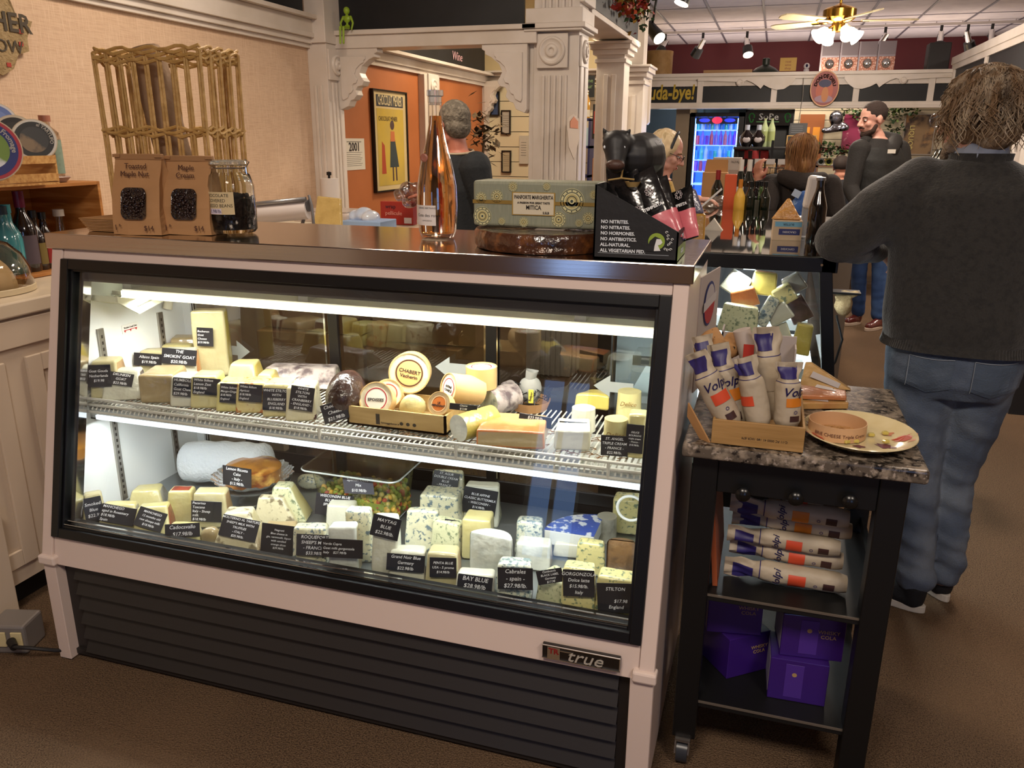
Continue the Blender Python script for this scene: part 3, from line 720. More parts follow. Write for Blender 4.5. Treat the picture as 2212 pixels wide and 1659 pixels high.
def cheese(key,label,x0,y0,x1,y1,d=.09,paste='ivory',rind='r_tan',yaw=None,tilt=12,top=.92,zs=.42,name='cheese_wedge',shape='slab',grp=None,lean=0,rv=.008,side=None,hmax=None,topd=.85):
    """cut piece standing with its front face on the picture box x0..x1,y0..y1.
    paste on the cut front and top, rind at the back and the flanks"""
    xc=(x0+x1)/2; P0=at(xc,y1,z=zs)
    a=math.degrees(math.atan2(-P0.x,P0.y)) # direction to the camera seen from the piece
    if yaw is None: yaw=a*.45
    if P0.y>2.22 and zs==.42: P0=V((P0.x*2.22/P0.y,2.22,zs))
    q=eul(z=yaw); fr=q@V((0,1,0)); rt=q@V((1,0,0))
    w=(x1-x0)*mpp(P0)/max(.6,math.cos(R(abs(a-yaw))))*.97
    P0.x=max(P0.x,-1.915+w/2)
    t=math.tan(R(tilt)); h=solve_h(P0,fr,t,y0)
    if hmax: h=min(h,hmax)
    wt=w*top; dt=d*topd
    if P0.y+d>2.285: d=max(.03,2.285-P0.y); dt=d*topd
    b=MB(); l=lean*w
    if shape=='slab':
        P=[(-w/2,0,0),(w/2,0,0),(w/2*.96,d,0),(-w/2*.96,d,0),(-wt/2+l,t*h,h),(wt/2+l,t*h,h),(wt/2*.94+l,max(t*h+.02,dt),h),(-wt/2*.94+l,max(t*h+.02,dt),h)]
    elif shape=='wedge':     # narrows to the back like a slice of a wheel
        P=[(-w/2,0,0),(w/2,0,0),(w/2*.35,d,0),(-w/2*.35,d,0),(-wt/2+l,t*h,h),(wt/2+l,t*h,h),(wt/2*.3+l,max(t*h+.02,dt),h),(-wt/2*.3+l,max(t*h+.02,dt),h)]
    elif shape=='roof':      # rises to the back: triangular flank
        P=[(-w/2,0,0),(w/2,0,0),(w/2,d,0),(-w/2,d,0),(-wt/2+l,d*.55,h),(wt/2+l,d*.55,h),(wt/2+l,d*.8,h),(-wt/2+l,d*.8,h)]
    elif shape=='sweep':     # one face visible, sloping down to the left (triangle slice)
        P=[(-w/2,0,0),(w/2,0,0),(w/2,d,0),(-w/2,d,0),(-w/2+w*.35,t*h,h*.98),(w/2-w*.22,t*h,h),(w/2-w*.24,dt,h),(-w/2+w*.37,dt,h)]
    if shape in('slab','wedge','roof','sweep'):
        b.hexa(P)
        b.b.faces.ensure_lookup_table()
        mi=[1,0,0,1,1,1] # bottom, top, front, right, back, left
        if side is not None: mi=side
        for f,i in zip(b.b.faces,mi): f.material_index=i
        bmesh.ops.recalc_face_normals(b.b,faces=b.b.faces[:])
        bmesh.ops.bevel(b.b,geom=b.b.edges[:],offset=min(rv,w*.2,h*.2),segments=3,profile=.5,affect='EDGES')
        bmesh.ops.subdivide_edges(b.b,edges=[e for e in b.b.edges if e.calc_length()>.02],cuts=2,use_grid_fill=True)
        b.jitter(.003,18,x0*.013)
        n=V((0,-1,t)).normalized()
    elif shape=='drum':
        rr=w/2; b.cyl((0,rr,0),(0,rr,h),rr,rr*top,28); b.m(1); n=V((0,-1,0))
        b.jitter(.0012,20,x0*.01)
    elif shape=='half':      # half wheel, cut side forward, arc at the back
        pts=[(w/2*math.cos(PI*i/14),w/2*math.sin(PI*i/14)*.8) for i in range(15)]
        b.prism(pts,'z',0,h); bmesh.ops.bevel(b.b,geom=b.b.edges[:],offset=.008,segments=2,profile=.5,affect='EDGES'); b.jitter(.003,18,x0*.01); n=V((0,-1,0)); t=0
    elif shape=='log':       # log lying, round end forward
        rr=min(w,h)/2*.98; b.cyl((0,0,rr),(0,d,rr),rr,rr,24); bmesh.ops.bevel(b.b,geom=[e for e in b.b.edges if len(e.link_faces)==2 and e.calc_face_angle(0)>1],offset=rr*.22,segments=3,profile=.5,affect='EDGES'); b.jitter(.004,16,x0*.01); n=V((0,-1,0)); t=0
        for f in b.b.faces:
            if abs(f.normal.y)<.5: f.material_index=1
    elif shape=='loaf':
        b.ell((0,d*.5,h*.48),(w/2,d*.55,h*.5),None,20,12); b.jitter(.010,9,x0*.01)
        for v in b.b.verts: v.co.z=max(0,v.co.z)
        n=V((0,-1,.3)).normalized(); t=.3
    elif shape=='lump':
        b.ell((0,d*.5,h*.35),(w/2,d*.5,h*.55),None,18,10); b.jitter(.012,14,x0*.01)
        for v in b.b.verts: v.co.z=max(0,v.co.z)
        n=V((0,-1,.5)).normalized()
    o=b.build(name,[CH[paste],CH[rind]],loc=P0+V((0,0,.001)),rot=(0,0,R(yaw)),smooth=True if shape in('loaf','lump','drum','log') else None)
    for p_ in o.data.polygons: p_.use_smooth=True
    tag(o,label,'cheese',grp)
    FACES[key]=(P0,q@n,q)
    return o
NC=[0]
CARDM=mat('card_black','#222327',.32,spec=.5,mix=('#2b2c31',6,.4,.7))
CARDG=mat('card_grey','#4a4a52',.35,spec=.5)
def card(key,s,xc,yc,w,h,roll=0,size=None,label=None,back=None,grey=False,al='CENTER',Y=None,off=.006,lift=None):
    "price card resting on the face of piece `key` (or standing at depth Y)"
    if Y is None:
        P0,n,q=FACES[key]; d=ray(xc,yc)
        den=d.dot(n); t=(P0+n*(off+.004)-CAM).dot(n)/den; c=CAM+d*t
        if lift: n=(q@eul(lift)@V((0,-1,0))).normalized()
    else:
        c=at(xc,yc,y=Y); a=math.degrees(math.atan2(-c.x,c.y))*.6; n=(eul(z=a)@V((0,-1,.22))).normalized()
    e=ray(xc+10,yc+10*math.tan(R(-roll))); t=(c-CAM).dot(n)/e.dot(n); u=(CAM+e*t-c); u-=n*u.dot(n); u.normalize(); v=n.cross(u)
    mp=mpp(c); vw=(c-CAM).normalized()
    W_=w*mp/max(.55,math.sqrt(max(.1,1-(u.dot(vw))**2))); H_=h*mp/max(.6,math.sqrt(max(.1,1-(v.dot(vw))**2)))
    M=Matrix((u,v,n)).transposed().to_4x4(); M.translation=c
    b=MB(); b.rbox((-W_/2,-H_/2,-.0008),(W_/2,H_/2,.0008),.0006,1)
    o=bpy.data.objects.new('price_card',None)
    bmesh.ops.recalc_face_normals(b.b,faces=b.b.faces[:]); me=bpy.data.meshes.new('price_card'); b.b.to_mesh(me); b.b.free(); me.materials.append(CARDG if grey else CARDM)
    o=bpy.data.objects.new('price_card',me); COL.objects.link(o); o.matrix_world=M
    lines=s.split('\n'); 
    BR={'Allsios':'black chalk card priced $19.98 left of the $20.98 one, upper shelf','SMOKIN':'black chalk card priced $20.98 at the upper left of the shelf','HUMBOLDT':'grey-black goat cheese card with four lines on the ash-based wedge','ST. ANGEL':'black card for a French triple cream, $22.98, upper shelf right','DELICE':'tall black card cut by the right frame edge of the upper shelf','MAYTAG':'tilted black card priced $22.98 in the middle of the deck','ST. AGUR':'black card for a French double cream blue on the topmost wedge','BLUE AFFINE':'large tilted black card for a Wisconsin buttermilk blue','Grand Noir':'black card on the dark-foiled wedge, front row centre','PENTA':'black card priced $14.98 on the cream wedge, front row','BAY BLUE':'black card priced $28.98 marked USA, front row','Cambozola':'small turned black card between the $27.98 and Gorgonzola cards','Verde Capra':'wide black card for an Italian goat gorgonzola, front row','Cadocavallo':'grey-black card priced $17.98 on the squat pale wedge','Drunken':'','DRUNKEN':'black card priced $23.98 on the purple-rinded wedge'}
    for k_,v_ in BR.items():
        if k_ in s and v_: label=label or v_
    label=label or ('black chalk price card reading '+' '.join(lines[:2]).replace('\n',' ').title()[:60])
    tag(o,label,'price card')
    sz=size or min(H_/(len(lines)*1.12+.3), W_/(max(len(l) for l in lines)*.56+.4))
    lw=W_*.9
    tm=text('lettering',s,sz,CHALK,o,ax='CENTER' if al=='CENTER' else 'LEFT',ay='CENTER',loc=((0 if al=='CENTER' else -W_*.46),0,.0012),shear=.18,line=min(1.3,H_/(len(lines)*sz*1.02)),ext=.0002,bold=.00003)
    return o
# --- upper shelf
U=dict(zs=ZS+.003)
cheese('u1','cream wedge at the far left end of the upper shelf, grey chalk card on it',186,780,244,862,.1,'ivory','r_tan',top=.86,**U)
cheese('u3','wedge with rosy rind and dark card, second row behind the purple-rinded wedge',262,747,330,800,.09,'pale','r_orange',yaw=18,tilt=20,top=.86,**U)
cheese('u2','pale wedge with dark purple rind, wrapped, second from left on the upper shelf front',222,800,302,866,.1,'white','r_dark',yaw=24,tilt=26,top=.88,**U)
cheese('u6','large grey-brown piece with bright red rind at the back of the upper shelf',348,730,420,800,.11,'tan','r_wine',yaw=26,top=.72,tilt=18,**U)
cheese('u7','tan block cheese without a card, left of the ash-based wedge',305,812,378,873,.15,'tan','tan',yaw=20,tilt=2,top=.98,name='cheese_block',**U)
cheese('u8','tall square column of cheese, white and yellow sides, standing on the upper shelf',425,672,496,813,.07,'ivory','yellow',yaw=22,tilt=0,top=.98,name='cheese_column',side=[1,0,0,1,1,1],**U)
cheese('u4','small orange-rimmed wedge behind the tan block, with a small card',292,760,352,822,.09,'ivory','r_orange',yaw=22,tilt=10,zs=ZS+.003)
cheese('u5','white wedge with orange rim behind the tan block, beside the tall column',350,756,424,826,.08,'white','r_orange',yaw=20,tilt=12,zs=ZS+.003)
cheese('u9','white wedge with dark ash base, upper shelf front',368,815,427,880,.1,'white','r_dark',top=.86,**U)
cheese('u11','pale yellow wedge with domed top, second row above the mango wedge',484,787,556,850,.12,'pale','yellow',top=.7,tilt=20,**U)
cheese('u13','small pale yellow wedge behind the apricot Stilton',548,809,594,858,.1,'pale','yellow',top=.6,**U)
cheese('u17','long low slab in crinkled film behind the blueberry and cranberry wedges',556,796,722,842,.14,'mottle','r_grey',tilt=45,**U)
cheese('u10','pale lemon yellow wedge with the lemon zest card',410,814,472,884,.11,'pale','yellow',top=.88,**U)
cheese('u12','yellow-green speckled wedge with the mango ginger card',466,828,524,892,.11,'mango','yellow',top=.88,**U)
cheese('u14','orange-speckled wedge with the apricot card',509,828,577,896,.11,'apricot','apricot',top=.88,**U)
cheese('u15','cream wedge with blueberries and large black card',566,831,630,903,.11,'blueb','blueb',top=.9,**U)
cheese('u16','cream wedge dotted with dark cranberries on its cut side',616,838,684,911,.12,'cranberry','cranberry',top=.86,yaw=20,**U)
cheese('u18','dark chocolate-coated loaf in film with tan top',694,812,780,918,.14,'choc','choc',shape='loaf',name='cheese_loaf',**U)
card('u1','Goat Gouda\nNetherlands\n$19.98',213,812,48,48,2)
card('u2','DRUNKEN\nGOAT\n$23.98/lb',261,819,48,28,-8)
card('u3','Spain\n$17.98/lb',293,777,48,42,-2,label='dim black card on the rosy wedge, top left of the upper shelf')
card('u4','Allsios Spain\n$19.98/lb',322,777,60,27,-4)
card('u5','THE\nSMOKIN\' GOAT\n$20.98/lb',387,771,70,34,-5)
card('u8','Bucheron\nGoat\nCheese\n$19.98/lb',443,728,33,40,-3,al='L')
card('u9','HUMBOLDT FOG\nCalifornia\nGoat Cheese\n$29.98/lb',402,837,54,40,-5,al='L')
card('u10','White Stilton\nLemon Zest\n$18.98/lb\nEngland',446,835,56,36,-4,al='L')
card('u12','White Stilton\nMango-Ginger\n$18.98/lb\nEngland',499,850,46,42,-4,al='L')
card('u14','White Stilton\nApricot\n$18.98/lb\nEngland',541,849,48,38,-5,al='L')
card('u15','WHITE STILTON\nWITH\nBLUEBERRY\nENGLAND\n$18.98/lb.',597,863,57,48,-3)
card('u16','WHITE\nSTILTON\nWITH\nCRANBERRY\n- ENGLAND -\n$18.98/lb.',652,861,50,52,-8)
card('u18','Chocolate\nCheese\n$21.98/lb',723,889,54,42,17,grey=False)
# wooden tray with boxed soft cheeses
P=at(853,938,z=ZS); a0=at(752,918,z=ZS); a1=at(955,944,z=ZS)
ty=.5*(a0.y+a1.y); tx0,tx1=a0.x,a1.x+.01; ty=max(ty,1.835)
bx=MB(); h=.058; D=.16; th=.006
bx.box((tx0,ty,ZS+.004),(tx1,ty+th,ZS+h)).box((tx0,ty+D-th,ZS+.004),(tx1,ty+D,ZS+h)).box((tx0,ty,ZS+.004),(tx0+th,ty+D,ZS+h)).box((tx1-th,ty,ZS+.004),(tx1,ty+D,ZS+h)).box((tx0,ty,ZS+.004),(tx1,ty+D,ZS+.01))
o=bx.build('wooden_tray',mat('tray_wood','#b89a66',.6,mix=('#a2834f',5,.4,.7,(1,10,10)))); tag(o,'shallow pale wooden tray of boxed soft cheeses on the upper shelf','tray')
DKI=m_('#3b342c',.8)
mk=MB()
mk.box((tx0+(tx1-tx0)*.30,ty-.0006,ZS+.014),(tx0+(tx1-tx0)*.34,ty,ZS+.044)); 
for k in range(3): mk.ell((tx0+(tx1-tx0)*(.56+.065*k),ty-.0004,ZS+.023),(.0055,.0008,.005))
mk.build('printed_mark',DKI,o)
text('lettering','formaggidemar.it',.008,DKI,o,M=Matrix.Translation((tx0+(tx1-tx0)*.445,ty-.0006,ZS+.02))@Matrix.Rotation(R(90),4,'X'))
VEN=mat('box_veneer','#c8a772',.5,mix=('#b8935c',6,.4,.7))
def cheesebox(key,label,px,py,rpx,dep,Y,yaw,tip,rim,art,s,col='#a8242a',z=None,roll=0,face='#ddd3b4'):
    "round veneer box; its lid faces out along -y turned by yaw and tipped back"
    c=at(px,py,y=Y); r=rpx*mpp(c)
    t=thing('round_cheese_box',label,'cheese box',c,None,(0,0,0))
    Mq=eul(tip,0,yaw).to_4x4()@Matrix.Rotation(R(90),4,'X')
    if tip<-80: Mq=Matrix.Identity(4)
    def L(pr,seg=36):
        m=MB(); m.lathe(pr,seg=seg,M=Mq.to_3x3()); return m
    L([(0,-dep),(r*.98,-dep),(r,0),(r,.002),(r*.94,.002),(r*.94,-.004),(0,-.004)]).build('box',VEN,t,loc=(0,0,0))
    L([(0,-.0035),(r*.94,-.0035),(r*.94,-.001),(0,-.001)]).build('lid',mat('lid_film_'+key,face,.3,coat=.8,bump=(20,.4),mix=('#c0ad82',22,.5,.66)),t,loc=(0,0,0))
    la=L([(0,-.0009),(r*.68,-.0009),(r*.68,.0002),(0,.0002)]).build('label',m_(art,.5),t,loc=(0,0,0))
    L([(r*.60,.0003),(r*.66,.0003),(r*.66,.0007),(r*.60,.0007)]).build('label_ring',m_(col,.5),la,loc=(0,0,0))
    if s: text('lettering',s,r*.24,INK,la,M=Mq@Matrix.Translation((0,-r*.05,.0006))@Matrix.Rotation(R(roll),4,'Z'),bold=.0002); la.children[-1].location=(0,0,0)
    return t
cheesebox('vac','tall round box with tan label reading Vacherin, standing at the back of the tray',884,806,45,.05,ty+.13,16,-8,0,'#e0b070','CHABERT\nVacherin',col='#4a2c22',roll=-12)
cheesebox('af','round box reading Affine au Chablis with red ring, right in the tray',969,838,33,.10,ty+.10,-38,-14,0,'#e4e0d2','AFFINE\nCHABLIS')
cheesebox('ep2','second round box tucked behind the Epoisses box',838,850,32,.045,ty+.09,10,-22,0,'#d8b99a','')
cheesebox('ep','round box reading Epoisses with red ring leaning out of the tray',812,862,38,.04,ty+.045,8,-24,0,'#e4e0d2','EPOISSES')
cheesebox('ab','small round box with its red-ringed lid up, right behind the tray',1040,792,34,.06,ty+.20,0,-90,0,'#e4e0d2','')
cheesebox('ol','round box with orange label at the front right of the tray',948,872,27,.035,ty+.035,-6,-26,0,'#c9702c','LE\nMENDIANT',col='#e6cfa0',face='#dcc59a')
cheese('wr1','pinkish wrapped soft cheese with black twine in the wooden tray',858,852,917,902,.05,'pale','r_orange',shape='lump',zs=ZS+.02,name='wrapped_cheese')
# right part of the shelf
cheese('u20','fat log with yellow rind in film, end facing out, right of the tray',958,894,1024,953,.12,'fog','yellow',shape='log',yaw=-28,name='cheese_log',**U)
cheese('u21','mottled grey mould-covered log lying behind the yellow log',1018,838,1092,900,.10,'mould','mottle',shape='log',yaw=-30,name='cheese_log',**U)
cheese('u21b','small pinkish dry sausage resting behind the mould-covered log',1070,824,1114,856,.10,'mottle','mottle',shape='log',yaw=-20,name='cheese_log',**U)
cheese('u22','large square slab with orange rind and film, lying right of the yellow log',1025,932,1178,969,.17,'r_orange','tan',yaw=10,tilt=4,top=.98,side=[1,0,1,1,1,1],rv=.005,**U)
cheese('u24','white ridged brick cheese with chalk card on its top',1194,930,1275,975,.12,'white','ivory',yaw=10,tilt=4,top=.97,**U)
cheese('u25','half wheel with brown rind and yellow paste at the back right of the shelf',1237,852,1318,886,.10,'yellow','r_brown',shape='wedge',name='cheese_half_wheel',**U)
cheese('u26a','small white round cheese left of the scripted drums',1228,886,1284,938,.08,'white','white',shape='drum',name='cheese_drum',**U)
cheese('u26b','pale drum of cheese with script on its paper, back row right',1326,850,1383,908,.08,'pale','pale',shape='drum',name='cheese_drum',**U)
cheese('u26c','pale drum in paper band behind a triple cream card',1297,908,1353,986,.07,'pale','pale',shape='drum',name='cheese_drum',**U)
cheese('u27','pale wedge at the right end of the upper shelf with a tall black card',1348,897,1392,992,.09,'pale','r_white',**U)
for k_,z_ in (('u26b','Delice'),('u26c','Delice')):
    o=[x for x in bpy.data.objects if x.get('label','').startswith('pale drum of' if k_=='u26b' else 'pale drum in')][0]
    r_=max(v.co.x for v in o.data.vertices); hh=max(v.co.z for v in o.data.vertices)
    text('lettering',z_,.018,m_('#8a6a3a',.6),o,M=None,loc=(0,-.0015,hh*.62),rot=(90,0,0),shear=.35)
card('u22','$33.98/lb.\nTaleggio Italy',1156,909,72,24,-9,Y=1.955,label='black card lying on top of the orange-rinded slab')
card('u20','Chevre\n$12.98',1001,880,60,14,-6,Y=1.90,label='thin black card lying across the yellow log')
card('u24','Goat brick\n$19.98/lb',1238,921,60,20,-4,Y=1.93,label='black card on top of the white ridged brick')
card('u26c','ST. ANGEL\nTRIPLE CREAM\n- FRANCE -\n$22.98/lb.',1327,963,58,44,-4)
card('u27','DELICE\nBOURGOG\ntriple cream\n- France -\n$18.98/lb.',1371,948,38,62,-6)
# cloth pouch in a paper dish
c=at(1145,870,z=ZS+.02)
t=thing('cloth_pouch','grey cloth pouch of cheese with yellow tag and curly black shreds','cheese pouch',c)
m=MB(); m.ell((0,0,.04),(.036,.03,.042),None,18,12); m.cyl((0,0,.07),(.005,0,.1),.014,.02,12,False); m.jitter(.006,22); m.build('pouch',m_('#8d8b85',.85,bump=(30,.4)),t,loc=(0,0,0),smooth=True)
MB().box((.006,-.038,.012),(.02,-.034,.052)).build('tag',m_('#d9c64a',.6),t,loc=(0,0,0))
text('lettering','Belper',.011,INK,t,loc=(.013,-.0385,.032),rot=(90,-80,0))
rs=random.Random(5); m=MB()
for k in range(60):
    a=rs.uniform(0,2*PI); r=rs.uniform(.035,.065); x,y=r*math.cos(a),r*math.sin(a)*.6; z=rs.uniform(.0,.05)
    m.tube([(x,y,z),(x+rs.uniform(-.012,.012),y+rs.uniform(-.012,.012),z+rs.uniform(-.01,.015)),(x+rs.uniform(-.02,.02),y,z+rs.uniform(-.01,.02))],.0016,3)
tag(m.build('black_shred',m_('#16161a',.6),t,loc=(0,0,0)),'curly black paper shreds',kind='stuff')
m=MB(); q=[at(1105,868,z=ZS),at(1190,880,z=ZS)]
m.lathe([(.05,0),(.062,.03)],(0,0,-.018),14); 
m.build('paper_dish',KRAFT,t,loc=(0,0,0))
# --- lower deck
cheese('l3','pale wedge with grey rind, second row left above the rosemary Manchego',275,1060,352,1102,.10,'pale','r_grey',yaw=26,tilt=24,top=.7)
cheese('l5','tall upright wedge with red-brown rind on its top, left side',364,1062,420,1130,.07,'pale','r_red',tilt=6,top=.86,side=[1,1,0,0,1,0])
cheese('l8','small brown-rinded lump behind the Caciocavallo card',425,1140,470,1182,.05,'tan','r_brown',shape='lump')
cheese('l1','orange-rimmed wedge turned edge-on at the far left of the lower deck',182,1066,236,1142,.07,'ivory','r_orange',yaw=44,top=.7,tilt=16)
cheese('l2','wedge coated in grey rosemary rind, wide, front row left',212,1092,290,1154,.09,'pale','r_grey',yaw=22,tilt=28,top=.88)
cheese('l4','wedge with red-brown rind on its right flank, front row',288,1096,364,1160,.10,'pale','r_red',yaw=26,tilt=30,top=.84)
cheese('l6','cream wedge with thin pale rind behind the Pecorino card',415,1066,492,1142,.08,'ivory','r_tan',yaw=18,tilt=10,top=.86)
cheese('l7','squat pale wedge under the Caciocavallo card',359,1136,430,1181,.06,'pale','ivory',tilt=20,top=.8)
cheese('l10b','tall triangular wedge of herbed cheese, rear of the pair in the middle',580,1053,662,1130,.09,'green','pale',yaw=14,tilt=14,top=.45,lean=-.18)
cheese('l10a','triangular speckled wedge, front of the pair in the middle',546,1076,640,1136,.06,'truffle','ivory',yaw=14,tilt=14,top=.55,lean=-.12)
cheese('l9','large white truffle-speckled wedge, broad triangular face, front row',456,1108,560,1200,.12,'truffle','ivory',yaw=20,tilt=26,top=.55)
cheese('l13','small lone blue-veined piece on the deck near the olive tub',640,1030,696,1062,.06,'blue','blue',shape='lump')
cheese('l14','low pale cheese beneath the Negroni card',568,1140,640,1200,.07,'tan','r_orange',tilt=8)
cheese('l15','blue-veined white wedge behind the Roquefort card',630,1142,706,1226,.08,'blue','white',tilt=14)
cheese('l18','small wedge speckled with red pepper behind the stack',768,1068,828,1112,.09,'pepper','blue',yaw=16,tilt=12,top=.6,lean=.1)
cheese('l17','broad white crumbly piece under the Wisconsin blue card',702,1092,768,1150,.08,'white','blue',tilt=16)
cheese('l19','tall whitish block standing behind the Verde Capra card',746,1106,806,1216,.06,'blue','white',tilt=4)
cheese('l16','white-grey block at the front under the Verde Capra card',710,1140,776,1244,.06,'fog','tan',tilt=4,yaw=16)
cheese('l23','long blue-veined block lying across the second row',902,1072,992,1156,.10,'blue','blue',tilt=3,yaw=8)
cheese('l24','blue-veined wedge on top of the long block, black card on its face',924,1018,1004,1088,.09,'blue','stilton',tilt=22,top=.86,yaw=12)
cheese('l25','blue piece on the pale half wheel carrying a large tilted card',998,1050,1080,1140,.09,'white','blue',tilt=16,yaw=12)
cheese('l22','dark-wrapped blue wedge right of the big veined block',924,1128,986,1204,.07,'green','blue',yaw=-8)
cheese('l21','large square blue-veined block with black foil base in the centre',872,1104,950,1192,.07,'blue','r_dark',tilt=14,yaw=14)
cheese('l20','white drum-like piece with the tilted $22.98 card',800,1118,860,1254,.08,'white','fog',tilt=12,top=.9,yaw=12)
cheese('l26','tall pale half wheel beneath the piece with a large tilted card',995,1124,1062,1212,.09,'pale','ivory',tilt=3,name='cheese_half_wheel')
cheese('l26b','large film-wrapped half wheel with grey-tan rind, right of centre',1012,1150,1106,1246,.12,'fog','r_tan',shape='half',yaw=-6,name='cheese_half_wheel')
cheese('l27','white-topped wedge in dark foil, front row centre',834,1192,918,1266,.08,'white','r_dark',tilt=16)
cheese('l28','cream wedge with rounded base, front row centre, $14.98 card',914,1196,992,1276,.09,'ivory','r_tan',tilt=14,top=.86,yaw=12)
cheese('l29','flat white cheese behind the $28.98 card, front row',978,1242,1068,1298,.07,'white','blue',tilt=18)
cheese('l30b','grey film-wrapped piece under the heavily veined block',1108,1176,1190,1234,.07,'fog','mottle',tilt=6)
cheese('l30','square heavily blue-marbled block right of the half wheel',1110,1128,1172,1200,.07,'bluex','bluex',tilt=8,yaw=10)
cheese('l31','dark-rinded blue piece in film under the Cabrales card',1068,1222,1148,1312,.08,'bluex','mottle',tilt=12,yaw=10)
cheese('l32','blue wedge sloping behind a small turned card',1152,1250,1212,1312,.09,'green','blue',yaw=-24,tilt=8)
cheese('l35','upright rectangular slice in film behind the Gorgonzola card',1240,1175,1306,1246,.05,'stilton','pale',tilt=4)
cheese('l36b','lower layer of the quarter wheel in white foil',1192,1176,1280,1208,.08,'white','white',tilt=4)
cheese('l37','small ash-coated goat button at the back right',1283,1120,1330,1176,.05,'r_grey','fog',shape='drum',name='cheese_drum')
cheese('l38','blue-veined block with white ring on it at the right end',1318,1080,1380,1156,.08,'stilton','blue',tilt=4)
cheese('l39','large half Stilton with brown rind at the right end',1308,1162,1372,1252,.12,'r_brown','stilton',shape='half',name='cheese_half_wheel')
cheese('l33','creamy wedge below the Gorgonzola card, front row right',1206,1230,1284,1336,.08,'stilton','pale',tilt=10)
cheese('l34','yellow blue-veined block under the large Stilton card, front right corner',1280,1250,1366,1344,.08,'stilton','r_brown',tilt=8)
card('l1','Smoked\nBlue\n$22.98',202,1101,36,54,12,label='dark card turned edge-on at the far left of the deck')
card('l2','MANCHEGO\naged in Rosemary\n$18.98/lb\nSpain',254,1112,70,38,-10,al='L')
card('l4','MANCHEGO\n12 months old\nraw sheeps milk\n$18.98/lb',325,1122,58,42,-17)
card('l6','Pecorino\nToscano\nItaly - Sheep\nmilk\n$18.98/lb',446,1105,62,44,-3,al='L')
card('l7','Cadocavallo\n$17.98/lb',394,1146,70,30,3)
card('l9','MOLITERNO AL TARTUFO\nSHEEP\'S MILK WITH\nTRUFFLES\n- ITALY -\n$25.98/lb.',517,1141,78,46,-12)
card('l14','Negroni\nBlue cheese in\ngin, vermouth, liquor\nwith candied\norange slices\n$39.98/lb',602,1165,74,62,-7)
card('l15','ROQUEFORT\nSHEEP\'S MILK\n- FRANCE -\n$33.98/lb',679,1178,76,46,-3)
card('l16','Verde Capra\nGoat milk gorgonzola\nItaly    $27.98/lb',739,1185,88,40,-3,al='L',off=.012)
card('l17','WISCONSIN BLUE\nBLUE WITH\nSPICY PEPPER\n- USA -\n$16.98',722,1091,80,46,-6,Y=1.99)
card('l20','MAYTAG\nBLUE\n$22.98/lb.',833,1139,62,46,-14)
card('l24','ST. AGUR\nDOUBLE CREAM\nBLUE\n- FRANCE -\n24.98/lb',962,1040,56,42,-10)
card('l25','BLUE AFFINE\nCLASSIC BUTTERMILK\n- WISCONSIN -\n$14.98/lb.',1036,1083,74,54,-10)
card('l22','EWE\nBLUE',976,1136,34,26,-10,label='small black card peeping out right of the big veined block',Y=1.93)
card('l27','Grand Noir Blue\nGermany\n$22.98/lb',876,1216,82,36,-5)
card('l28','PENTA BLUE\nUSA - 5 prome\n$14.98/lb',957,1226,58,42,-2)
card('l29','BAY BLUE\n$28.98/lb\n- USA -',1025,1267,76,46,-8)
card('l31','Cabrales\n- spain -\n$27.98/lb.',1113,1250,76,46,-2,off=.012)
card('l32','Cambozola\nBLACK LABEL\nGermany\n$17.98',1188,1245,56,30,9,Y=1.735)
card('l33','GORGONZOLA\nDolce latte\n$15.98/lb.\nItaly',1250,1260,68,56,-3)
card('l34','STILTON\n\n       $17.98\nEngland',1330,1292,80,62,-2,off=.01)
# blue-printed quarter wheel
c=at(1235,1176,z=.445); q=eul(z=10)
t=thing('foil_cheese_quarter','white quarter wheel with blue patterned foil top at the back right of the deck','cheese',(c.x,min(c.y,2.13),.45))
Pq=[(0.06,-.02)]+[(.06-.135*math.cos(R(a)),-.02+.12*math.sin(R(a))) for a in range(0,91,10)]
Pq=[(.07,-.03),(-.075,-.03)]+[(.07-.145*math.cos(R(a)),-.03+.14*math.sin(R(a))) for a in range(10,91,10)]
MB().prism(Pq,'z',0,.045).build('wedge_body',FOILW,t,loc=(0,0,0),bevel=.003)
tp=MB().prism(Pq,'z',.045,.047).build('foil_top',mat('blue_print','#3a55a8',.4,coat=.5,mix=('#d8dbe0',34,.5,.56)),t,loc=(0,0,0))
# white ring on the block at the right end
c=at(1362,1098,y=2.0); m=MB(); m.tube([(c.x+.036*math.cos(a),c.y,c.z+.036*math.sin(a)) for a in (2*PI*k/28 for k in range(28))],.004,8,closed=True)
tag(m.build('plastic_ring',m_('#dfe0da',.4)),'white plastic ring leaning on the blue-veined block at the right end','ring')
# towel roll at the back left
c=at(445,1052,z=.42); t0=V((-1.865,2.15,.49))
m=MB(); a=V((-1.86,2.12,.497)); b=V((-1.53,2.17,.497))
def tw(u,v):
    ang=v*2*PI; rr=.072*(1+.05*math.sin(7*ang*.5+u*5)+.03*math.sin(u*30)); e=min(u,1-u)*9; rr*=min(1,math.sqrt(max(.02,e)))
    p=a.lerp(b,u); return p+V((0,math.cos(ang)*rr,math.sin(ang)*rr))
m.grid(tw,30,28)
tag(m.build('rolled_towel',mat('white_terry','#dfe3e6',.95,bump=(90,.6)),smooth=True),'rolled white terry towel at the back left of the lower deck','towel')
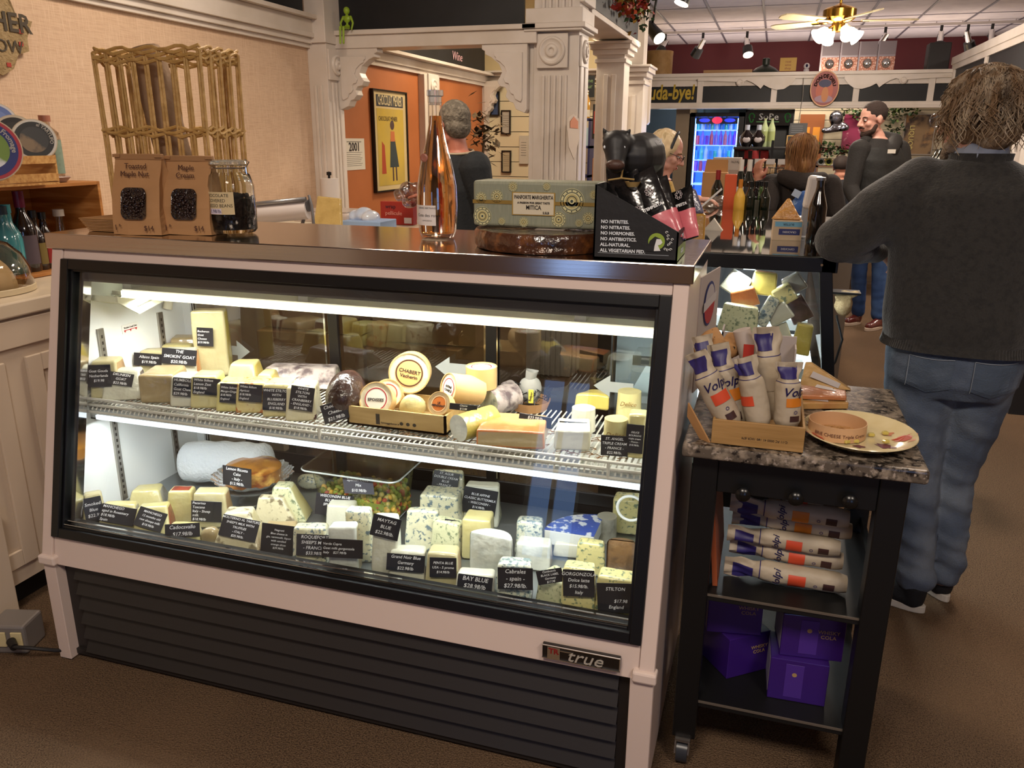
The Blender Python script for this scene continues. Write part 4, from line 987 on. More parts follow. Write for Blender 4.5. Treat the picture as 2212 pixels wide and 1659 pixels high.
# lemon ricotta cake on a footed glass stand
c=at(545,1060,z=.42); c=V((at(545,1010,y=2.06).x,2.06,.42))
t=thing('cake_stand','low clear glass footed cake stand under the ricotta cake','cake stand',c)
m=MB(); m.lathe([(0,.002),(.055,.002),(.05,.01),(.014,.02),(.012,.05),(.05,.058),(.11,.06),(.118,.066),(.118,.070),(.10,.066),(0,.064)],seg=40); m.build('stand',mat('stand_glass','#e9f0f0',.05,trans=.9,ior=1.4),t,loc=(0,0,0))
t=thing('ricotta_cake','round browned lemon ricotta cake in a crimped foil dish','cake',c+V((0,0,.071)))
m=MB(); m.lathe([(0,0),(.085,0),(.088,.012),(.092,.046),(.085,.052),(.05,.055),(0,.054)],seg=44); m.jitter(.002,20); m.build('cake',mat('browned_cake','#c4832f',.35,coat=.6,mix=[('#7a3c12',9,.48,.62),('#e2b65c',14,.56,.7)]),t,loc=(0,0,0),smooth=True)
m=MB()
def dish(u,v):
    a=v*2*PI; rr=.086+.042*u+.004*math.sin(a*30)*u; return V((rr*math.cos(a),rr*math.sin(a),.001+.024*u*u+.003*math.sin(a*11)*u))
m.grid(dish,6,120); m.build('foil_dish',mat('foil_clear','#dfe3e4',.12,metal=.75,bump=(30,.5)),t,loc=(0,0,0))
FACES['cake']=(c+V((0,-.1,.08)),V((0,-1,.12)).normalized(),eul())
card('cake','Lemon Ricotta\nCake\n- Italy -\n$13.98/lb.',512,1030,60,42,-9)
# olive tub
c=at(785,1095,z=.42); c.y=min(c.y,2.15); c=V((at(789,1060,y=2.10).x,2.10,.421))
t=thing('olive_tub','clear rectangular tub of mixed Spanish olives with film over its rim','olive tub',c)
w0,w1,d0,d1,H=.125,.145,.075,.095,.165
m=MB(); 
def ringp(w,d,z,n=10,r=.03):
    P=[]
    for cx_,cy_,a0 in ((w-r,d-r,0),(-w+r,d-r,90),(-w+r,-d+r,180),(w-r,-d+r,270)):
        for k in range(n+1): P.append((cx_+r*math.cos(R(a0+90*k/n)),cy_+r*math.sin(R(a0+90*k/n)),z))
    return P
def loftrings(m,rings,cap0=True,cap1=False):
    rows=[[m.b.verts.new(p) for p in r] for r in rings]; n=len(rows[0])
    for A,B in zip(rows,rows[1:]):
        for k in range(n):
            f=m.b.faces.new((A[k],A[(k+1)%n],B[(k+1)%n],B[k])); f.material_index=m.mi; f.smooth=True
    if cap0: m.b.faces.new(rows[0][::-1]).material_index=m.mi
    if cap1: m.b.faces.new(rows[-1]).material_index=m.mi
    return m
loftrings(m,[ringp(w0,d0,.002),ringp(w1,d1,H),ringp(w1+.02,d1+.02,H+.004),ringp(w1+.02,d1+.02,H-.004)]).build('tub',thinglass('tub_plastic','#eef0ea',.05,1.3),t,loc=(0,0,0))
m=MB(); loftrings(m,[ringp(w1+.018,d1+.018,H+.005),ringp(w1+.016,d1+.016,H+.0052)],True,True); m.build('film_cover',thinglass('film','#e8e8e4',.08,2.2),t,loc=(0,0,0))
m=MB(); m.tube(ringp(w1+.02,d1+.02,H),.0028,6,closed=True); m.tube(ringp(w0+.002,d0+.002,.006),.0018,5,closed=True); m.build('rim',m_('#b9bdb8',.2,coat=.8),t,loc=(0,0,0))
rs=random.Random(11); m=MB()
loftrings(m,[ringp(w0-.004,d0-.004,.004),ringp(w0+.004,d0+.004,.07)],True,True)
cols=0
for k in range(330):
    if k<200:
        s_=rs.choice((0,1,2,3)); u=rs.uniform(-1,1); z=rs.uniform(.01,.085)
        x,y=(u*(w0-.01),-d0) if s_<3 else (w0,u*(d0-.01))
    else: x,y,z=rs.uniform(-w0,w0),rs.uniform(-d0,d0),.082+rs.uniform(0,.01)
    m.m(rs.choice((0,0,1,1,2,3,4)))
    m.ell((x,y*.95,z),(rs.uniform(.008,.011),rs.uniform(.007,.009),rs.uniform(.007,.009)),eul(0,rs.uniform(0,180),0),8,6)
tag(m.build('olive_mix',[m_('#8f9a3c',.25),m_('#b3a04a',.25),m_('#6d7228',.25),m_('#a8472a',.3),m_('#c59a3a',.3)],t,loc=(0,0,0)),'green and brown olives with red pepper pieces',kind='stuff')
FACES['tub']=(c+V((0,-.085,0)),V((0,-1,0)),eul())
card('tub','Spanish Olive\nMix\n$10.98/lb',774,1048,64,38,-3,grey=True,off=.012)
# ------------------------------------------------------------------ things on the steel top
ZT=1.2965
def coffee_bag(label,x0,x1,yb,ytop,title,depth=.085,seed=1):
    P0=at((x0+x1)/2,yb,z=ZT); P0.y=max(P0.y,1.86); w=(x1-x0)*mpp(P0)/math.cos(R(24)); yaw=6
    h=solve_h(P0,V((0,1,0)),.0,ytop+4)
    t=thing('coffee_bag',label,'bag',P0,None,(0,0,yaw))
    m=MB()
    def sec(z,ww,d0,d1):
        return [(-ww/2,d0,z),(ww/2,d0,z),(ww/2-.004,(d0+d1)/2,z),(ww/2,d1,z),(-ww/2,d1,z),(-ww/2+.004,(d0+d1)/2,z)]
    rings=[]
    n=14
    for i in range(n+1):
        u=i/n; z=h*u; dd=depth*(1-.93*max(0,(u-.35)/.65)**1.2); c=depth/2+.01*u
        pinch=.012*math.sin(PI*u)
        r=[]
        for (x,y) in ((-.5,-.5),(-.17,-.53),(.17,-.53),(.5,-.5),(.5-pinch*6,0),(.5,.5),(.17,.53),(-.17,.53),(-.5,.5),(-.5+pinch*6,0)):
            r.append((x*w*(1-.05*u),c+y*dd,z))
        rings.append(r)
    loftrings(m,rings,True,True); m.jitter(.0035,24,seed)
    bag=m.build('bag_body',KRAFT,t,loc=(0,0,0),smooth=False)
    m=MB().rbox((-w*.485,depth/2-.0,h-.012),(w*.485,depth/2+.014,h+.004),.002).rbox((-w*.505,depth/2-.004,h-.006),(-w*.36,depth/2+.002,h+.003),.001).rbox((w*.36,depth/2-.004,h-.006),(w*.505,depth/2+.002,h+.003),.001)
    m.build('folded_top',m_('#9a724b',.7),t,loc=(0,0,0))
    # window with coffee beans
    wz=h*.40; m=MB()
    def fy(z): u=z/h; return depth/2+.01*u-.53*depth*(1-.93*max(0,(u-.35)/.65)**1.2)-.0075
    pts=[]; ww,hh,r=.031*w/.12,.046*h/.23,.018
    for cx_,cz_,a0 in ((ww-r,hh-r,0),(-ww+r,hh-r,90),(-ww+r,-hh+r,180),(ww-r,-hh+r,270)):
        for k in range(7): a=R(a0+15*k); pts.append((cx_+r*math.cos(a),wz+cz_+r*math.sin(a)))
    f=m.b.faces.new([m.b.verts.new((a,fy(b_),b_)) for a,b_ in pts]); 
    wn=m.build('bean_window',mat('window_film','#241613',.1,coat=1,bump=(50,1.0),mix=('#0d0908',60,.4,.6)),t,loc=(0,0,0))
    rs=random.Random(seed); m=MB()
    for k in range(70):
        x,z=rs.uniform(-ww+.006,ww-.006),rs.uniform(-hh+.008,hh-.008)
        if abs(x)>ww-r and abs(z)>hh-r: continue
        m.ell((x,fy(wz+z)+.001,wz+z),(.0052,.003,.0035),eul(0,rs.uniform(0,180),0),8,6)
    tag(m.build('coffee_beans',m_('#24130e',.25),wn,loc=(0,0,0)),'dark roasted coffee beans behind the window',kind='stuff')
    wn.children[0].location=(0,0,0)
    for i,l in enumerate(title.split('\n')): text('lettering',l,.021,BROWNINK,t,loc=(0,fy(h*.86-i*.021)-.002,h*.865-i*.021),rot=(78,0,0))
    text('lettering','1',.022,BROWNINK,t,loc=(-w*.38,fy(h*.09)-.001,h*.09),rot=(90,0,0)); text('lettering','lb',.010,BROWNINK,t,loc=(-w*.29,fy(h*.1)-.001,h*.12),rot=(90,0,0))
    text('lettering','$14',.020,BROWNINK,t,loc=(w*.30,fy(h*.09)-.001,h*.09),rot=(90,0,0))
    return t
coffee_bag('kraft coffee bag hand-lettered Toasted Maple Nut, left of the pair',244,350,507,332,'Toasted\nMaple Nut',seed=1)
coffee_bag('kraft coffee bag hand-lettered Maple Cream, right of the pair',352,457,507,336,'Maple\nCream',seed=2)
# stack of flat bags/cartons
c=at(207,500,z=ZT)
t=thing('carton_stack','stack of flattened brown cartons beside the coffee bags on the steel top','cartons',c+V((0,.06,0)))
for k in range(9):
    m=MB().hexa([(-.035-.004*k,-.05,k*.0042),(.13,-.05,k*.0042),(.13,.10,k*.0042),(-.05,.10,k*.0042),(-.035-.004*k,-.05,k*.0042+.003),(.13,-.05,k*.0042+.003),(.13,.10,k*.0042+.003),(-.05,.10,k*.0042+.003)])
    m.build('flat_carton',KRAFT if k%2 else CARDB,t,loc=(0,0,0))
# clamp jar with espresso beans
c=at(506,503,z=ZT); c.y=max(c.y,1.93)
t=thing('clamp_jar','clear clamp-lid jar of chocolate covered espresso beans with handwritten label','jar',c)
rj=.067*1.0; hj=.215
m=MB(); out=[(0,.004),(rj*.9,.004),(rj,.012),(rj*1.02,.06),(rj*1.0,.135),(rj*.86,.165),(rj*.74,.172),(rj*.74,.19),(rj*.78,.192)]
m.lathe(out+[(rj*.70,.192),(rj*.70,.172),(rj*.95,.135),(rj*.96,.014),(0,.012)],seg=40); m.build('glass_body',mat('jar_glass','#f2f6f4',.02,trans=1,ior=1.35),t,loc=(0,0,0))
m=MB(); m.lathe([(0,.200),(rj*.6,.206),(rj*.78,.202),(rj*.80,.194),(rj*.7,.193),(0,.193)],seg=36); m.build('lid',mat('jar_glass2','#e8efee',.05,trans=.9,ior=1.4),t,loc=(0,0,0))
m=MB(); m.tube([(rj*.77*math.cos(a),rj*.77*math.sin(a),.184) for a in (2*PI*k/32 for k in range(32))],.0016,6,closed=True); m.tube([(rj*.77,-.01,.184),(rj*1.0,-.012,.186),(rj*1.05,0,.2),(rj*.85,.0,.207)],.0018,6); m.tube([(rj*1.0,-.012,.186),(rj*1.02,-.012,.168),(rj*.8,-.01,.165)],.0016,6)
m.build('wire_clamp',CHROME,t,loc=(0,0,0))
rs=random.Random(2); m=MB(); m.lathe([(0,.013),(rj*.9,.015),(rj*.93,.10),(0,.10)],seg=24)
for k in range(420):
    a=rs.uniform(0,2*PI); z=rs.uniform(.018,.112); rr=rj*.93*(1 if z<.1 else rs.uniform(.2,1))
    m.ell((rr*math.cos(a)*.97,rr*math.sin(a)*.97,z),(.0065,.0055,.006),None,8,6)
tag(m.build('espresso_beans',m_('#150c0b',.25),t,loc=(0,0,0)),'dark chocolate covered espresso beans',kind='stuff')
m=MB()
def lab(u,v): a=R(-90-48+92*u-2); return V((rj*1.04*math.cos(a),rj*1.04*math.sin(a),.058+.062*v))
m.grid(lab,12,2); lb=m.build('label',m_('#c9b48a',.7),t,loc=(0,0,0))
def ctext(s,size,z,m_t,par,r,a0=-96,w=1):
    o=text('lettering',s,size,m_t,par,M=Matrix.Identity(4)); o.location=(0,0,0)
    for v in o.data.vertices:
        a=R(a0)+v.co.x*w/r; v.co=V((r*math.cos(a),r*math.sin(a),z+v.co.y))
    return o
for i,(s_,z) in enumerate((('CHOCOLATE',.110),('COVERED',.096),('ESPRESSO BEANS',.082))): ctext(s_,.0125,z,INK,lb,rj*1.047,-90)
m=MB(); m.grid(lambda u,v:(lambda a:V((rj*1.045*math.cos(a),rj*1.045*math.sin(a),.059+.015*v)))(R(-90-30+52*u-10)),8,1); m.build('price_tape',m_('#cfc3cf',.6),lb,loc=(0,0,0))
ctext('$21.98/lb.',.0135,.0665,m_('#1d1750',.6),lb,rj*1.052,-98)
# wicker bread basket at the back of the top
WK=mat('wicker','#b08a4c',.55,mix=('#c9a466',30,.4,.7),bump=(60,.4))
xa,xb=at(222,200,y=2.14).x,at(440,200,y=2.14).x
t=thing('wicker_basket','tall open wicker baguette basket at the back of the steel top','basket',((xa+xb)/2,2.22,ZT)); W2=(xb-xa)/2; HB=at(330,112,y=2.2).z-ZT-.005
m=MB()
def bring(z,k=1.0): return [(x*k,y*k,z) for x,y in ((-W2,-.09),(W2,-.09),(W2,.09),(-W2,.09))]
for z,n in ((.012,3),(HB*.56,3),(HB-.006,5)):
    m=MB()
    for j in range(n):
        kk=1.02+.012*(j%2); zz=z+(j-n/2)*.009
        c4=bring(zz,kk); pts=[]
        for i in range(4):
            a,b=V(c4[i]),V(c4[(i+1)%4])
            for q in range(14): pts.append(a.lerp(b,q/14)+V((0,0,.006*math.sin(q*1.6+j*2.1)))+V((0,.005*math.sin(q*1.6+j*2.1),0)))
        m.tube(pts,.0052,6,closed=True)
    m.build('woven_band',WK,t,loc=(0,0,0))
c4=bring(0)
def stake(x,y):
    for dx in (-.005,.005):
        MBx.tube([(x+dx,y,0),(x*1.0+dx*1.2,y,HB*.5),(x*1.03+dx*.8,y*1.02,HB)],.0042,6)
MBx=MB()
for i in range(9):
    stake(-W2+2*W2*i/8,-.09); stake(-W2+2*W2*i/8,.09)
for i in range(1,4): stake(-W2,-.09+.18*i/4); stake(W2,-.09+.18*i/4)
MBx.build('stakes',WK,t,loc=(0,0,0))
m=MB().rbox((-W2*.96,-.085,.0),(W2*.96,.085,.01),.003); m.build('base',WK,t,loc=(0,0,0))
# baguette in paper inside
m=MB(); m.tube([(W2*.25,0,.015),(-W2*.1,.0,HB*.45),(-W2*.42,.01,HB*.98),(-W2*.46,.01,HB+.02)],[.05,.052,.055,.045],14); m.jitter(.008,14)
tag(m.build('bread_sleeve',mat('brown_paper_dark','#8a7159',.85,bump=(16,.8)),loc=t.location,smooth=True),'tall crumpled brown paper bread sleeve standing in the wicker basket','bread bag')
# rose wine bottle
c=at(946,513,z=ZT)
t=thing('wine_bottle','tall clear bottle of pale rose wine with glass stopper and white label','bottle',c)
hb=solve_h(c,V((0,1,0)),0,195); rb=43*mpp(c)
k_=hb/.36
pr=[(0,.006),(rb*.82,.003),(rb*.93,.02),(rb,.08*k_),(rb*.97,.13*k_),(rb*.80,.18*k_),(rb*.52,.235*k_),(rb*.34,.28*k_),(rb*.31,.33*k_),(rb*.36,.332*k_)]
m=MB(); m.lathe(pr,seg=40); m.build('glass_body',thinglass('bottle_glass','#fbf6f0',.0,2.2),t,loc=(0,0,0))
m=MB(); m.lathe([(0,.012),(rb*.86,.014)]+[(r*.95,z) for r,z in pr[3:8]]+[(rb*.29,.30*k_),(0,.30*k_)],seg=36); m.build('wine',mat('rose_wine','#f0b878',.02,trans=1,ior=1.33),t,loc=(0,0,0))
m=MB(); m.lathe([(0,.325*k_),(rb*.30,.325*k_),(rb*.31,.345*k_),(rb*.40,.347*k_),(rb*.40,.36*k_),(0,.36*k_)],seg=24); m.build('stopper',mat('stopper_glass','#eceff0',.03,trans=.8,ior=1.45),t,loc=(0,0,0))
m=MB(); m.grid(lambda u,v:(lambda a,z:V((rb*1.012*math.cos(a),rb*1.012*math.sin(a),z)))(R(-90-60+86*u-8),(.035+.05*v)*k_),14,1); lb=m.build('label',m_('#d9cfc8',.6),t,loc=(0,0,0))
ctext('GERARD BERTRAND',.0062,.078*k_,INK,lb,rb*1.02,-100); ctext('Cote des roses',.012,.060*k_,INK,lb,rb*1.02,-96); ctext('LANGUEDOC',.005,.047*k_,INK,lb,rb*1.02,-98)
m=MB(); m.lathe([(0,0),(.011,0),(.011,.002),(.007,.004),(.004,.003),(0,.004)],seg=20,M=eul(90)@Matrix.Identity(3)); m.build('rose_emblem',m_('#9b6250',.4),t,loc=(-rb*.35,-rb*.66,.20*k_))
# wrapped panforte wheel, gift box on it
c=at(1140,548,z=ZT); rd=147*mpp(at(1140,520,z=ZT)); c=V((c.x,1.865+rd,ZT))
m=MB(); m.lathe([(0,0),(rd*.97,0),(rd,.008),(rd,.040),(rd*.97,.047),(0,.048)],seg=56); m.jitter(.0015,30)
o=m.build('panforte_cake',mat('panforte_wrap','#4a2a18',.28,coat=1,mix=[('#7d4a22',26,.5,.66),('#1f120c',14,.5,.7)],bump=(30,.8)),loc=c); tag(o,'large dark fruit-and-nut wheel in shiny wrap lying under the patterned box','cake wheel')
m=MB().box((-.03,-.012,0),(.045,.02,.0006)); m.build('paper_slip',m_('#b8aca0',.6),o,loc=(.02,-rd*.35,.0485))
PAT=mat('paisley_wrap','#8f907a',.45,mix=('#7f836f',30,.4,.7,(14,1,1)))
g0,g1=at(1028,492,z=ZT+.049),at(1284,495,z=ZT+.049)
gy=1.99; gx0,gx1=at(1022,480,y=gy).x,at(1290,480,y=gy).x; gz=ZT+.051; gh=at(1150,392,y=gy).z-gz
t=thing('panforte_gift_box','grey-green patterned gift box with cream panforte label standing on the dark wheel','gift box',((gx0+gx1)/2,gy,gz))
gw=(gx1-gx0)
MB().rbox((-gw/2,0,0),(gw/2,.11,gh),.008,3).build('wrapped_box',PAT,t,loc=(0,0,0))
GO=m_('#b5a66e',.5); GD=m_('#3d4540',.5); GL=m_('#cfc794',.5)
m=MB()
rs=random.Random(9)
def medallion(x,z,r):
    y=-.0009
    def ring(r0,r1,mi,dy):
        m.m(mi); m.lathe([(r1,0),(r0,0),(r0,.0003),(r1,.0003)] if r1>0 else [(r0,0),(r0,.0003),(0,.0003)],(x,y-dy,z),28,M=eul(90))
    ring(r,0,1,0); ring(r*.96,r*.90,2,.0004); ring(r*.72,r*.66,2,.0004); ring(r*.55,0,0,.0004); ring(r*.42,r*.36,2,.0008); ring(r*.22,0,1,.0008); ring(r*.12,0,2,.0012)
    m.m(2)
    for k in range(12):
        a=2*PI*k/12; m.cyl((x+r*.81*math.cos(a),y-.0004,z+r*.81*math.sin(a)),(x+r*.81*math.cos(a),y-.0008,z+r*.81*math.sin(a)),r*.06,None,8)
for x,z,r in ((-.43,.62,.10),(-.42,.22,.17),(-.30,.66,.11),(.30,.60,.21),(.20,.2,.13),(.43,.25,.10),(-.17,.88,.15),(-.08,.12,.11),(.1,.9,.10),(.47,.75,.08),(.36,.14,.07),(.0,.7,.05),(-.26,.12,.06)):
    r=min(r*gh*1.3,z*gh-.001,gh-z*gh-.001); medallion(x*gw,z*gh,max(r,.01))
m.build('printed_medallions',[GO,GL,GD],t,loc=(0,0,0))
MB().box((-gw/2,-.0016,gh*.50),(gw/2,-.001,gh*.58)).build('gold_band',m_('#a3843f',.35,metal=.5),t,loc=(0,0,0))
MB().box((-gw*.175,-.0026,gh*.27),(gw*.17,-.0022,gh*.77)).build('label_border',m_('#a3843f',.4),t,loc=(0,0,0))
lb=MB().box((-gw*.165,-.0034,gh*.29),(gw*.16,-.0028,gh*.75)).build('label',m_('#cfc3a8',.6),t,loc=(0,0,0))
for s_,z,sz,w_ in (('PANFORTE MARGHERITA',.66,.013,.31),('A PASSION FOR GREAT TASTE',.54,.007,.26),('MITICA',.44,.015,.12),('5.5LB',.33,.008,.05)):
    o=text('lettering',s_,sz,INK,lb,width=gw*w_,loc=(0 if z!=.33 else gw*.1,-.004,gh*z),rot=(90,0,0),bold=.0002)
# black slanted display box of snack bags
bx0=at(1281,556,z=ZT); bx1=at(1460,568,z=ZT); bx1.y=bx0.y=max(min(bx0.y,bx1.y),1.87)
wb=bx1.x-bx0.x; db=.17
hb0=at(1282,398,y=bx0.y).z-ZT; hb1=at(1463,502,y=bx0.y).z-ZT
CB=mat('black_card','#1d1c1c',.55,bump=(50,.1))
t=thing('display_box','black slanted cardboard display box with white lettering at the right end of the top','display box',(bx0.x,bx0.y,ZT))
m=MB(); th=.004
for y in (0,db-th): m.prism([(0,0),(wb,0),(wb,hb1),(0,hb0)],'y',y,y+th)
m.box((wb-th,0,0),(wb,db,hb1)).box((0,0,0),(th,db,hb0)).box((0,0,0),(wb,db,.003))
m.build('carton',CB,t,loc=(0,0,0))
MB().box((wb,.001,.0005),(wb+.0006,db-.001,hb1*.48)).build('green_band',m_('#6c8a2c',.5),t,loc=(0,0,0))
MB().box((wb*.06,-.0006,.012),(wb*.9,0,.0132)).build('white_line',m_('#8b8f93',.6),t,loc=(0,0,0))
for i,s_ in enumerate(('NO NITRITES.','NO NITRATES.','NO HORMONES.','NO ANTIBIOTICS.','ALL-NATURAL.','ALL VEGETARIAN FED.')):
    text('lettering',s_,.0105,m_('#d6dade',.6),t,loc=(wb*.085,-.0008,hb1*1.28-i*.0132),rot=(90,0,0),ax='LEFT',bold=.0003)
text('lettering','TEMPESTA',.010,m_('#d6dade',.6),t,loc=(wb+.0008,db*.5,hb1*.78),rot=(90,0,90),bold=.0003)
text('lettering','HANDCRAFTED\nITALIAN SALAMI',.006,m_('#d6dade',.6),t,loc=(wb+.0012,db*.5,hb1*.24),rot=(90,0,90))
# round emblem: profile with dark hair and white curls
e=MB(); ex,ez=wb*.76,hb1*.62; r=.019
e.m(0).lathe([(r*1.15,0),(0,0)],(ex,-.0008,ez),28,M=eul(90)); 
e.m(1).lathe([(r,0),(0,0)],(ex-r*.1,-.0012,ez+r*.15),28,M=eul(90))
e.m(0).prism([(ex-r*1.3,ez-r*1.0),(ex-r*.9,ez+.2*r),(ex-r*.3,ez+r*.75),(ex+r*.35,ez+r*.5),(ex+r*.1,ez-.1*r),(ex-.1*r,ez-r*1.1)],'y',-.0018,-.0014)
e.m(2).prism([(ex-r*.1,ez+r*.45),(ex+r*.4,ez+r*.45),(ex+r*.62,ez+r*.05),(ex+r*.42,ez-r*.2),(ex+r*.1,ez-r*.3),(ex+r*.45,ez-r*.95),(ex-r*.35,ez-r*1.0),(ex-r*.3,ez-r*.4)],'y',-.0024,-.002)
for k in range(9):
    a=R(-70+20*k*.9); q=(.7+.5*(k%3)*.5)*r*1.1; cx_,cz_=ex+r*.75+q*math.cos(a)*.8,ez+q*math.sin(a)
    e.tube([(cx_+.0032*math.cos(b)*(1-b/9),-.0026,cz_+.0032*math.sin(b)*(1-b/9)) for b in (j*.7 for j in range(9))],.0008,4)
e.build('emblem',[CB,m_('#8aa03a',.5),m_('#d9d9d6',.5)],t,loc=(0,0,0))
# snack bags standing in it
SB=mat('black_pouch','#131213',.22,coat=.6,bump=(20,.6)); SPK=mat('pink_print','#cf6b74',.35,coat=.4,bump=(20,.3))
def snack(label,px,py,Y,h,tx,rz,pink=.4,s=None):
    c=at(px,py,y=Y); t=thing('snack_bag',label,'snack bag',c,'snack bags in the black display box',(-16,tx,rz)); w=.068
    def fn(z0,z1,dd=0):
        def g(u,v):
            a=2*PI*u; z=z0+(z1-z0)*v; e=.013*math.sin(PI*min(1,max(0,z/h)))**.6+.001+dd
            return V(((w/2+dd)*math.cos(a),e*math.sin(a),z))
        return g
    m=MB(); m.grid(fn(0,h),22,14); m.jitter(.002,40,px); b=m.build('pouch',SB,t,loc=(0,0,0),smooth=True)
    if pink: m=MB(); m.grid(fn(h*.02,h*pink,.0012),22,8); m.jitter(.002,40,px); m.build('pink_panel',SPK,t,loc=(0,0,0),smooth=True)
    text('lettering','TEMPESTA',.010,m_('#e2e2e2',.5),t,loc=(0,-.0175,h*(pink+.10)),rot=(86,0,0),bold=.0004)
    m=MB(); 
    for k in range(7):
        a=k*.9; m.tube([(.004+.007*math.cos(a)+.003*math.cos(b),-.0175,h*(pink+.30)+.008*math.sin(a)+.003*math.sin(b)) for b in (j*1.0 for j in range(7))],.0008,4)
    m.build('print_mark',m_('#c9bdbd',.5),t,loc=(0,0,0))
bz=ZT+.006
ys=bx0.y
snack('black snack bag leaning in the box, front middle, pink lower panel',1445,528,ys+.045,.185,-26,6,.4)
snack('black snack bag with large pink panel at the right end of the box',1452,528,ys+.10,.165,-22,0,.5)
snack('black snack bag at the left front corner of the box, mostly black',1400,520,ys+.045,.17,-26,0,.12)
snack('black snack bag showing just its sealed top at the box back left corner',1345,520,ys+.06,.185,-8,0,.1)
snack('narrow pink-fronted snack bag at the far right of the box',1482,520,ys+.125,.13,-20,-20,.55)
snack('black snack bag upright under the bull figure',1390,505,ys+.12,.19,-4,10,.1)
# bull figure
t0=at(1345,390,y=ys+.11); s_=1.0
t=thing('bull_figure','black bull figurine with white chalk writing standing behind the snack bags','figurine',(t0.x,t0.y,ZT+.002))
hz=lambda px,py,dy=0: at(px,py,y=t0.y+dy)-V((t0.x,t0.y,ZT+.002))
hd=hz(1331,312,-.035); nz=hz(1331,356,-.065); sh=hz(1375,325,.02); rp=hz(1400,330,.11)
prims=[('c',[hd,hd.lerp(nz,.5),nz],[.033,.026,.020]),('s',nz+V((0,-.006,-.002)),(.023,.016,.015)),
 ('c',[hd+V((.01,.02,.005)),sh+V((-.01,0,-.012))],[.028,.042]),('c',[sh+V((0,0,-.012)),sh.lerp(rp,.5)+V((.005,0,-.006)),rp+V((0,0,-.012))],[.050,.052,.046]),
 ('c',[hd+V((-.017,.0,.018)),hz(1310,292,-.02),hz(1303,278,-.03)],[.012,.009,.003]),('c',[hd+V((.017,.0,.018)),hz(1353,292,-.02),hz(1362,279,-.03)],[.012,.009,.003]),
 ('c',[hd+V((-.022,.008,.006)),hz(1306,298,-.01)],[.007,.006]),('c',[hd+V((.022,.008,.006)),hz(1357,300,-.01)],[.007,.006]),
 ('c',[sh+V((-.02,-.01,-.03)),V((sh.x-.03,sh.y-.01,.08)),V((sh.x-.03,sh.y-.01,.015))],[.022,.014,.012]),('c',[sh+V((.02,.0,-.03)),V((sh.x+.022,sh.y,.08)),V((sh.x+.02,sh.y,.015))],[.022,.014,.012]),
 ('c',[rp+V((-.015,0,-.03)),V((rp.x-.02,rp.y,.08)),V((rp.x-.02,rp.y,.015))],[.024,.014,.012]),('c',[rp+V((.018,0,-.03)),V((rp.x+.02,rp.y,.08)),V((rp.x+.02,rp.y,.015))],[.024,.014,.012])]
P=t.location.copy()
bo=blob('bull_body',prims,mat('matte_black_cast','#262525',.5),t,voxel=.0035,smooth=3); bo.location=(0,0,0)
m=MB()
for s2 in (-1,1): m.ell(hd+V((s2*.022,-.022,-.006)),(.004,.003,.004),None,8,6)
m.build('eye',m_('#dfe2e4',.3),t,loc=(0,0,0))
m=MB()
for s2 in (-1,1): m.ell(nz+V((s2*.009,-.023,.0)),(.004,.0015,.003),None,8,6)
m.ell(nz+V((0,-.012,.0)),(.0225,.0135,.0125),None,16,8)
m.build('muzzle',m_('#4a3228',.5),t,loc=(0,0,0))
tt=text('lettering','Texas Smoked\n   Cheddar',.022,m_('#c2c2c4',.8),t,loc=tuple(sh.lerp(rp,.35)+V((.0,-.055,.012))),rot=(70,0,35),shear=.2)
m=MB(); m.tube([hd+V((.018,-.012,-.01)),hd+V((.024,-.02,-.035)),hd+V((.02,-.026,-.075))],.0022,5); m.tube([hd+V((-.01,-.03,-.08)),hd+V((.02,-.026,-.075)),hd+V((.05,-.02,-.078))],.002,5)
m.lathe([(.012,.0),(.019,.012)],hd+V((.045,-.012,-.095)),14); m.build('twine',m_('#a88a52',.8),t,loc=(0,0,0))
# yellow-and-blue wrapped hard cheeses beyond the case (stand on the second case)
Z2=1.205
# ------------------------------------------------------------------ second refrigerated case, running away from the camera
X2=.205
T2=thing('end_display_case','black refrigerated case seen from its glass end, flat glass top','display case',(-.12,3.7,0))
y0,y1=2.78,4.62
pr2=[(-.50,.03),(X2+.16,.03),(X2+.16,.30),(X2+.0,1.155),(-.50,1.155)]
m=MB()
def sx(z): return X2+(1.2-z)*.13
# end frame
m.box((-.55,y0,1.155),(X2+.015,y0+.04,1.203)).hexa([(sx(.35)-.04,y0,.35),(sx(.35),y0,.35),(sx(.35),y0+.05,.35),(sx(.35)-.04,y0+.05,.35),(sx(1.16)-.04,y0,1.16),(sx(1.16),y0,1.16),(sx(1.16),y0+.05,1.16),(sx(1.16)-.04,y0+.05,1.16)])
m.box((-.55,y0,.35),(sx(.35),y0+.04,.42)).box((-.55,y0,.35),(-.5,y0+.04,1.2))
m.box((X2-.03,y0,1.155),(X2+.02,y1,1.2)).box((-.55,y0,1.16),(-.5,y1,1.2)).box((-.55,y1-.04,.35),(X2+.02,y1,1.2)).box((sx(.35)-.05,y0,.35),(sx(.35),y1,.42))
m.build('frame',BLACKM,T2,bevel=.002)
MB().box((-.53,y0+.02,.02),(sx(.35)-.03,y1-.02,.36)).build('base',m_('#141414',.5),T2)
MB().box((-.545,y0+.002,1.2),(X2+.015,y1-.002,1.206)).build('glass_top',thinglass('top_glass','#a6aeac',.03,1.7),T2)
MB().poly([(-.5,y0+.02,.42),(sx(.42)-.04,y0+.02,.42),(sx(1.155)-.04,y0+.02,1.155),(-.5,y0+.02,1.155)]).build('end_glass',PANE,T2)
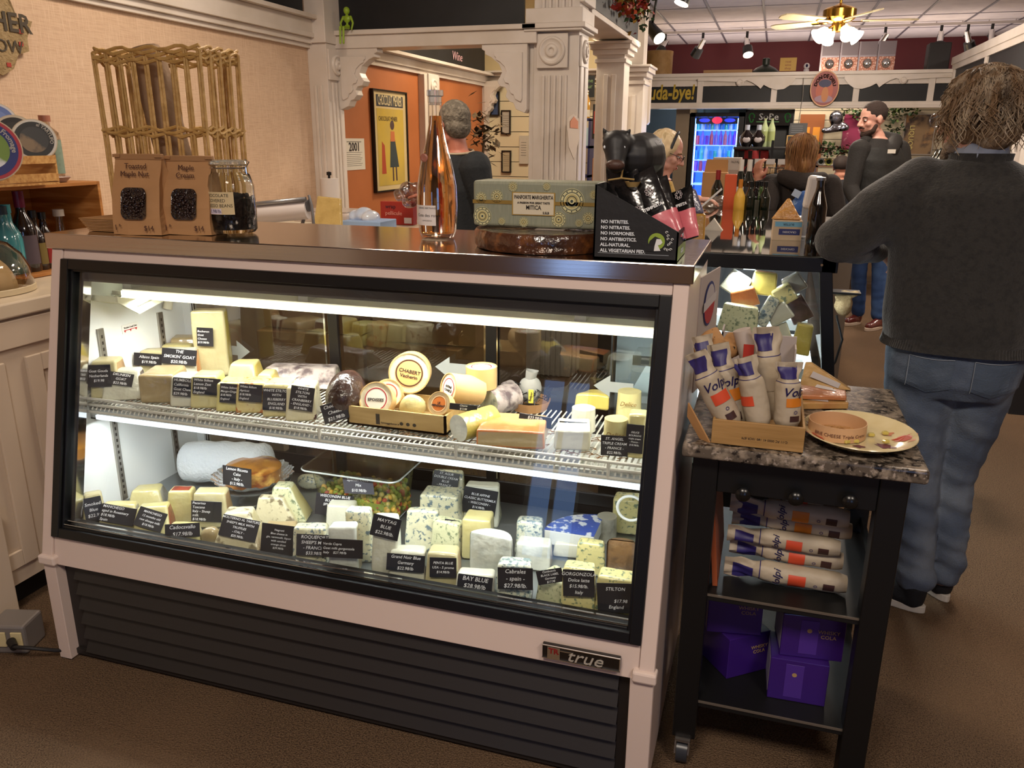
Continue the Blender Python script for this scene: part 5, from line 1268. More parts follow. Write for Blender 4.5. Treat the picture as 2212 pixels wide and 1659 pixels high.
MB().hexa([(sx(.42)-.012,y0+.05,.42),(sx(.42)-.006,y0+.05,.42),(sx(.42)-.006,y1-.04,.42),(sx(.42)-.012,y1-.04,.42),(sx(1.155)-.012,y0+.05,1.155),(sx(1.155)-.006,y0+.05,1.155),(sx(1.155)-.006,y1-.04,1.155),(sx(1.155)-.012,y1-.04,1.155)]).build('slanted_glass',PANE,T2)
MB().box((-.5,y0+.06,.42),(sx(.42)-.05,y1-.05,.55)).build('deck',m_('#c4ccd0',.4),T2)
MB().box((-.5,y0+.06,.55),(-.49,y1-.05,1.15)).build('rear_panel',m_('#3a4046',.3),T2)
MB().box((-.07,y0+.1,1.138),(-.03,y1-.1,1.15)).build('light_tube',mat('tube2','#f2fbff',.3,emit=('#e6f4ff',2)),T2)
MB().cyl((X2-.03,y0-.003,1.18),(X2-.03,y0,1.18),.004).build('screw',CHROME,T2)
# cheeses seen through its end glass
YG=y0+.06
def c2(x0,y0_,x1,y1_,paste,rind,roll=0,tilt=12,label='',yaw=0,dy=0,nm='wrapped_cheese',th=.05):
    Yp=YG+dy; c=at((x0+x1)/2,(y0_+y1_)/2,y=Yp); w=(x1-x0)*mpp(c)*.95; h=(y1_-y0_)*mpp(c)*.95
    m=MB(); m.hexa([(-w/2,0,-h/2),(w/2,0,-h/2),(w/2*.9,th,-h/2),(-w/2*.9,th,-h/2),(-w/2*.85,.008,h/2),(w/2*.85,.008,h/2),(w/2*.8,th,h/2),(-w/2*.8,th,h/2)])
    m.b.faces.ensure_lookup_table()
    for f,i in zip(m.b.faces,(1,1,0,1,1,1)): f.material_index=i
    bmesh.ops.recalc_face_normals(m.b,faces=m.b.faces[:]); bmesh.ops.bevel(m.b,geom=m.b.edges[:],offset=.006,segments=2,profile=.5,affect='EDGES')
    m.jitter(.002,20,x0); tag(m.build(nm,[CH[paste],CH[rind]],loc=c,rot=(0,R(-roll),R(yaw))),label,'cheese')
c2(1550,660,1642,722,'green','ivory',-5,label='large pale green-flecked wedge, lowest left in the end case')
c2(1560,590,1620,640,'white','bluex',-30,dy=.09,label='white wedge leaning left, upper left of the end case')
c2(1575,625,1640,668,'r_orange','pale',18,dy=.05,label='orange-topped wedge leaning over the green-flecked one')
c2(1620,588,1680,640,'yellow','r_orange',-4,dy=.10,label='golden wedge with tan rind, upper middle of the end case')
c2(1640,640,1672,710,'bluex','r_dark',-24,dy=.03,label='thin dark packet leaning in the middle of the end case')
c2(1655,660,1712,700,'white','bluex',34,dy=.05,label='white and purple packet slanting up to the right in the end case')
c2(1668,618,1720,660,'stilton','pale',34,dy=.07,label='yellow-green packet slanting above the purple one in the end case')
c2(1690,595,1740,636,'white','r_tan',34,dy=.10,label='pale packet at the upper right of the end case')
c2(1712,700,1755,770,'yellow','ivory',-6,dy=.01,label='upright yellow slab in film at the lower right of the end case')
c2(1655,700,1712,760,'white','blue',20,dy=.06,label='crinkled white packet behind the coffee bags in the end case')
c2(1550,722,1650,800,'ivory','pale',0,dy=.03,label='broad ivory piece low in the end case behind the meat snacks')
c2(1700,640,1750,700,'r_dark','bluex',30,dy=.12,label='dark packet in the upper right pile of the end case')
for i,(x0,ya,x1,yb) in enumerate(((1560,740,1640,830),(1650,765,1720,830),(1600,560,1680,600))):
    pass
# pile support so nothing hovers
m=MB()
for k in range(3): m.box((-.46,y0+.16+k*.1,.56+k*.16),(sx(1.0)-.06,y0+.3+k*.1,.60+k*.16))
m.build('inner_step',m_('#aeb6ba',.3),T2)
# goods on the second case
def box_on(name,label,cat,px,py,w,d,h,yaw,m_b,z=Z2,y=None):
    c=at(px,py,z=z) if y is None else at(px,py,y=y); c.z=z
    t=thing(name,label,cat,c,None,(0,0,yaw)); MB().rbox((-w/2,-d/2,0),(w/2,d/2,h),.003).build('carton',m_b,t,loc=(0,0,0)); return t
t=box_on('cracker_box','cream box of butter crackers under the orange cheese wedge','cracker box',1697,518,.105,.07,.075,3,m_('#bda487',.5))
MB().box((-.045,-.0358,.052),(.05,-.0352,.070)).build('blue_band',m_('#6fa3bf',.5),t,loc=(0,0,0)); MB().box((-.03,-.0362,.022),(.045,-.0352,.044)).build('navy_panel',m_('#2a2f66',.5),t,loc=(0,0,0))
text('lettering','BUTTER',.011,INK,t,loc=(.003,-.0365,.061),rot=(90,180,0)); text('lettering','CRACKERS',.010,m_('#e2dcd8',.5),t,loc=(.008,-.0368,.033),rot=(90,180,0))
cb=t.location.copy()
m=MB(); m.hexa([(-.055,-.03,0),(.055,-.03,0),(.045,.03,0),(-.045,.03,0),(-.006,-.002,.075),(.006,-.002,.075),(.004,.004,.075),(-.004,.004,.075)]); bmesh.ops.bevel(m.b,geom=m.b.edges[:],offset=.004,segments=2,profile=.5,affect='EDGES'); bmesh.ops.subdivide_edges(m.b,edges=m.b.edges[:],cuts=1,use_grid_fill=True); m.jitter(.003,40)
tag(m.build('cheese_wedge',wrapm('amber_cheese','#c48a3a',mix=('#b0742a',20,.45,.7),bump=(60,.7)),loc=(cb.x-.005,cb.y,cb.z+.077)),'amber pyramid-shaped wedge wrapped in film on top of the cracker box','cheese')
t=box_on('white_carton','small plain white carton beside the cracker box','carton',1722,500,.05,.07,.062,0,m_('#cfc9cb',.5))
def bottle(name,label,px,py,z,h,r,glass,lab=None,cap=None,y=None,neck=.32,labz=(.18,.5),cat='bottle',grp=None,shoulder=.62,capm=None):
    c=at(px,py,z=z) if y is None else at(px,py,y=y); c.z=z
    t=thing(name,label,cat,c,grp)
    m=MB(); m.lathe([(0,0),(r*.92,0),(r,.01*h/.3),(r,h*(shoulder-.06)),(r*.9,h*shoulder),(r*neck*1.2,h*(shoulder+.17)),(r*neck,h*.86),(r*neck,h*.955),(r*neck*1.15,h*.96),(r*neck*1.15,h*.985),(0,h*.985)],seg=24); m.build('body',glass,t,loc=(0,0,0))
    if lab: 
        m=MB(); m.grid(lambda u,v:V((r*1.015*math.cos(R(-90-75+150*u)),r*1.015*math.sin(R(-90-75+150*u)),h*(labz[0]+(labz[1]-labz[0])*v))),12,1); m.build('label',lab,t,loc=(0,0,0))
    if cap: m=MB(); m.lathe([(r*neck*1.25,h*(.985-cap)),(r*neck*1.25,h),(0,h)],seg=16); m.build('cap',capm or BLACKM,t,loc=(0,0,0))
    return t
BEER=mat('brown_beer_glass','#120b08',.06,coat=1); DKG=mat('dark_green_glass','#0f150d',.06,coat=1)
b=bottle('beer_bottle','dark brown long-neck beer bottle with tan neck label by the man\'s elbow',1758,527,Z2,.235,.031,BEER,None,.03,neck=.42,capm=m_('#8f8f92',.3,metal=.8))
m=MB(); m.lathe([(.0135,.165),(.0145,.150),(.019,.150-.008),(.0205,.140)],seg=20); m.build('neck_label',m_('#a5805f',.5),b,loc=(0,0,0))
# card reader on stand
c=at(1738,480,z=Z2); c=V((at(1738,470,y=3.35).x,3.35,Z2))
t=thing('card_reader','white scanner on a slim grey stand behind the beer bottle','scanner',c,None,(0,0,0))
MB().rbox((-.012,-.012,0),(.012,.012,.12),.004).build('stand',m_('#8f9298',.4),t,loc=(0,0,0)); MB().rbox((-.026,-.025,.11),(.034,.03,.235),.014,3,M=eul(0,6).to_4x4()).build('head',m_('#c9c3bf',.35),t,loc=(0,0,0)); MB().rbox((-.04,-.04,0),(.04,.04,.008),.003).build('foot',m_('#8f9298',.4),t,loc=(0,0,0))
# tablet on stand, wrapped amber cheeses and bottles at the far left end of the case
c=V((at(1545,440,y=3.5).x,3.5,Z2)); t=thing('tablet_stand','thin tablet tilted on a stand at the till, seen edge-on','tablet',c)
a=at(1500,462,y=3.45)-c; b_=at(1560,410,y=3.6)-c
vd=ray(1530,436).normalized()*.08; dn=V((-.004,0,.007)); m=MB(); m.hexa([a-vd,a+vd,b_+vd,b_-vd,a-vd+dn,a+vd+dn,b_+vd+dn,b_-vd+dn]); m.build('tablet',m_('#b9b4ae',.3),t,loc=(0,0,0))
m=MB().prism([(-.04,0),(.04,0),(.0,.05)],'y',-.02,.02); m.build('stand',m_('#cfc3b2',.5),t,loc=(0,0,0))
AMB=wrapm('amber_paste','#a8782c',mix=('#c09440',12,.4,.7)); BLW=wrapm('blue_film_rind','#5a5670',mix=('#8a8298',16,.45,.7))
def bigcheese(label,px,py,Y,w,h,d,roll,yaw,m0,m1,taper=.75):
    c=at(px,py,y=Y); c.z=Z2+(.003 if h>.09 else .104); m=MB(); m.hexa([(-w/2,0,0),(w/2,0,0),(w/2,d,0),(-w/2,d,0),(-w/2*taper*.5,.02,h),(w/2*taper,.02,h),(w/2*taper,d*.9,h),(-w/2*taper*.5,d*.9,h)])
    m.b.faces.ensure_lookup_table()
    for f,i in zip(m.b.faces,(1,1,0,0,1,1)): f.material_index=i
    bmesh.ops.recalc_face_normals(m.b,faces=m.b.faces[:]); bmesh.ops.bevel(m.b,geom=m.b.edges[:],offset=.008,segments=2,profile=.5,affect='EDGES'); m.jitter(.003,18,px)
    return tag(m.build('hard_cheese_piece',[m0,m1],loc=c,rot=(0,R(roll),R(yaw))),label,'cheese')
bigcheese('large amber cheese piece with blue-grey rind in film beside the till, lower one',1487,462,3.02,.13,.10,.1,0,10,AMB,BLW,1.0)
bigcheese('large cheese piece in blue-grey film with photo label stacked on the amber one',1487,412,3.04,.13,.085,.1,0,14,BLW,BLW,.45)
# --- granite topped cart
gx0,gx1,gy0,gy1=-.142,.372,1.752,2.372
TC=thing('kitchen_cart','black wooden kitchen cart with granite top, shelves and pegs','cart',(.115,2.06,0))
GR=mat('granite','#5a5148',.22,mix=[('#8c7f70',34,.46,.6),('#1d1a1a',46,.52,.62),('#a3968a',90,.58,.68)],spec=.6)
MB().rbox((gx0,gy0,.868),(gx1,gy1,.9),.007,3).build('granite_top',GR,TC)
CK=mat('cart_black','#0a0a0a',.45)
for x0,x1,ya,yb in ((-.118,-.06,1.79,1.85),(.285,.345,1.79,1.85),(-.118,-.06,2.27,2.33),(.285,.345,2.27,2.33)):
    z0=.075 if x0<0 else 0.0
    if x0>0 and ya<2: z0=.0
    MB().box((x0,ya,z0),(x1,yb,.868)).build('leg',CK,TC,bevel=.003)
MB().box((-.06,1.795,.775),(.285,1.82,.868)).box((-.06,2.30,.775),(.285,2.32,.868)).box((-.115,1.85,.80),(-.095,2.27,.868)).box((.32,1.85,.80),(.34,2.27,.868)).build('apron',CK,TC,bevel=.002)
for z in (.50,.19):
    m=MB().box((-.115,1.80,z-.018),(.34,2.32,z)); m.build('shelf',mat('cart_shelf','#0e0e0e',.5),TC,bevel=.002)
    m=MB().box((-.06,1.797,z-.004),(.285,1.801,z+.001)); m.build('shelf_edge',m_('#5e554c',.4),TC)
for z in (.50,.62,.72): MB().box((.325,1.85,z+.02),(.335,2.27,z+.045)).build('side_slat',CK,TC)
for px,py in ((1605,1068),(1719,1077),(1836,1084)):
    c=at(px,py,y=1.77); MB().lathe([(0,-.03),(.007,-.03),(.007,-.012),(.016,-.008),(.017,.004),(.012,.010),(0,.012)],seg=18,M=eul(90)).build('peg',m_('#101010',.25),TC,loc=c-TC.location)
# caster
c=V((-.09,1.80,0)); w=MB(); w.cyl((c.x-.014,c.y+.0,.032),(c.x+.014,c.y,.032),.032,None,28); w.build('caster_wheel',m_('#2f3136',.3),TC)
w=MB().prism([(c.y-.03,.04),(c.y-.02,.072),(c.y+.02,.076),(c.y+.028,.04),(c.y+.018,.04),(c.y+.01,.06),(c.y-.012,.058),(c.y-.02,.04)],'x',c.x-.019,c.x-.015).prism([(c.y-.03,.04),(c.y-.02,.072),(c.y+.02,.076),(c.y+.028,.04),(c.y+.018,.04),(c.y+.01,.06),(c.y-.012,.058),(c.y-.02,.04)],'x',c.x+.015,c.x+.019).box((c.x-.019,c.y-.02,.068),(c.x+.019,c.y+.02,.076)); w.build('caster_fork',m_('#8a8480',.25,metal=.8),TC)
ZG=.9015
# wooden crate with salami packs
yc=at(1630,985,z=ZG).y; yc=max(yc,1.775)
c0=at(1533,985,y=yc); cx0=c0.x; cx1=at(1733,990,y=yc).x; ch=at(1630,914,y=yc).z-ZG
WC=mat('crate_wood','#a8824f',.55,mix=('#93703f',5,.4,.7,(1,14,14)),bump=(14,.1,(1,10,10)))
TCR=thing('wooden_crate','small open wooden crate on the granite top, packed with meat snacks','crate',((cx0+cx1)/2,yc+.14,ZG))
dC=.26
for nm,lo,hi in (('front_board',(cx0,yc,ZG),(cx1,yc+.007,ZG+ch)),('back_board',(cx0,yc+dC,ZG),(cx1,yc+dC+.007,ZG+ch*1.1)),('side_board',(cx0,yc+.007,ZG),(cx0+.006,yc+dC,ZG+ch)),('side_board',(cx1-.006,yc+.007,ZG),(cx1,yc+dC,ZG+ch)),('bottom_board',(cx0+.006,yc+.007,ZG),(cx1-.006,yc+dC,ZG+.006))):
    MB().box(lo,hi).build(nm,WC,TCR,bevel=.0015)
text('lettering','C-11 FC 0000 41 180 10CR 879',.0075,m_('#4a3828',.8),TCR,M=Matrix.Translation(((cx0+cx1)/2+.016,yc-.0006,ZG+ch*.36))@Matrix.Rotation(R(180),4,'Y')@Matrix.Rotation(R(90),4,'X')@Matrix.Rotation(R(0),4,'Z'))
# open flap at the left
m=MB(); m.hexa([at(1532,955,y=yc+.004),at(1532,985,y=yc+.004),at(1484,900,y=yc+.05),at(1486,870,y=yc+.05)]+[p+V((.003,.002,0)) for p in (at(1532,955,y=yc+.004),at(1532,985,y=yc+.004),at(1484,900,y=yc+.05),at(1486,870,y=yc+.05))]); m.build('loose_flap',CARDB,TCR)
PAP=mat('salami_paper','#b0a28c',.5,bump=(14,1.0),mix=('#9c8d78',8,.4,.7)); PRP=m_('#2c2460',.45); ORG=m_('#c9761e',.5); ORR=m_('#c9492a',.5)
def salami(label,p0,p1,r,col,rz=0,grp='paper-wrapped salami packs in the crate',word='Volpi',wr=True,seed=0,off=0):
    "paper tube from its foot p0 to its crumpled purple tip p1; its printed side faces along -y turned by rz"
    p0=V(p0);p1=V(p1); L=(p1-p0).length; q=(p1-p0).to_track_quat('Z','Y')
    # roll so that local -y faces the viewer
    t=bpy.data.objects.new('salami_pack',None); COL.objects.link(t); t.location=p0
    zx=(p1-p0).normalized(); fy=V((math.sin(R(rz)),-math.cos(R(rz)),0)); fy=(fy-zx*fy.dot(zx)).normalized(); ly=-fy; lx=ly.cross(zx)
    Mx=Matrix((lx,ly,zx)).transposed(); t.rotation_euler=Mx.to_euler(); tag(t,label,'salami pack',grp)
    def prof(z): 
        u=z/L
        if u<.08: return r*(.75+.25*u/.08)
        if u<.72: return r
        return r*(1-.25*((u-.72)/.28)), 
    def rad(z,a):
        u=z/L; k=1 if u>.08 else .8+.2*u/.08
        fl=max(0,(u-.66)/.34); rx=r*k*(1-.22*math.sin(min(1,fl*1.6)*PI)-.05*fl); ry=r*k*max(.06,(1-1.25*fl))
        return rx,ry
    def fn(z0,z1,e=0,a0=0,a1=2*PI):
        def g(u,v):
            a=a0+(a1-a0)*u; z=z0+(z1-z0)*v; rx,ry=rad(z,a); n=mnoise.noise(V((math.cos(a)*1.5,math.sin(a)*1.5,z*22+seed)))*.010*(.25+2.6*max(0,z/L-.58))
            return V(((rx+e+n)*math.cos(a),(ry+e+n)*math.sin(a),z))
        return g
    m=MB(); m.grid(fn(0,L),26,30); m.b.faces.new([v for v in m.b.verts if abs(v.co.z)<1e-6][:3]) if 0 else None
    m.lathe([(0,.001),(r*.8,.001)],seg=20); m.build('paper_sleeve',PAP,t,loc=(0,0,0),smooth=True)
    m=MB(); m.grid(fn(L*.76,L*.93,.0016,R(-165+off*.3),R(-60+off*.3)),14,6); m.build('purple_tip',PRP,t,loc=(0,0,0),smooth=True)
    m=MB(); m.grid(fn(L*.70,L*.708,.0012),26,1); m.build('blue_line',PRP,t,loc=(0,0,0),smooth=True)
    m=MB(); m.grid(fn(L*.33,L*.47,.0012,R(-90-40+off),R(-90+40+off)),10,3); m.build('colour_panel',col,t,loc=(0,0,0),smooth=True)
    if wr:
        o=text('lettering',word,r*.95,PRP,t,M=Matrix.Identity(4),shear=.3,bold=.0003); o.location=(0,0,0)
        for v in o.data.vertices:
            a=R(-90+off)+v.co.x/r; z=L*.56+v.co.y; n=mnoise.noise(V((math.cos(a)*1.5,math.sin(a)*1.5,z*22+seed)))*.009*.22; v.co=V(((r+.002+n)*math.cos(a),(r+.002+n)*math.sin(a),z))
        m=MB(); m.lathe([(.0042,0),(.0028,0)],(math.sin(R(off))*(r+.0026),-math.cos(R(off))*(r+.0026),L*.25),16,M=eul(90,0,off)); m.build('round_mark',PRP,t,loc=(0,0,0))
        m=MB(); m.grid(fn(L*.10,L*.19,.0012,R(-90-22+off),R(-90+22+off)),8,2); m.build('brown_panel',m_('#3c2320',.5),t,loc=(0,0,0),smooth=True)
    return t
def sp(px,py,Y): return at(px,py,y=Y)
salami('salami pack leaning left at the left front of the crate, red panel edge',sp(1580,918,yc+.035),sp(1500,762,yc+.035),.030,ORR,-20,seed=1,off=45)
salami('salami pack with orange panel, second from left in the crate',sp(1594,916,yc+.085),sp(1552,742,yc+.085),.030,ORG,-14,seed=2,off=22)
salami('salami pack turned away with price sticker, centre of the crate',sp(1640,918,yc+.045),sp(1612,770,yc+.05),.029,ORR,20,seed=3,off=-60,wr=False)
salami('salami pack with orange panel at the right front of the crate',sp(1698,918,yc+.045),sp(1706,782,yc+.055),.029,ORG,10,seed=4,off=25)
salami('tall salami pack with ribbed top at the back of the crate',sp(1662,900,yc+.14),sp(1656,706,yc+.14),.031,m_('#a99a86',.6),0,seed=5,wr=False)
salami('salami pack with purple folded corner at the back left of the crate',sp(1560,900,yc+.13),sp(1515,725,yc+.12),.027,ORR,-10,seed=6,wr=False)
m=MB(); a,b=sp(1640,860,yc+.18),sp(1602,712,yc+.18); m.cyl(a,b,.021,.021,20); o=m.build('rolled_leaflet',m_('#b5a79c',.5)); tag(o,'white rolled leaflet with red block standing in the crate','leaflet')
m=MB(); c=b.lerp(a,.3); m.box((-.012,-.0225,-.02),(.012,-.0215,.02)); m.build('red_block',m_('#a83020',.5),o,loc=tuple(c-o.location+V((.004,0,0))))
rs=random.Random(8); m=MB()
for px,py,Y in ((1540,740,.16),(1565,752,.18),(1520,755,.15),(1585,748,.2)):
    m.ell(sp(px,py,yc+Y),(.028,.024,.030),None,16,10)
m.jitter(.02,26); tag(m.build('crumpled_paper',mat('dotted_kraft','#a57a4c',.8,mix=('#2c1e16',90,.66,.68),bump=(16,.9)),smooth=True),'crumpled brown dotted paper at the back left of the crate','packing paper')
t=thing('white_carton','white corrugated carton standing behind the crate on the granite top','carton',(at(1690,850,y=yc+.33).x,yc+.33,ZG))
q0=at(1560,712,y=yc+.33)-t.location; q1=at(1722,728,y=yc+.33)-t.location
m=MB().box((q0.x,0,0),(q1.x,.004,q1.z)).box((q1.x-.004,-.055,0),(q1.x,0,q1.z*.9)).box((q0.x,0,0),(q0.x+.004,.07,q0.z)); m.build('carton',m_('#a89d97',.6),t,loc=(0,0,0))
for k in range(5): MB().box((q0.x+.1+.0*k,-.001,q1.z-.02-.008*k),(q0.x+.14,0,q1.z-.018-.008*k)).build('print_line',m_('#5d5a66',.6),t,loc=(0,0,0))
# tall carton with badge behind, leaning on the case
xa=at(1548,700,y=2.36).x
t=thing('flavour_carton','tall white carton with red and blue shield badge standing between case and cart','carton',(-.13,2.30,.9015))
p=[at(1512,600,y=2.15),at(1554,576,y=2.36),at(1548,830,y=2.36),at(1507,860,y=2.15)]
m=MB(); L=t.location
P=[q-L for q in p]; base=[V((P[0].x,P[0].y,0)),V((P[1].x,P[1].y,0))]
m.hexa([base[0],base[1],base[1]+V((.004,0,0)),base[0]+V((.004,0,0)),P[0],P[1],P[1]+V((.004,0,0)),P[0]+V((.004,0,0))]); m.build('carton_side',m_('#b8aaa2',.6),t,loc=(0,0,0))
u=(P[1]-P[0]); u.z=0; u.normalize(); cc=at(1531,655,y=2.25)-L
def plate(pts,mi,name,off):
    m=MB(); n=V((u.y,-u.x,0)); base_x=P[0]+u*((cc-P[0]).dot(u)); base_x=V((base_x.x,base_x.y,cc.z))
    f=m.b.faces.new([m.b.verts.new(base_x+u*a+V((0,0,b))+n*(off)) for a,b in pts]); return m.build(name,mi,t,loc=(0,0,0))
NAVY=m_('#2c3474',.5)
plate([(.060*math.cos(a),.062*math.sin(a)) for a in (2*PI*k/24 for k in range(24))],NAVY,'badge_outline',.006)
plate([(.055*math.cos(a),.056*math.sin(a)) for a in (PI+PI*k/16 for k in range(17))],m_('#b02a2c',.5),'badge_red',.007)
plate([(.051*math.cos(a),.054*math.sin(a)) for a in (PI*k/16 for k in range(17))],m_('#bdb4b4',.5),'badge_white',.007)
plate([(-.068,-.016),(.068,.002),(.068,.026),(-.068,.010)],m_('#c9c2c0',.5),'badge_ribbon',.008)
# platter
c=at(1855,932,z=ZG+.006); yw=-8
e0,e1=at(1733,915,z=ZG+.02),at(1985,950,z=ZG+.02); ax_=(e1-e0).length/2; mid=(e0+e1)/2; 
t=thing('serving_platter','large oval cream platter with autumn leaf pattern on the granite top','platter',(mid.x,mid.y,ZG)); 
n0,n1=at(1860,886,z=ZG+.02),at(1850,976,z=ZG+.01); by=abs(n0.y-n1.y)/2
m=MB(); m.lathe([(0,.004),(.62,.004),(.78,.008),(.93,.019),(1.0,.024),(.99,.026),(.92,.022),(.76,.011),(.6,.007),(0,.007)],seg=56,sc=(ax_,by)); m.build('dish',mat('cream_glaze','#d6c79c',.2,coat=.6,mix=('#cbb98a',12,.45,.7)),t,loc=(0,0,0),smooth=True)
def leaf(x,y,s,a,col,z=.0085,n='leaf_print'):
    m=MB(); pts=[]
    for k in range(26):
        th=2*PI*k/26; r=s*(.55+.25*math.cos(th)+.16*math.cos(5*th)*(1 if k%2 else .5)); px_,py_=r*math.cos(th)*1.25,r*math.sin(th)*.75
        ca,sa=math.cos(R(a)),math.sin(R(a)); X_,Y_=x+px_*ca-py_*sa,y+px_*sa+py_*ca; e=math.hypot(X_/ax_,Y_/by); pts.append((X_,Y_,[a_+(b_-a_)*(e-e0)/(e1-e0) for (e0,a_),(e1,b_) in (((0,.007),(.6,.007)),((.6,.007),(.76,.011)),((.76,.011),(.92,.022)),((.92,.022),(1.2,.030))) if e0<=e<=e1][0]+.0008))
    f=m.b.faces.new([m.b.verts.new(p_) for p_ in pts]); m.build(n,col,t,loc=(0,0,0))
PL=m_('#5b2433',.4); RD=m_('#a8452c',.4); TN=m_('#bb7a5a',.4)
leaf(.0,.055,.030,170,PL);leaf(.088,.0,.036,20,RD);leaf(.045,-.045,.030,-30,PL);leaf(-.112,.012,.024,120,PL);leaf(-.082,-.045,.034,200,RD);leaf(-.01,-.068,.018,0,PL);leaf(.105,-.026,.014,10,TN);leaf(.062,.034,.020,30,TN)
rs=random.Random(4)
for x,y in ((.0,-.02),(.028,.008),(.055,-.03),(.06,.03),(-.01,-.048),(-.03,-.058)):
    o=MB().rbox((-.007,-.006,0),(.007,.006,.008),.002,1,M=eul(0,0,rs.uniform(0,90)).to_4x4()).build('cheese_cube',CH['yellow'],loc=(mid.x+x,mid.y+y,ZG+.009)); tag(o,'small yellow cheese sample cube on the leaf platter','cheese sample','sample cubes on the platter')
c=at(1802,935,z=ZG+.012); c=V((mid.x-.048,mid.y+.0,ZG+.0085))
t=thing('veneer_ring','round thin wooden box ring full of toothpicks on the platter','toothpick ring',c)
rr=59*mpp(c); m=MB(); m.lathe([(rr,0),(rr,.034),(rr-.0015,.034),(rr-.0015,0)],seg=40); m.build('ring',m_('#c39a72',.5),t,loc=(0,0,0))
MB().lathe([(rr-.001,.002),(0,.002)],seg=30).build('bottom',m_('#b58c64',.6),t,loc=(0,0,0))
ctext('BRIE CHEESE Triple Creme',.011,.015,m_('#6b3a3a',.6),t,rr+.001,-85)
rs=random.Random(12)
for k in range(16):
    a=rs.uniform(-.6,.6)+.5; x,y=rs.uniform(-.02,.01),rs.uniform(-.015,.015); o=MB().cyl((x-.028*math.cos(a),y-.028*math.sin(a),.004+k*.0006),(x+.028*math.cos(a),y+.028*math.sin(a),.006+k*.0006),.0009,None,6).build('toothpick',m_('#b8894f',.6),loc=c+V((0,0,0))); tag(o,'wooden toothpick lying inside the veneer ring','toothpick','toothpicks in the ring')
# flat wrapped cheeses behind the platter
def flat(label,pts,z,th,m0,lab=None):
    P=[at(a,b,z=z) for a,b in pts]; m=MB(); n=len(P); A=[m.b.verts.new(p) for p in P]; B=[m.b.verts.new(p+V((0,0,th))) for p in P]
    for i in range(n): m.b.faces.new((A[i],A[(i+1)%n],B[(i+1)%n],B[i]))
    m.b.faces.new(A[::-1]); m.b.faces.new(B); bmesh.ops.bevel(m.b,geom=m.b.edges[:],offset=.003,segments=2,profile=.5,affect='EDGES')
    o=m.build('wrapped_cheese_wedge',m0); tag(o,label,'cheese')
    if lab:
        q=[at(a,b,z=z+th+.001) for a,b in lab]; mm=MB(); mm.b.faces.new([mm.b.verts.new(p-o.location) for p in q]); mm.build('white_label',m_('#c9c0bb',.5),o,loc=(0,0,0))
PAR=wrapm('parmesan','#c09a5c',mix=('#b07848',10,.45,.7)); 
flat('flat parmesan wedge with white label, lowest behind the platter',[(1720,885),(1832,884),(1822,866),(1722,858)],ZG,.018,PAR,[(1733,862),(1790,868),(1782,850),(1738,846)])
flat('long thin cheese wedge crossing over the flat parmesan wedge',[(1715,862),(1828,866),(1826,852),(1716,838)],ZG+.02,.012,wrapm('salmon_rind','#b8764a'),[(1760,836),(1808,846),(1798,838),(1765,830)])
P=at(1790,842,z=ZG); m=MB(); m.hexa([(-.075,-.01,0),(.06,-.01,0),(.06,.02,0),(-.075,.02,0),(-.066,.012,.062),(-.05,.012,.064),(-.05,.03,.064),(-.066,.03,.062)]); bmesh.ops.bevel(m.b,geom=m.b.edges[:],offset=.003,segments=2,profile=.5,affect='EDGES')
o=m.build('wrapped_cheese_wedge',PAR,loc=(P.x,P.y+.02,ZG)); tag(o,'upright parmesan wedge with printed white label behind the platter','cheese')
m=MB(); m.hexa([(-.052,-.012,.030),(.025,-.013,.004),(.03,-.012,.018),(-.045,-.010,.046)]+[V(p_)+V((0,-.0006,0)) for p_ in ((-.052,-.012,.030),(.025,-.013,.004),(.03,-.012,.018),(-.045,-.010,.046))]); m.build('white_label',m_('#c9c0bb',.5),o,loc=(0,.003,0))
# inside the cart: board, stacked salami sleeves, purple boxes
o=MB().box((-.006,-.14,0),(.006,.14,.27)).build('cutting_board',m_('#9a4e2c',.45,mix=None),loc=(-.045,1.98,.502),rot=(0,R(-6),0)); tag(o,'reddish wooden board standing at the left inside the cart','board')
def sleeve(label,px0,py0,px1,py1,Y,r,col,seed):
    a=at(px0,py0,y=Y); b=at(px1,py1,y=Y)
    salami(label,a,b,r,col,0,'paper-wrapped salami stacked inside the cart','Volpi',True,seed,off=0)
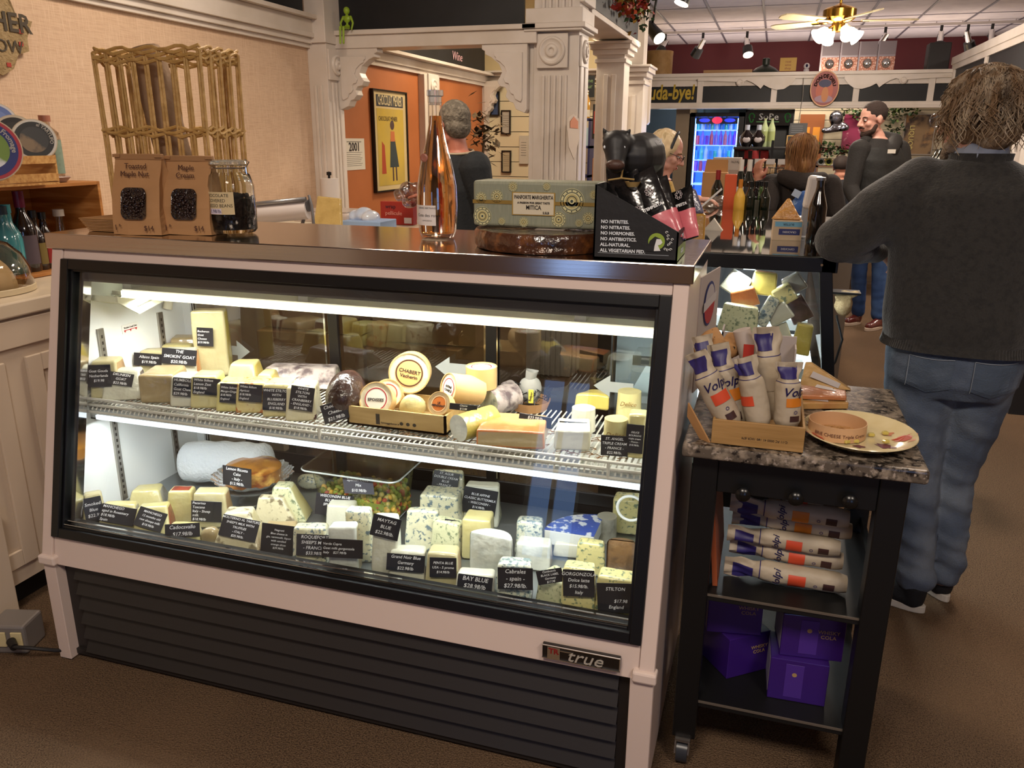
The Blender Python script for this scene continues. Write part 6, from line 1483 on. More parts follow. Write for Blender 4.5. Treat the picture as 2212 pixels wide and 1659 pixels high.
# stacked, tips to the left, printed side up-front
rows=[(1808,1290,.021,ORR),(1800,1240,.021,ORR),(1812,1200,.019,ORR),(1795,1165,.019,ORG),(1810,1132,.021,ORG),(1806,1104,.018,ORR)]
rr_=[(.527,.026,ORR,.02),(.572,.025,ORR,.05),(.612,.023,ORR,.035),(.650,.023,ORG,.06),(.690,.024,ORG,.04),(.730,.022,ORR,.06)]
names=['bottom','second','third','fourth','fifth','topmost']
for i,(z,r,col,dy) in enumerate(rr_):
    Y=1.885+dy; x1=.262-.012*(i%3); x0=-.028+.008*(i%2)
    salami(names[i]+' paper-wrapped salami of the stack inside the cart',(x1,Y,z),(x0,Y,z+.004),r,col,0,'paper-wrapped salami stacked inside the cart','Volpi',True,20+i,off=-12)
PU=mat('purple_carton','#35176b',.35,coat=.3); GOLD=m_('#a98a5e',.4)
def pbox(label,x,y,z,w,d,h,yaw,lab=True,can=True,txt=True):
    t=thing('drinks_carton',label,'drinks box',(x,y,z),'purple cartons of canned drink in the cart',(0,0,yaw))
    MB().rbox((-w/2,-d/2,0),(w/2,d/2,h),.002).build('carton',PU,t,loc=(0,0,0))
    if lab: MB().box((-w/2-.0006,-d/2+.01,h*.12),(-w/2,d/2-.01,h*.92)).build('white_label',m_('#8f8a98',.6),t,loc=(0,0,0))
    if can:
        m=MB(); m.rbox((-.032,-d/2-.001,h*.1),(.012,-d/2-.0004,h*.9),.0003,1); m.build('can_print',m_('#4a2c86',.35),t,loc=(0,0,0))
        MB().lathe([(.006,0),(0,0)],(-.01,-d/2-.0016,h*.66),14,M=eul(90)).build('gold_mark',GOLD,t,loc=(0,0,0))
    if txt: text('lettering','WHISKY\nCOLA',.014,GOLD,t,loc=(w*.24,-d/2-.001,h*.6),rot=(90,0,0))
    return t
pbox('purple carton turned diagonally, lower left on the cart bottom shelf',.015,2.0,.1905,.13,.13,.12,38,False,False,True)
pbox('purple carton facing forward, lower right on the cart bottom shelf',.175,1.93,.1905,.14,.12,.12,2,True,True,False)
pbox('purple carton reading Whisky Cola, upper left of the cart bottom shelf',.0,2.0,.3115,.14,.12,.12,10,False,False,True)
pbox('purple carton with white side label and Whisky Cola print, upper right',.195,1.95,.3115,.15,.12,.12,6,True,True,True)
# outlet box and plug on the floor by the counter
c=at(42,1392,z=0); t=thing('floor_outlet','grey metal floor outlet box with cream sockets','outlet box',c,None,(0,0,16))
MB().rbox((-.06,-.05,0),(.06,.05,.10),.008).build('box',m_('#8a8480',.4,metal=.4),t,loc=(0,0,0))
for x in (-.018,.034): MB().rbox((x-.018,-.056,.028),(x+.018,-.05,.08),.006).build('socket',m_('#c9b98c',.5),t,loc=(0,0,0))
m=MB(); m.cyl((c.x+.04,c.y-.055,.055),(c.x+.075,c.y-.075,.055),.014,.011,14); m.tube([(c.x+.07,c.y-.075,.055),(c.x+.12,c.y-.07,.06),(c.x+.18,c.y-.02,.03),(c.x+.25,c.y+.05,.012)],.006,8); tag(m.build('power_cord',m_('#15110f',.5)),'black power cord plugged into the floor outlet box','power cord')
# ------------------------------------------------------------------ people
SKIN=mat('skin','#b8806a',.5,mix=('#a8705c',14,.45,.7)); SKIN2=mat('skin_pale','#c79683',.5,mix=('#b98070',14,.45,.7))
def frame_(f,u=(0,0,1)):
    f=V(f).normalized(); r=f.cross(V(u)).normalized(); u=r.cross(f).normalized(); return r,f,u,Matrix((r,f,u)).transposed()
def head_prims(c,fw,s=1,tilt=(0,0,1)):
    c=V(c); r,f,u,M=frame_(fw,tilt)
    def p(a,b,d): return c+(r*a+f*b+u*d)*s
    E=lambda a,b,d,rx,ry,rz:('s',p(a,b,d),(rx*s,ry*s,rz*s),M)
    L=[E(0,-.012,.028,.076,.095,.088),E(0,.018,-.040,.060,.070,.072),E(0,.052,-.090,.026,.024,.022),E(0,.058,.018,.052,.028,.020),
       ('c',[p(0,.082,.010),p(0,.098,-.012),p(0,.108,-.032)],[.009*s,.010*s,.013*s]),E(.012,.094,-.036,.009,.010,.008),E(-.012,.094,-.036,.009,.010,.008),
       E(0,.078,-.060,.024,.014,.007),E(0,.076,-.070,.021,.013,.008),E(.036,.052,-.028,.024,.026,.024),E(-.036,.052,-.028,.024,.026,.024),
       E(.046,.01,-.07,.022,.04,.026),E(-.046,.01,-.07,.022,.04,.026)]
    for q in (-1,1): L+= [E(q*.079,-.008,-.008,.009,.019,.030),E(q*.084,-.014,.004,.006,.014,.018)]
    return L,p,M
def face(t,p,M,s=1,brow='#3a2a22',lookdown=0,lips='#8f5248'):
    for q in (-1,1):
        m=MB(); m.ell(p(q*.031,.076,.0),(.0125*s,.009*s,.0085*s),M,12,8); e=m.build('eye',m_('#d8d2cb',.25),t)
        m=MB(); m.ell(p(q*.031-.002,.083,-.001-lookdown),(.0055*s,.004*s,.0058*s),M,10,6); m.build('iris',m_('#2c2019',.2),e); e.children[0].location=(0,0,0)
        m=MB(); m.tube([p(q*.050,.070,.016),p(q*.034,.083,.022),p(q*.016,.084,.018)],[.003*s,.0042*s,.004*s],6); m.build('eyebrow',m_(brow,.8),t)
        m=MB(); m.tube([p(q*.045,.072,.007),p(q*.031,.085,.0095),p(q*.018,.080,.005)],[.003*s,.0042*s,.003*s],6); m.build('eyelid',SKIN,t)
    m=MB(); m.ell(p(0,.089,-.061),(.020*s,.006*s,.004*s),M,12,6); m.ell(p(0,.088,-.069),(.017*s,.006*s,.0045*s),M,12,6); m.build('lips',m_(lips,.45),t)
def hand_prims(w,d,n,curl=25,s=1,side=1,spread=1):
    "wrist w, pointing d, palm facing n; thumb on side"
    w=V(w); d=V(d).normalized(); n=V(n); n=(n-d*n.dot(d)).normalized(); x=d.cross(n)*side
    L=[('c',[w,w+d*.03*s],[.026*s,.026*s])]
    for k in range(4):
        o=(k-1.5)*.019*s; b=w+d*.088*s+x*o*-1
        L.append(('c',[w+d*.03*s-x*o*.7,b],[.015*s,.0125*s]))
        a=curl; pt=b; dd=d.copy(); ln=[.040,.046,.043,.033][k]*s
        sp=x*(-(k-1.5)*.07*spread)
        for j in range(3):
            a2=R(a*(j+.7)); v=(d*math.cos(a2)+n*math.sin(a2)+sp).normalized(); q=pt+v*ln*(.62,.46,.36)[j]*1.15
            L.append(('c',[pt,q],[.0092*s,.0084*s])); pt=q
    tb=w+d*.025*s+x*.026*s; t1=tb+(d*.6+x*.8+n*.25).normalized()*.040*s; t2=t1+(d*.95+x*.2+n*.35).normalized()*.034*s
    L.append(('c',[tb-x*.01*s,t1,t2],[.0145*s,.0115*s,.0095*s]))
    return L
def strands(m,c,M,n,rad,z0,length,seed=1,wave=.012,arc=(0,360),r=.0022,out=.0,grav=1,cone=(.0,1.25)):
    "hair strands rooted on an ellipsoid and falling down over it"
    rs=random.Random(seed); c=V(c)
    for k in range(n):
        az=R(rs.uniform(*arc)); el=rs.uniform(*cone); L=length*rs.uniform(.75,1.1); pts=[]; e=el; ph=rs.uniform(0,6); drop=0; az2=az
        x0=None
        for j in range(9):
            u=j/8
            if e<PI/2*1.02:
                q=V((rad[0]*math.sin(e)*math.cos(az2),rad[1]*math.sin(e)*math.sin(az2),rad[2]*math.cos(e)))*(1+.03*math.sin(ph+j)); last=q
                e+=L/8/((rad[0]+rad[2])/2)
            else:
                drop+=L/8; q=last+V((0,0,-drop))*1.0+V((math.cos(az2),math.sin(az2),0))*(out*drop-.1*drop)
            q=q+V((math.cos(az2+PI/2),math.sin(az2+PI/2),0))*wave*math.sin(ph+j*1.1)*u+V((math.cos(az2),math.sin(az2),0))*wave*.5*math.cos(ph*2+j*1.3)*u
            pts.append(c+M@q)
        m.tube(pts,[r*(1-.75*(j/8)**2) for j in range(9)],4,caps=False)
    return m
def shoe(name,heel,toe,m,parent,sole,w=.045,h=.09):
    heel=V(heel);toe=V(toe); d=(toe-heel).normalized(); L=(toe-heel).length; x=V((-d.y,d.x,0))
    pr=[('c',[heel+d*.04+V((0,0,.045)),heel+d*.04+V((0,0,h))],[.038,.042]),('c',[heel+d*.04+V((0,0,.04)),heel+d*L*.45+V((0,0,.045)),toe-d*.045+V((0,0,.036))],[.036,.040,.034]),('c',[heel+d*L*.3+V((0,0,.07)),toe-d*.08+V((0,0,.045))],[.034,.03])]
    o=blob(name,pr,m,parent,voxel=.006,smooth=2)
    s=MB(); pts=[]
    for k in range(28):
        a=2*PI*k/28; e=math.cos(a); ww=w*(1 if e>0 else .82); cc=heel.lerp(toe,.5)+d*e*L*.52+x*math.sin(a)*ww; pts.append((cc.x,cc.y))
    s.prism(pts,'z',.001,.028); s.build('sole',sole,o,bevel=.003); o.children[-1].location=(0,0,0) if o.location.length<1e-6 else -parent_abs(o)
    return o
# ---- 1: large man from behind, right
T=thing('person','large man in grey sweater and jeans from behind, elbow on the end case','person',(.6,2.8,0))
hc=V((.545,2.755,1.638)); fw=(-.72,.69,-.10)
hp,hpf,hM=head_prims(hc,fw,1.0)
A=[(.60,2.79,.92),(.585,2.765,1.15),(.575,2.75,1.38)]
lsh,lel,lwr=V((.415,2.765,1.435)),V((.215,2.735,1.265)),V((.36,2.95,1.225))
rsh,rel,rwr=V((.765,2.73,1.435)),V((.845,2.82,1.19)),V((.64,3.02,1.19))
lhip,lkn,lan=V((.515,2.79,.86)),V((.545,2.80,.48)),V((.595,2.795,.085))
rhip,rkn,ran=V((.69,2.80,.86)),V((.668,2.86,.48)),V((.705,2.885,.085))
body=hp+[('c',[hc+V((.008,-.02,-.07)),V((.575,2.745,1.46))],[.062,.068]),('l',[(A[0],.16,.11),(A[1],.17,.115),(A[2],.18,.11),((.575,2.75,1.46),.09,.07)]),
 ('c',[lsh,lel,lwr],[.055,.045,.03]),('c',[rsh,rel,rwr],[.055,.045,.03]),('c',[lhip,lkn,lan],[.08,.052,.04]),('c',[rhip,rkn,ran],[.08,.052,.04])]
body+=hand_prims(lwr,(.5,.4,-.45),(-.3,.5,-.6),30,1,1)+hand_prims(rwr,(-.8,.2,-.1),(0,0,-1),30,1,-1)
blob('body',body,SKIN2,T,voxel=.006,smooth=2)
SWT=mat('charcoal_knit','#34322f',.95,bump=(160,.35),mix=('#292826',60,.45,.65),sheen=.3)
fold=lambda co:.006*mnoise.noise(V((co.x*7,co.y*7,co.z*4)))+.004*mnoise.noise(V((co.x*16+3,co.y*16,co.z*9+co.x*12)))
blob('sweater',[('l',[((.60,2.785,.965),.215,.155,-6),((.60,2.78,1.02),.225,.165,-6),((.59,2.765,1.18),.222,.158,-6),((.583,2.755,1.32),.225,.15,-8),((.58,2.75,1.42),.215,.135,-8),((.578,2.748,1.475),.15,.10,-8),((.572,2.745,1.515),.085,.078,-8)]),
 ('c',[lsh+V((.02,0,-.01)),lsh.lerp(lel,.5)+V((0,-.01,0)),lel],[.098,.092,.074]),('c',[lel,lel.lerp(lwr,.5)+V((0,0,.0)),lwr+V((-.02,-.03,.0))],[.072,.068,.048]),
 ('c',[V((.47,2.76,1.40)),lsh.lerp(lel,.4)+V((.05,0,-.04))],[.10,.08]),('c',[rsh,rsh.lerp(rel,.5),rel],[.098,.085,.070]),('c',[rel,rwr],[.068,.045])],SWT,T,voxel=.009,smooth=5,disp=fold)
def ribring(z0,z1,c0,rx,ry,yaw,n,amp,u0=0,u1=1):
    def g(u,v):
        a=2*PI*(u0+(u1-u0)*u); k=1+amp*(1 if int(u*n*2)%2 else -1); z=z0+(z1-z0)*v; e=.8
        x=rx*k*math.copysign(abs(math.cos(a))**e,math.cos(a)); y=ry*k*math.copysign(abs(math.sin(a))**e,math.sin(a)); bulge=1-.03*math.sin(PI*v)
        return V(c0)+V(((x*math.cos(R(yaw))-y*math.sin(R(yaw)))*bulge,(x*math.sin(R(yaw))+y*math.cos(R(yaw)))*bulge,z-V(c0).z))
    return g
m=MB(); m.grid(ribring(.945,1.015,(.60,2.785,.98),.221,.161,-6,130,.006),260,4); m.build('ribbed_hem',SWT,T)
m=MB(); m.grid(ribring(1.49,1.532,(.572,2.745,1.5),.086,.079,-8,60,.008),120,3); m.build('ribbed_neckline',SWT,T)
m=MB(); m.lathe([(.072,1.495),(.080,1.53),(.074,1.572),(.069,1.575),(.070,1.53)],(.566,2.747,0),32); m.jitter(.004,14); m.build('shirt_collar',m_('#9aa3b4',.7),T,smooth=True)
DEN=mat('blue_denim','#566172',.85,bump=(220,.3),mix=[('#727c88',7,.45,.7),('#424e60',4,.5,.72)]); 
dfold=lambda co:.008*mnoise.noise(V((co.x*7,co.y*7,co.z*24+co.x*9)))*(1.5-co.z)+.003*mnoise.noise(V((co.x*25,co.y*25,co.z*12)))
blob('jeans',[('l',[((.60,2.79,1.0),.195,.135,-4),((.60,2.79,.92),.20,.145,-4),((.60,2.795,.84),.195,.15,-4),((.60,2.80,.79),.16,.13,-4)]),
 ('c',[lhip,lhip.lerp(lkn,.5)+V((-.005,0,0)),lkn,lkn.lerp(lan,.5)+V((0,-.01,0)),lan+V((0,0,.03))],[.112,.098,.078,.070,.066]),
 ('c',[rhip,rhip.lerp(rkn,.5),rkn,rkn.lerp(ran,.5)+V((0,-.01,0)),ran+V((0,0,.03))],[.112,.096,.076,.068,.064])],DEN,T,voxel=.008,smooth=4,disp=dfold)
# back pocket with stitched edge
JN=[x for x in T.children if x.name.startswith('jeans')][0]
def pocket(cx,cz,yaw):
    m=MB(); P=[(-.065,.06),(.065,.06),(.068,-.04),(0,-.075),(-.062,-.04)]
    vs_=[]
    for a,b in P:
        vs_.append((cx+a*math.cos(R(yaw)),0,cz+b,a))
    return vs_
deps=bpy.context.evaluated_depsgraph_get(); bpy.context.view_layer.update()
from mathutils.bvhtree import BVHTree
def onto(o,pt,dr,off=.003):
    me=o.data; bv=BVHTree.FromPolygons([v.co.copy() for v in me.vertices],[p.vertices[:] for p in me.polygons]); l=parent_abs(o)
    return lambda x,z:(lambda h:(h[0]+l-V(dr)*off) if h[0] is not None else None)(bv.ray_cast(V((x,pt,z))-l,V(dr)))
hit=onto(JN,2.3,(0,1,0))
for cx in (.515,.69):
    m=MB(); g=[]
    for i in range(9):
        row=[]
        for j in range(9):
            a=-.06+.12*i/8; top=.045-.004*math.sin(PI*i/8); bot=-.05-.02*(1-abs(i-4)/4); q=hit(cx+a,.885+bot+(top-bot)*j/8); row.append(m.b.verts.new(q) if q is not None else None)
        g.append(row)
    for i in range(8):
        for j in range(8):
            qq=(g[i][j],g[i+1][j],g[i+1][j+1],g[i][j+1])
            if all(qq): m.b.faces.new(qq)
    pk=m.build('back_pocket',mat('denim_dark','#4c5868',.85,bump=(220,.3),mix=('#646f7e',7,.45,.7)),JN)
    m=MB(); pts=[hit(cx-.06+.12*i/8,.885+.045-.004*math.sin(PI*i/8)) for i in range(9)]; pts=[q+V((0,-.002,0)) for q in pts if q is not None]; m.tube(pts,.0014,4)
    pts=[hit(cx-.06,.885+.045-.1*i/6) for i in range(7)]; pts=[q+V((0,-.002,0)) for q in pts if q is not None]; m.tube(pts,.0012,4)
    m.build('stitching',m_('#8f96a0',.7),JN)
CANV=mat('black_canvas','#16161a',.8,bump=(200,.2)); RUB=m_('#c8c0b4',.6)
shoe('sneaker',(.635,2.755,0),(.425,2.865,0),CANV,T,RUB)
shoe('sneaker',(.725,2.855,0),(.63,3.06,0),CANV,T,RUB)
HAIR=mat('greying_brown_hair','#7d6246',.6,mix=[('#a8967e',26,.45,.65,(1,1,.25)),('#46331f',40,.5,.7,(1,1,.2))],bump=(70,.8,(1,1,.15)))
r_,f_,u_,Mh=frame_(fw)
def P_(a,b,d): return hc+r_*a+f_*b+u_*d
hb=blob('hair',[('s',P_(0,-.025,.030),(.098,.108,.095),Mh),('s',P_(0,-.055,-.035),(.088,.07,.075),Mh),('s',P_(.066,-.03,-.035),(.032,.055,.06),Mh),('s',P_(-.066,-.03,-.03),(.032,.055,.055),Mh),('s',P_(0,-.07,-.07),(.062,.04,.035),Mh)],HAIR,T,voxel=.006,smooth=2,disp=lambda co:.010*mnoise.noise(V((co.x*30,co.y*30,co.z*14))))
m=MB(); strands(m,P_(0,-.03,.028),Mh,620,(.104,.112,.102),0,.17,3,.020,(130,410),.0028,.25); strands(m,P_(0,-.03,.028),Mh,200,(.106,.114,.106),0,.12,5,.024,(90,450),.0024,.5); m.build('hair_strands',HAIR,T)
m=MB(); 
for q in (-1,1):
    m.tube([P_(q*.034+.024*math.cos(a),.105,-.004+.019*math.sin(a)) for a in (2*PI*k/20 for k in range(20))],.0016,6,closed=True); m.tube([P_(q*.058,.105,0),P_(q*.080,.06,.004),P_(q*.083,-.01,.0)],.0018,6)
m.tube([P_(-.010,.106,.002),P_(0,.108,.006),P_(.010,.106,.002)],.0016,6); m.build('glasses',m_('#b9bbbd',.2,metal=.9),T)
blob('beard',[('s',P_(0,.035,-.088),(.052,.055,.040),Mh),('c',[P_(-.062,.0,-.045),P_(-.05,.03,-.085),P_(0,.07,-.11)],[.018,.024,.03]),('c',[P_(.062,.0,-.045),P_(.05,.03,-.085)],[.018,.024])],mat('grey_beard','#8d7d6c',.8,bump=(90,.8)),T,voxel=.005,smooth=1,disp=lambda co:.005*mnoise.noise(co*60))
# ---- generic standing figure
def figure(label,base,hd,fw,height_s,arms,legs,pel,chest,neck,top_m,leg_m,skin,hands,voxel=.008,tw=.2,td=.12,hemz=None,armr=(.062,.055,.045),grp=None):
    T=thing('person',label,'person',base)
    hp,pf,M=head_prims(hd,fw,height_s)
    pel,chest,neck=V(pel),V(chest),V(neck); hd=V(hd)
    yaw=math.degrees(math.atan2(-V(fw).x,V(fw).y))
    b=hp+[('c',[hd+V((0,0,-.07))-V(fw)*.02,neck],[.052,.056]),('l',[(pel,tw*.78,td*.85,arms.get('yaw',0)),(pel.lerp(chest,.5),tw*.78,td*.85,arms.get('yaw',0)),(chest,tw*.85,td*.85,arms.get('yaw',0)),(neck,.07,.06)])]
    for a in arms['pts']: b.append(('c',a,[.045,.038,.027]))
    for l in legs: b.append(('c',l,[.07,.048,.038]))
    for h in hands: b+=hand_prims(*h)
    blob('body',b,skin,T,voxel=voxel,smooth=2)
    y=arms.get('yaw',0); hz=hemz or pel.z-.06
    tp=[('l',[(V((pel.x,pel.y,hz)),tw*.98,td*1.08,y),(pel+V((0,0,.06)),tw*.95,td*1.05,y),(pel.lerp(chest,.55),tw*.95,td*1.02,y),(chest,tw,td,y),(chest.lerp(neck,.6),tw*.78,td*.8,y),(neck+V((0,0,-.01)),.078,.072,y)])]
    for a in arms['pts']:
        e=V(a[1]).lerp(V(a[2]),arms.get('sleeve',.85)); tp.append(('c',[a[0],a[1]],[armr[0]*1.15,armr[1]])); 
        if arms.get('sleeve',.85)>0: tp.append(('c',[a[1],e],[armr[1],armr[2]]))
    tpo=blob('top_garment',tp,top_m,T,voxel=voxel,smooth=3,disp=lambda co:.006*mnoise.noise(V((co.x*9,co.y*9,co.z*6))))
    lg=[('l',[(V((pel.x,pel.y,pel.z+.03)),tw*.86,td*.98,y),(V((pel.x,pel.y,pel.z-.12)),tw*.86,td,y)])]
    for l in legs: lg.append(('c',[V(l[0]),V(l[1]),V(l[2])+V((0,0,.03))],[.092,.066,.058]))
    if leg_m: blob('trousers',lg,leg_m,T,voxel=voxel*1.2,smooth=3,disp=lambda co:.004*mnoise.noise(V((co.x*10,co.y*10,co.z*24))))
    return T,pf,M,tpo
BLK=mat('black_vest_fabric','#1b1a18',.75,bump=(50,.25)); 
# ---- 2: bearded man in black vest
hd=V((.735,7.6,1.745)); fw=V((-.86,-.50,-.12)).normalized()
legs=[[(.76,7.62,.88),(.79,7.60,.48),(.83,7.66,.09)],[(.93,7.60,.88),(.95,7.56,.48),(.98,7.54,.09)]]
T,pf,M,tpo=figure('bearded man with cropped hair, black vest and jeans, facing left','x' and (.86,7.6,0),hd,fw,1.16,{'yaw':35,'pts':[[(.66,7.48,1.50),(.62,7.40,1.20),(.70,7.25,1.02)],[(.99,7.72,1.50),(1.07,7.66,1.20),(.92,7.40,1.02)]]},legs,(.85,7.61,.93),(.83,7.60,1.36),(.80,7.60,1.60),mat('dark_hoodie','#211e1c',.85,bump=(90,.25)),mat('denim_blue','#27406b',.85,mix=('#3b567f',6,.45,.7)),SKIN2,[((.70,7.25,1.02),(-.3,-.3,-.8),(-.5,.5,0),25,1.1,1),((.92,7.40,1.02),(-.5,-.5,-.6),(-.5,.5,0),25,1.1,-1)],tw=.215,td=.16,armr=(.075,.066,.055))
face(T,pf,M,1.16,lookdown=.003)
blob('vest',[('l',[((.85,7.61,.86),.228,.178,35),((.85,7.61,1.0),.232,.18,35),((.84,7.60,1.25),.232,.178,35),((.83,7.60,1.42),.225,.165,35),((.82,7.60,1.52),.17,.13,35)])],BLK,T,voxel=.01,smooth=3,disp=lambda co:.006*mnoise.noise(V((co.x*8,co.y*8,co.z*14))))
blob('hood',[('c',[(.70,7.56,1.57),(.80,7.70,1.60),(.93,7.66,1.57),(.90,7.52,1.50)],[.05,.065,.07,.06])],mat('dark_hoodie','',.8),T,voxel=.01,smooth=3)
s=1.16
blob('cropped_hair',[('s',pf(0,-.020,.040),(.081*s,.096*s,.086*s),M)],mat('cropped_hair_m','#2e221d',.9,bump=(120,.5)),T,voxel=.006,smooth=1)
blob('short_beard',[('c',[pf(-.060,.01,-.045),pf(-.052,.03,-.078),pf(0,.062,-.100),pf(.052,.03,-.078),pf(.060,.01,-.045)],[.014*s,.02*s,.028*s,.02*s,.014*s]),('c',[pf(-.026,.082,-.054),pf(0,.092,-.049),pf(.026,.082,-.054)],[.006*s]*3)],mat('beard_m','#33221a',.9,bump=(120,.5)),T,voxel=.005,smooth=1)
c=pf(0,0,0); q=at(1926,327,y=7.36); MB().box((q.x-.03,q.y-.004,q.z-.016),(q.x+.03,q.y,q.z+.016)).build('white_patch',m_('#cdc5b8',.6),T)
BRN=mat('brown_leather','#54201a',.25,coat=.4)
shoe('shoe',(.86,7.70,0),(.72,7.55,0),BRN,T,m_('#b8a390',.6)); shoe('shoe',(1.03,7.58,0),(.88,7.38,0),BRN,T,m_('#b8a390',.6))
# ---- 3: customer woman in dark hoodie with blue bag
hd=V((.155,5.3,1.485)); fw=V((.35,.93,-.1)).normalized()
HD=mat('black_hoodie','#29221f',.9,bump=(90,.25))
T,pf,M,tpo=figure('woman with brown-blonde hair in dark hoodie seen from behind, raising her left hand','x' and (.17,5.3,0),hd,fw,.98,{'yaw':8,'pts':[[(.0,5.28,1.31),(-.015,5.12,1.175),(-.085,5.30,1.315)],[(.33,5.30,1.31),(.41,5.24,1.06),(.33,5.45,.95)]]},[[(.09,5.3,.8),(.09,5.3,.44),(.09,5.32,.08)],[(.25,5.3,.8),(.25,5.3,.44),(.25,5.32,.08)]],(.17,5.30,.86),(.165,5.3,1.2),(.16,5.3,1.385),HD,m_('#1d222b',.85),SKIN,[((-.085,5.30,1.325),(-.15,.05,1),(.6,.5,0),30,.95,-1),((.33,5.45,.95),(0,.6,-.6),(0,0,-1),30,.95,1)],tw=.175,td=.12,armr=(.06,.052,.042))
WH=mat('brown_blonde_hair','#7c5330',.5,mix=[('#a67c4c',30,.45,.65,(1,1,.2)),('#4e3019',30,.55,.7,(1,1,.2))],bump=(60,.7,(1,1,.15)))
blob('hair',[('s',pf(0,-.02,.03),(.088,.105,.092),M),('s',pf(0,-.06,-.05),(.078,.06,.085),M),('s',pf(-.02,-.085,-.10),(.05,.04,.06),M)],WH,T,voxel=.007,smooth=2,disp=lambda co:.006*mnoise.noise(V((co.x*40,co.y*40,co.z*10))))
m=MB(); strands(m,pf(0,-.025,.03),M,220,(.090,.106,.095),0,.26,9,.007,(150,390),.0022,.0); m.build('hair_strands',WH,T)
blob('hood',[('c',[(.06,5.20,1.36),(.16,5.14,1.33),(.27,5.20,1.35)],[.045,.06,.045])],HD,T,voxel=.008,smooth=3)
o=blob('shoulder_bag',[('c',[at(1738,430,y=5.05),at(1718,455,y=5.05)],[.05,.05])],mat('blue_bag','#31548f',.6,mix=('#7a93b8',20,.55,.6)),None,voxel=.008,smooth=2); tag(o,'small blue patterned shoulder bag on the hooded woman\'s back','bag')
m=MB(); q=at(1722,418,y=4.99)-o.location; m.box((q.x-.025,q.y-.0,q.z-.022),(q.x+.02,q.y+.004,q.z+.018),rot=eul(0,25),pivot=q); m.build('white_patch',m_('#9aa6ba',.6),o,loc=(0,0,0))
# ---- 4: blonde woman at the till
hd=V((-.60,4.85,1.50)); fw=V((.93,.05,-.33)).normalized()
YT=mat('yellow_print_top','#a88638',.8,mix=('#4b3a1e',60,.6,.64))
T,pf,M,tpo=figure('blonde woman with glasses and dark headband in yellow top at the till, in profile','x' and (-.66,4.85,0),hd,fw,1.0,{'yaw':90,'sleeve':.3,'pts':[[(-.64,4.70,1.26),(-.60,4.62,1.10),(-.42,4.70,1.245)],[(-.64,5.02,1.26),(-.58,5.05,1.08),(-.42,4.95,1.22)]]},[[(-.68,4.77,.82),(-.68,4.77,.45),(-.68,4.77,.08)],[(-.68,4.93,.82),(-.68,4.93,.45),(-.68,4.93,.08)]],(-.68,4.85,.88),(-.66,4.85,1.17),(-.63,4.85,1.35),YT,m_('#20242c',.8),SKIN2,[((-.42,4.70,1.25),(.9,.1,.0),(0,0,-1),22,.95,1),((-.42,4.95,1.22),(.9,0,-.2),(0,0,-1),22,.95,-1)],tw=.18,td=.13,voxel=.006)
face(T,pf,M,1.0,'#8a6b4a',.004,'#a85a52')
BH=mat('blonde_hair','#c9b088',.45,mix=[('#e0cca6',30,.45,.65,(1,1,.2)),('#a38a5f',30,.55,.7,(1,1,.2))],bump=(60,.6,(1,1,.15)))
blob('hair',[('s',pf(0,-.025,.033),(.089,.098,.093),M),('s',pf(0,-.05,-.06),(.082,.062,.10),M),('c',[pf(.072,.01,.02),pf(.082,-.015,-.06),pf(.075,-.02,-.13)],[.024,.024,.018]),('c',[pf(-.072,.01,.02),pf(-.082,-.015,-.06),pf(-.075,-.02,-.13)],[.024,.024,.018])],BH,T,voxel=.006,smooth=2,disp=lambda co:.004*mnoise.noise(V((co.x*40,co.y*40,co.z*10))))
m=MB(); m.tube([pf(.089*math.cos(a),.022,.030+.094*math.sin(a)) for a in (PI*k/14 for k in range(15))],.008,6); m.build('headband',m_('#22242c',.6),T)
m=MB()
for q in (-1,1):
    m.tube([pf(q*.034+.024*math.cos(a),.104,-.003+.016*math.sin(a)) for a in (2*PI*k/20 for k in range(20))],.0016,6,closed=True); m.tube([pf(q*.058,.104,0),pf(q*.082,.05,.004),pf(q*.084,.0,.002)],.002,6)
m.build('glasses',m_('#241c1c',.4),T)
# ---- 5: man in dark tee behind the bottle
hd=V((-1.655,4.2,1.635)); fw=V((-.80,.60,-.22)).normalized()
T,pf,M,tpo=figure('grey-haired man in dark T-shirt seen from behind at the back counter','x' and (-1.62,4.2,0),hd,fw,1.0,{'yaw':25,'sleeve':0,'pts':[[(-1.77,4.23,1.42),(-1.85,4.30,1.24),(-1.93,4.45,1.25)],[(-1.50,4.12,1.42),(-1.45,4.12,1.16),(-1.60,4.35,1.10)]]},[[(-1.70,4.2,.88),(-1.70,4.2,.48),(-1.70,4.2,.08)],[(-1.54,4.2,.88),(-1.54,4.2,.48),(-1.54,4.2,.08)]],(-1.60,4.18,.92),(-1.62,4.18,1.30),(-1.625,4.19,1.50),mat('dark_tee','#1d2024',.85,bump=(90,.2)),m_('#23252b',.85),mat('skin_ruddy','#b06d58',.5,mix=('#9c5a48',14,.45,.7)),[((-1.93,4.45,1.25),(-.9,.3,.05),(0,0,-1),25,1,1),((-1.60,4.35,1.10),(-.9,.3,0),(0,0,-1),25,1,-1)],tw=.20,td=.125,voxel=.007,armr=(.075,.06,.05))
GH=mat('grey_short_hair','#5f574c',.85,bump=(90,.7),mix=('#837a6c',40,.45,.65))
blob('hair',[('s',pf(0,-.024,.036),(.083,.098,.090),M),('s',pf(0,-.045,-.01),(.076,.062,.075),M)],GH,T,voxel=.005,smooth=3,disp=lambda co:.0015*mnoise.noise(co*60))
m=MB(); m.tube([V((-1.625,4.19,1.50))+V((.082*math.cos(a),.076*math.sin(a),.012*math.sin(a))) for a in (2*PI*k/30 for k in range(30))],.007,6,closed=True); m.build('neckline',m_('#a8977f',.7),T)
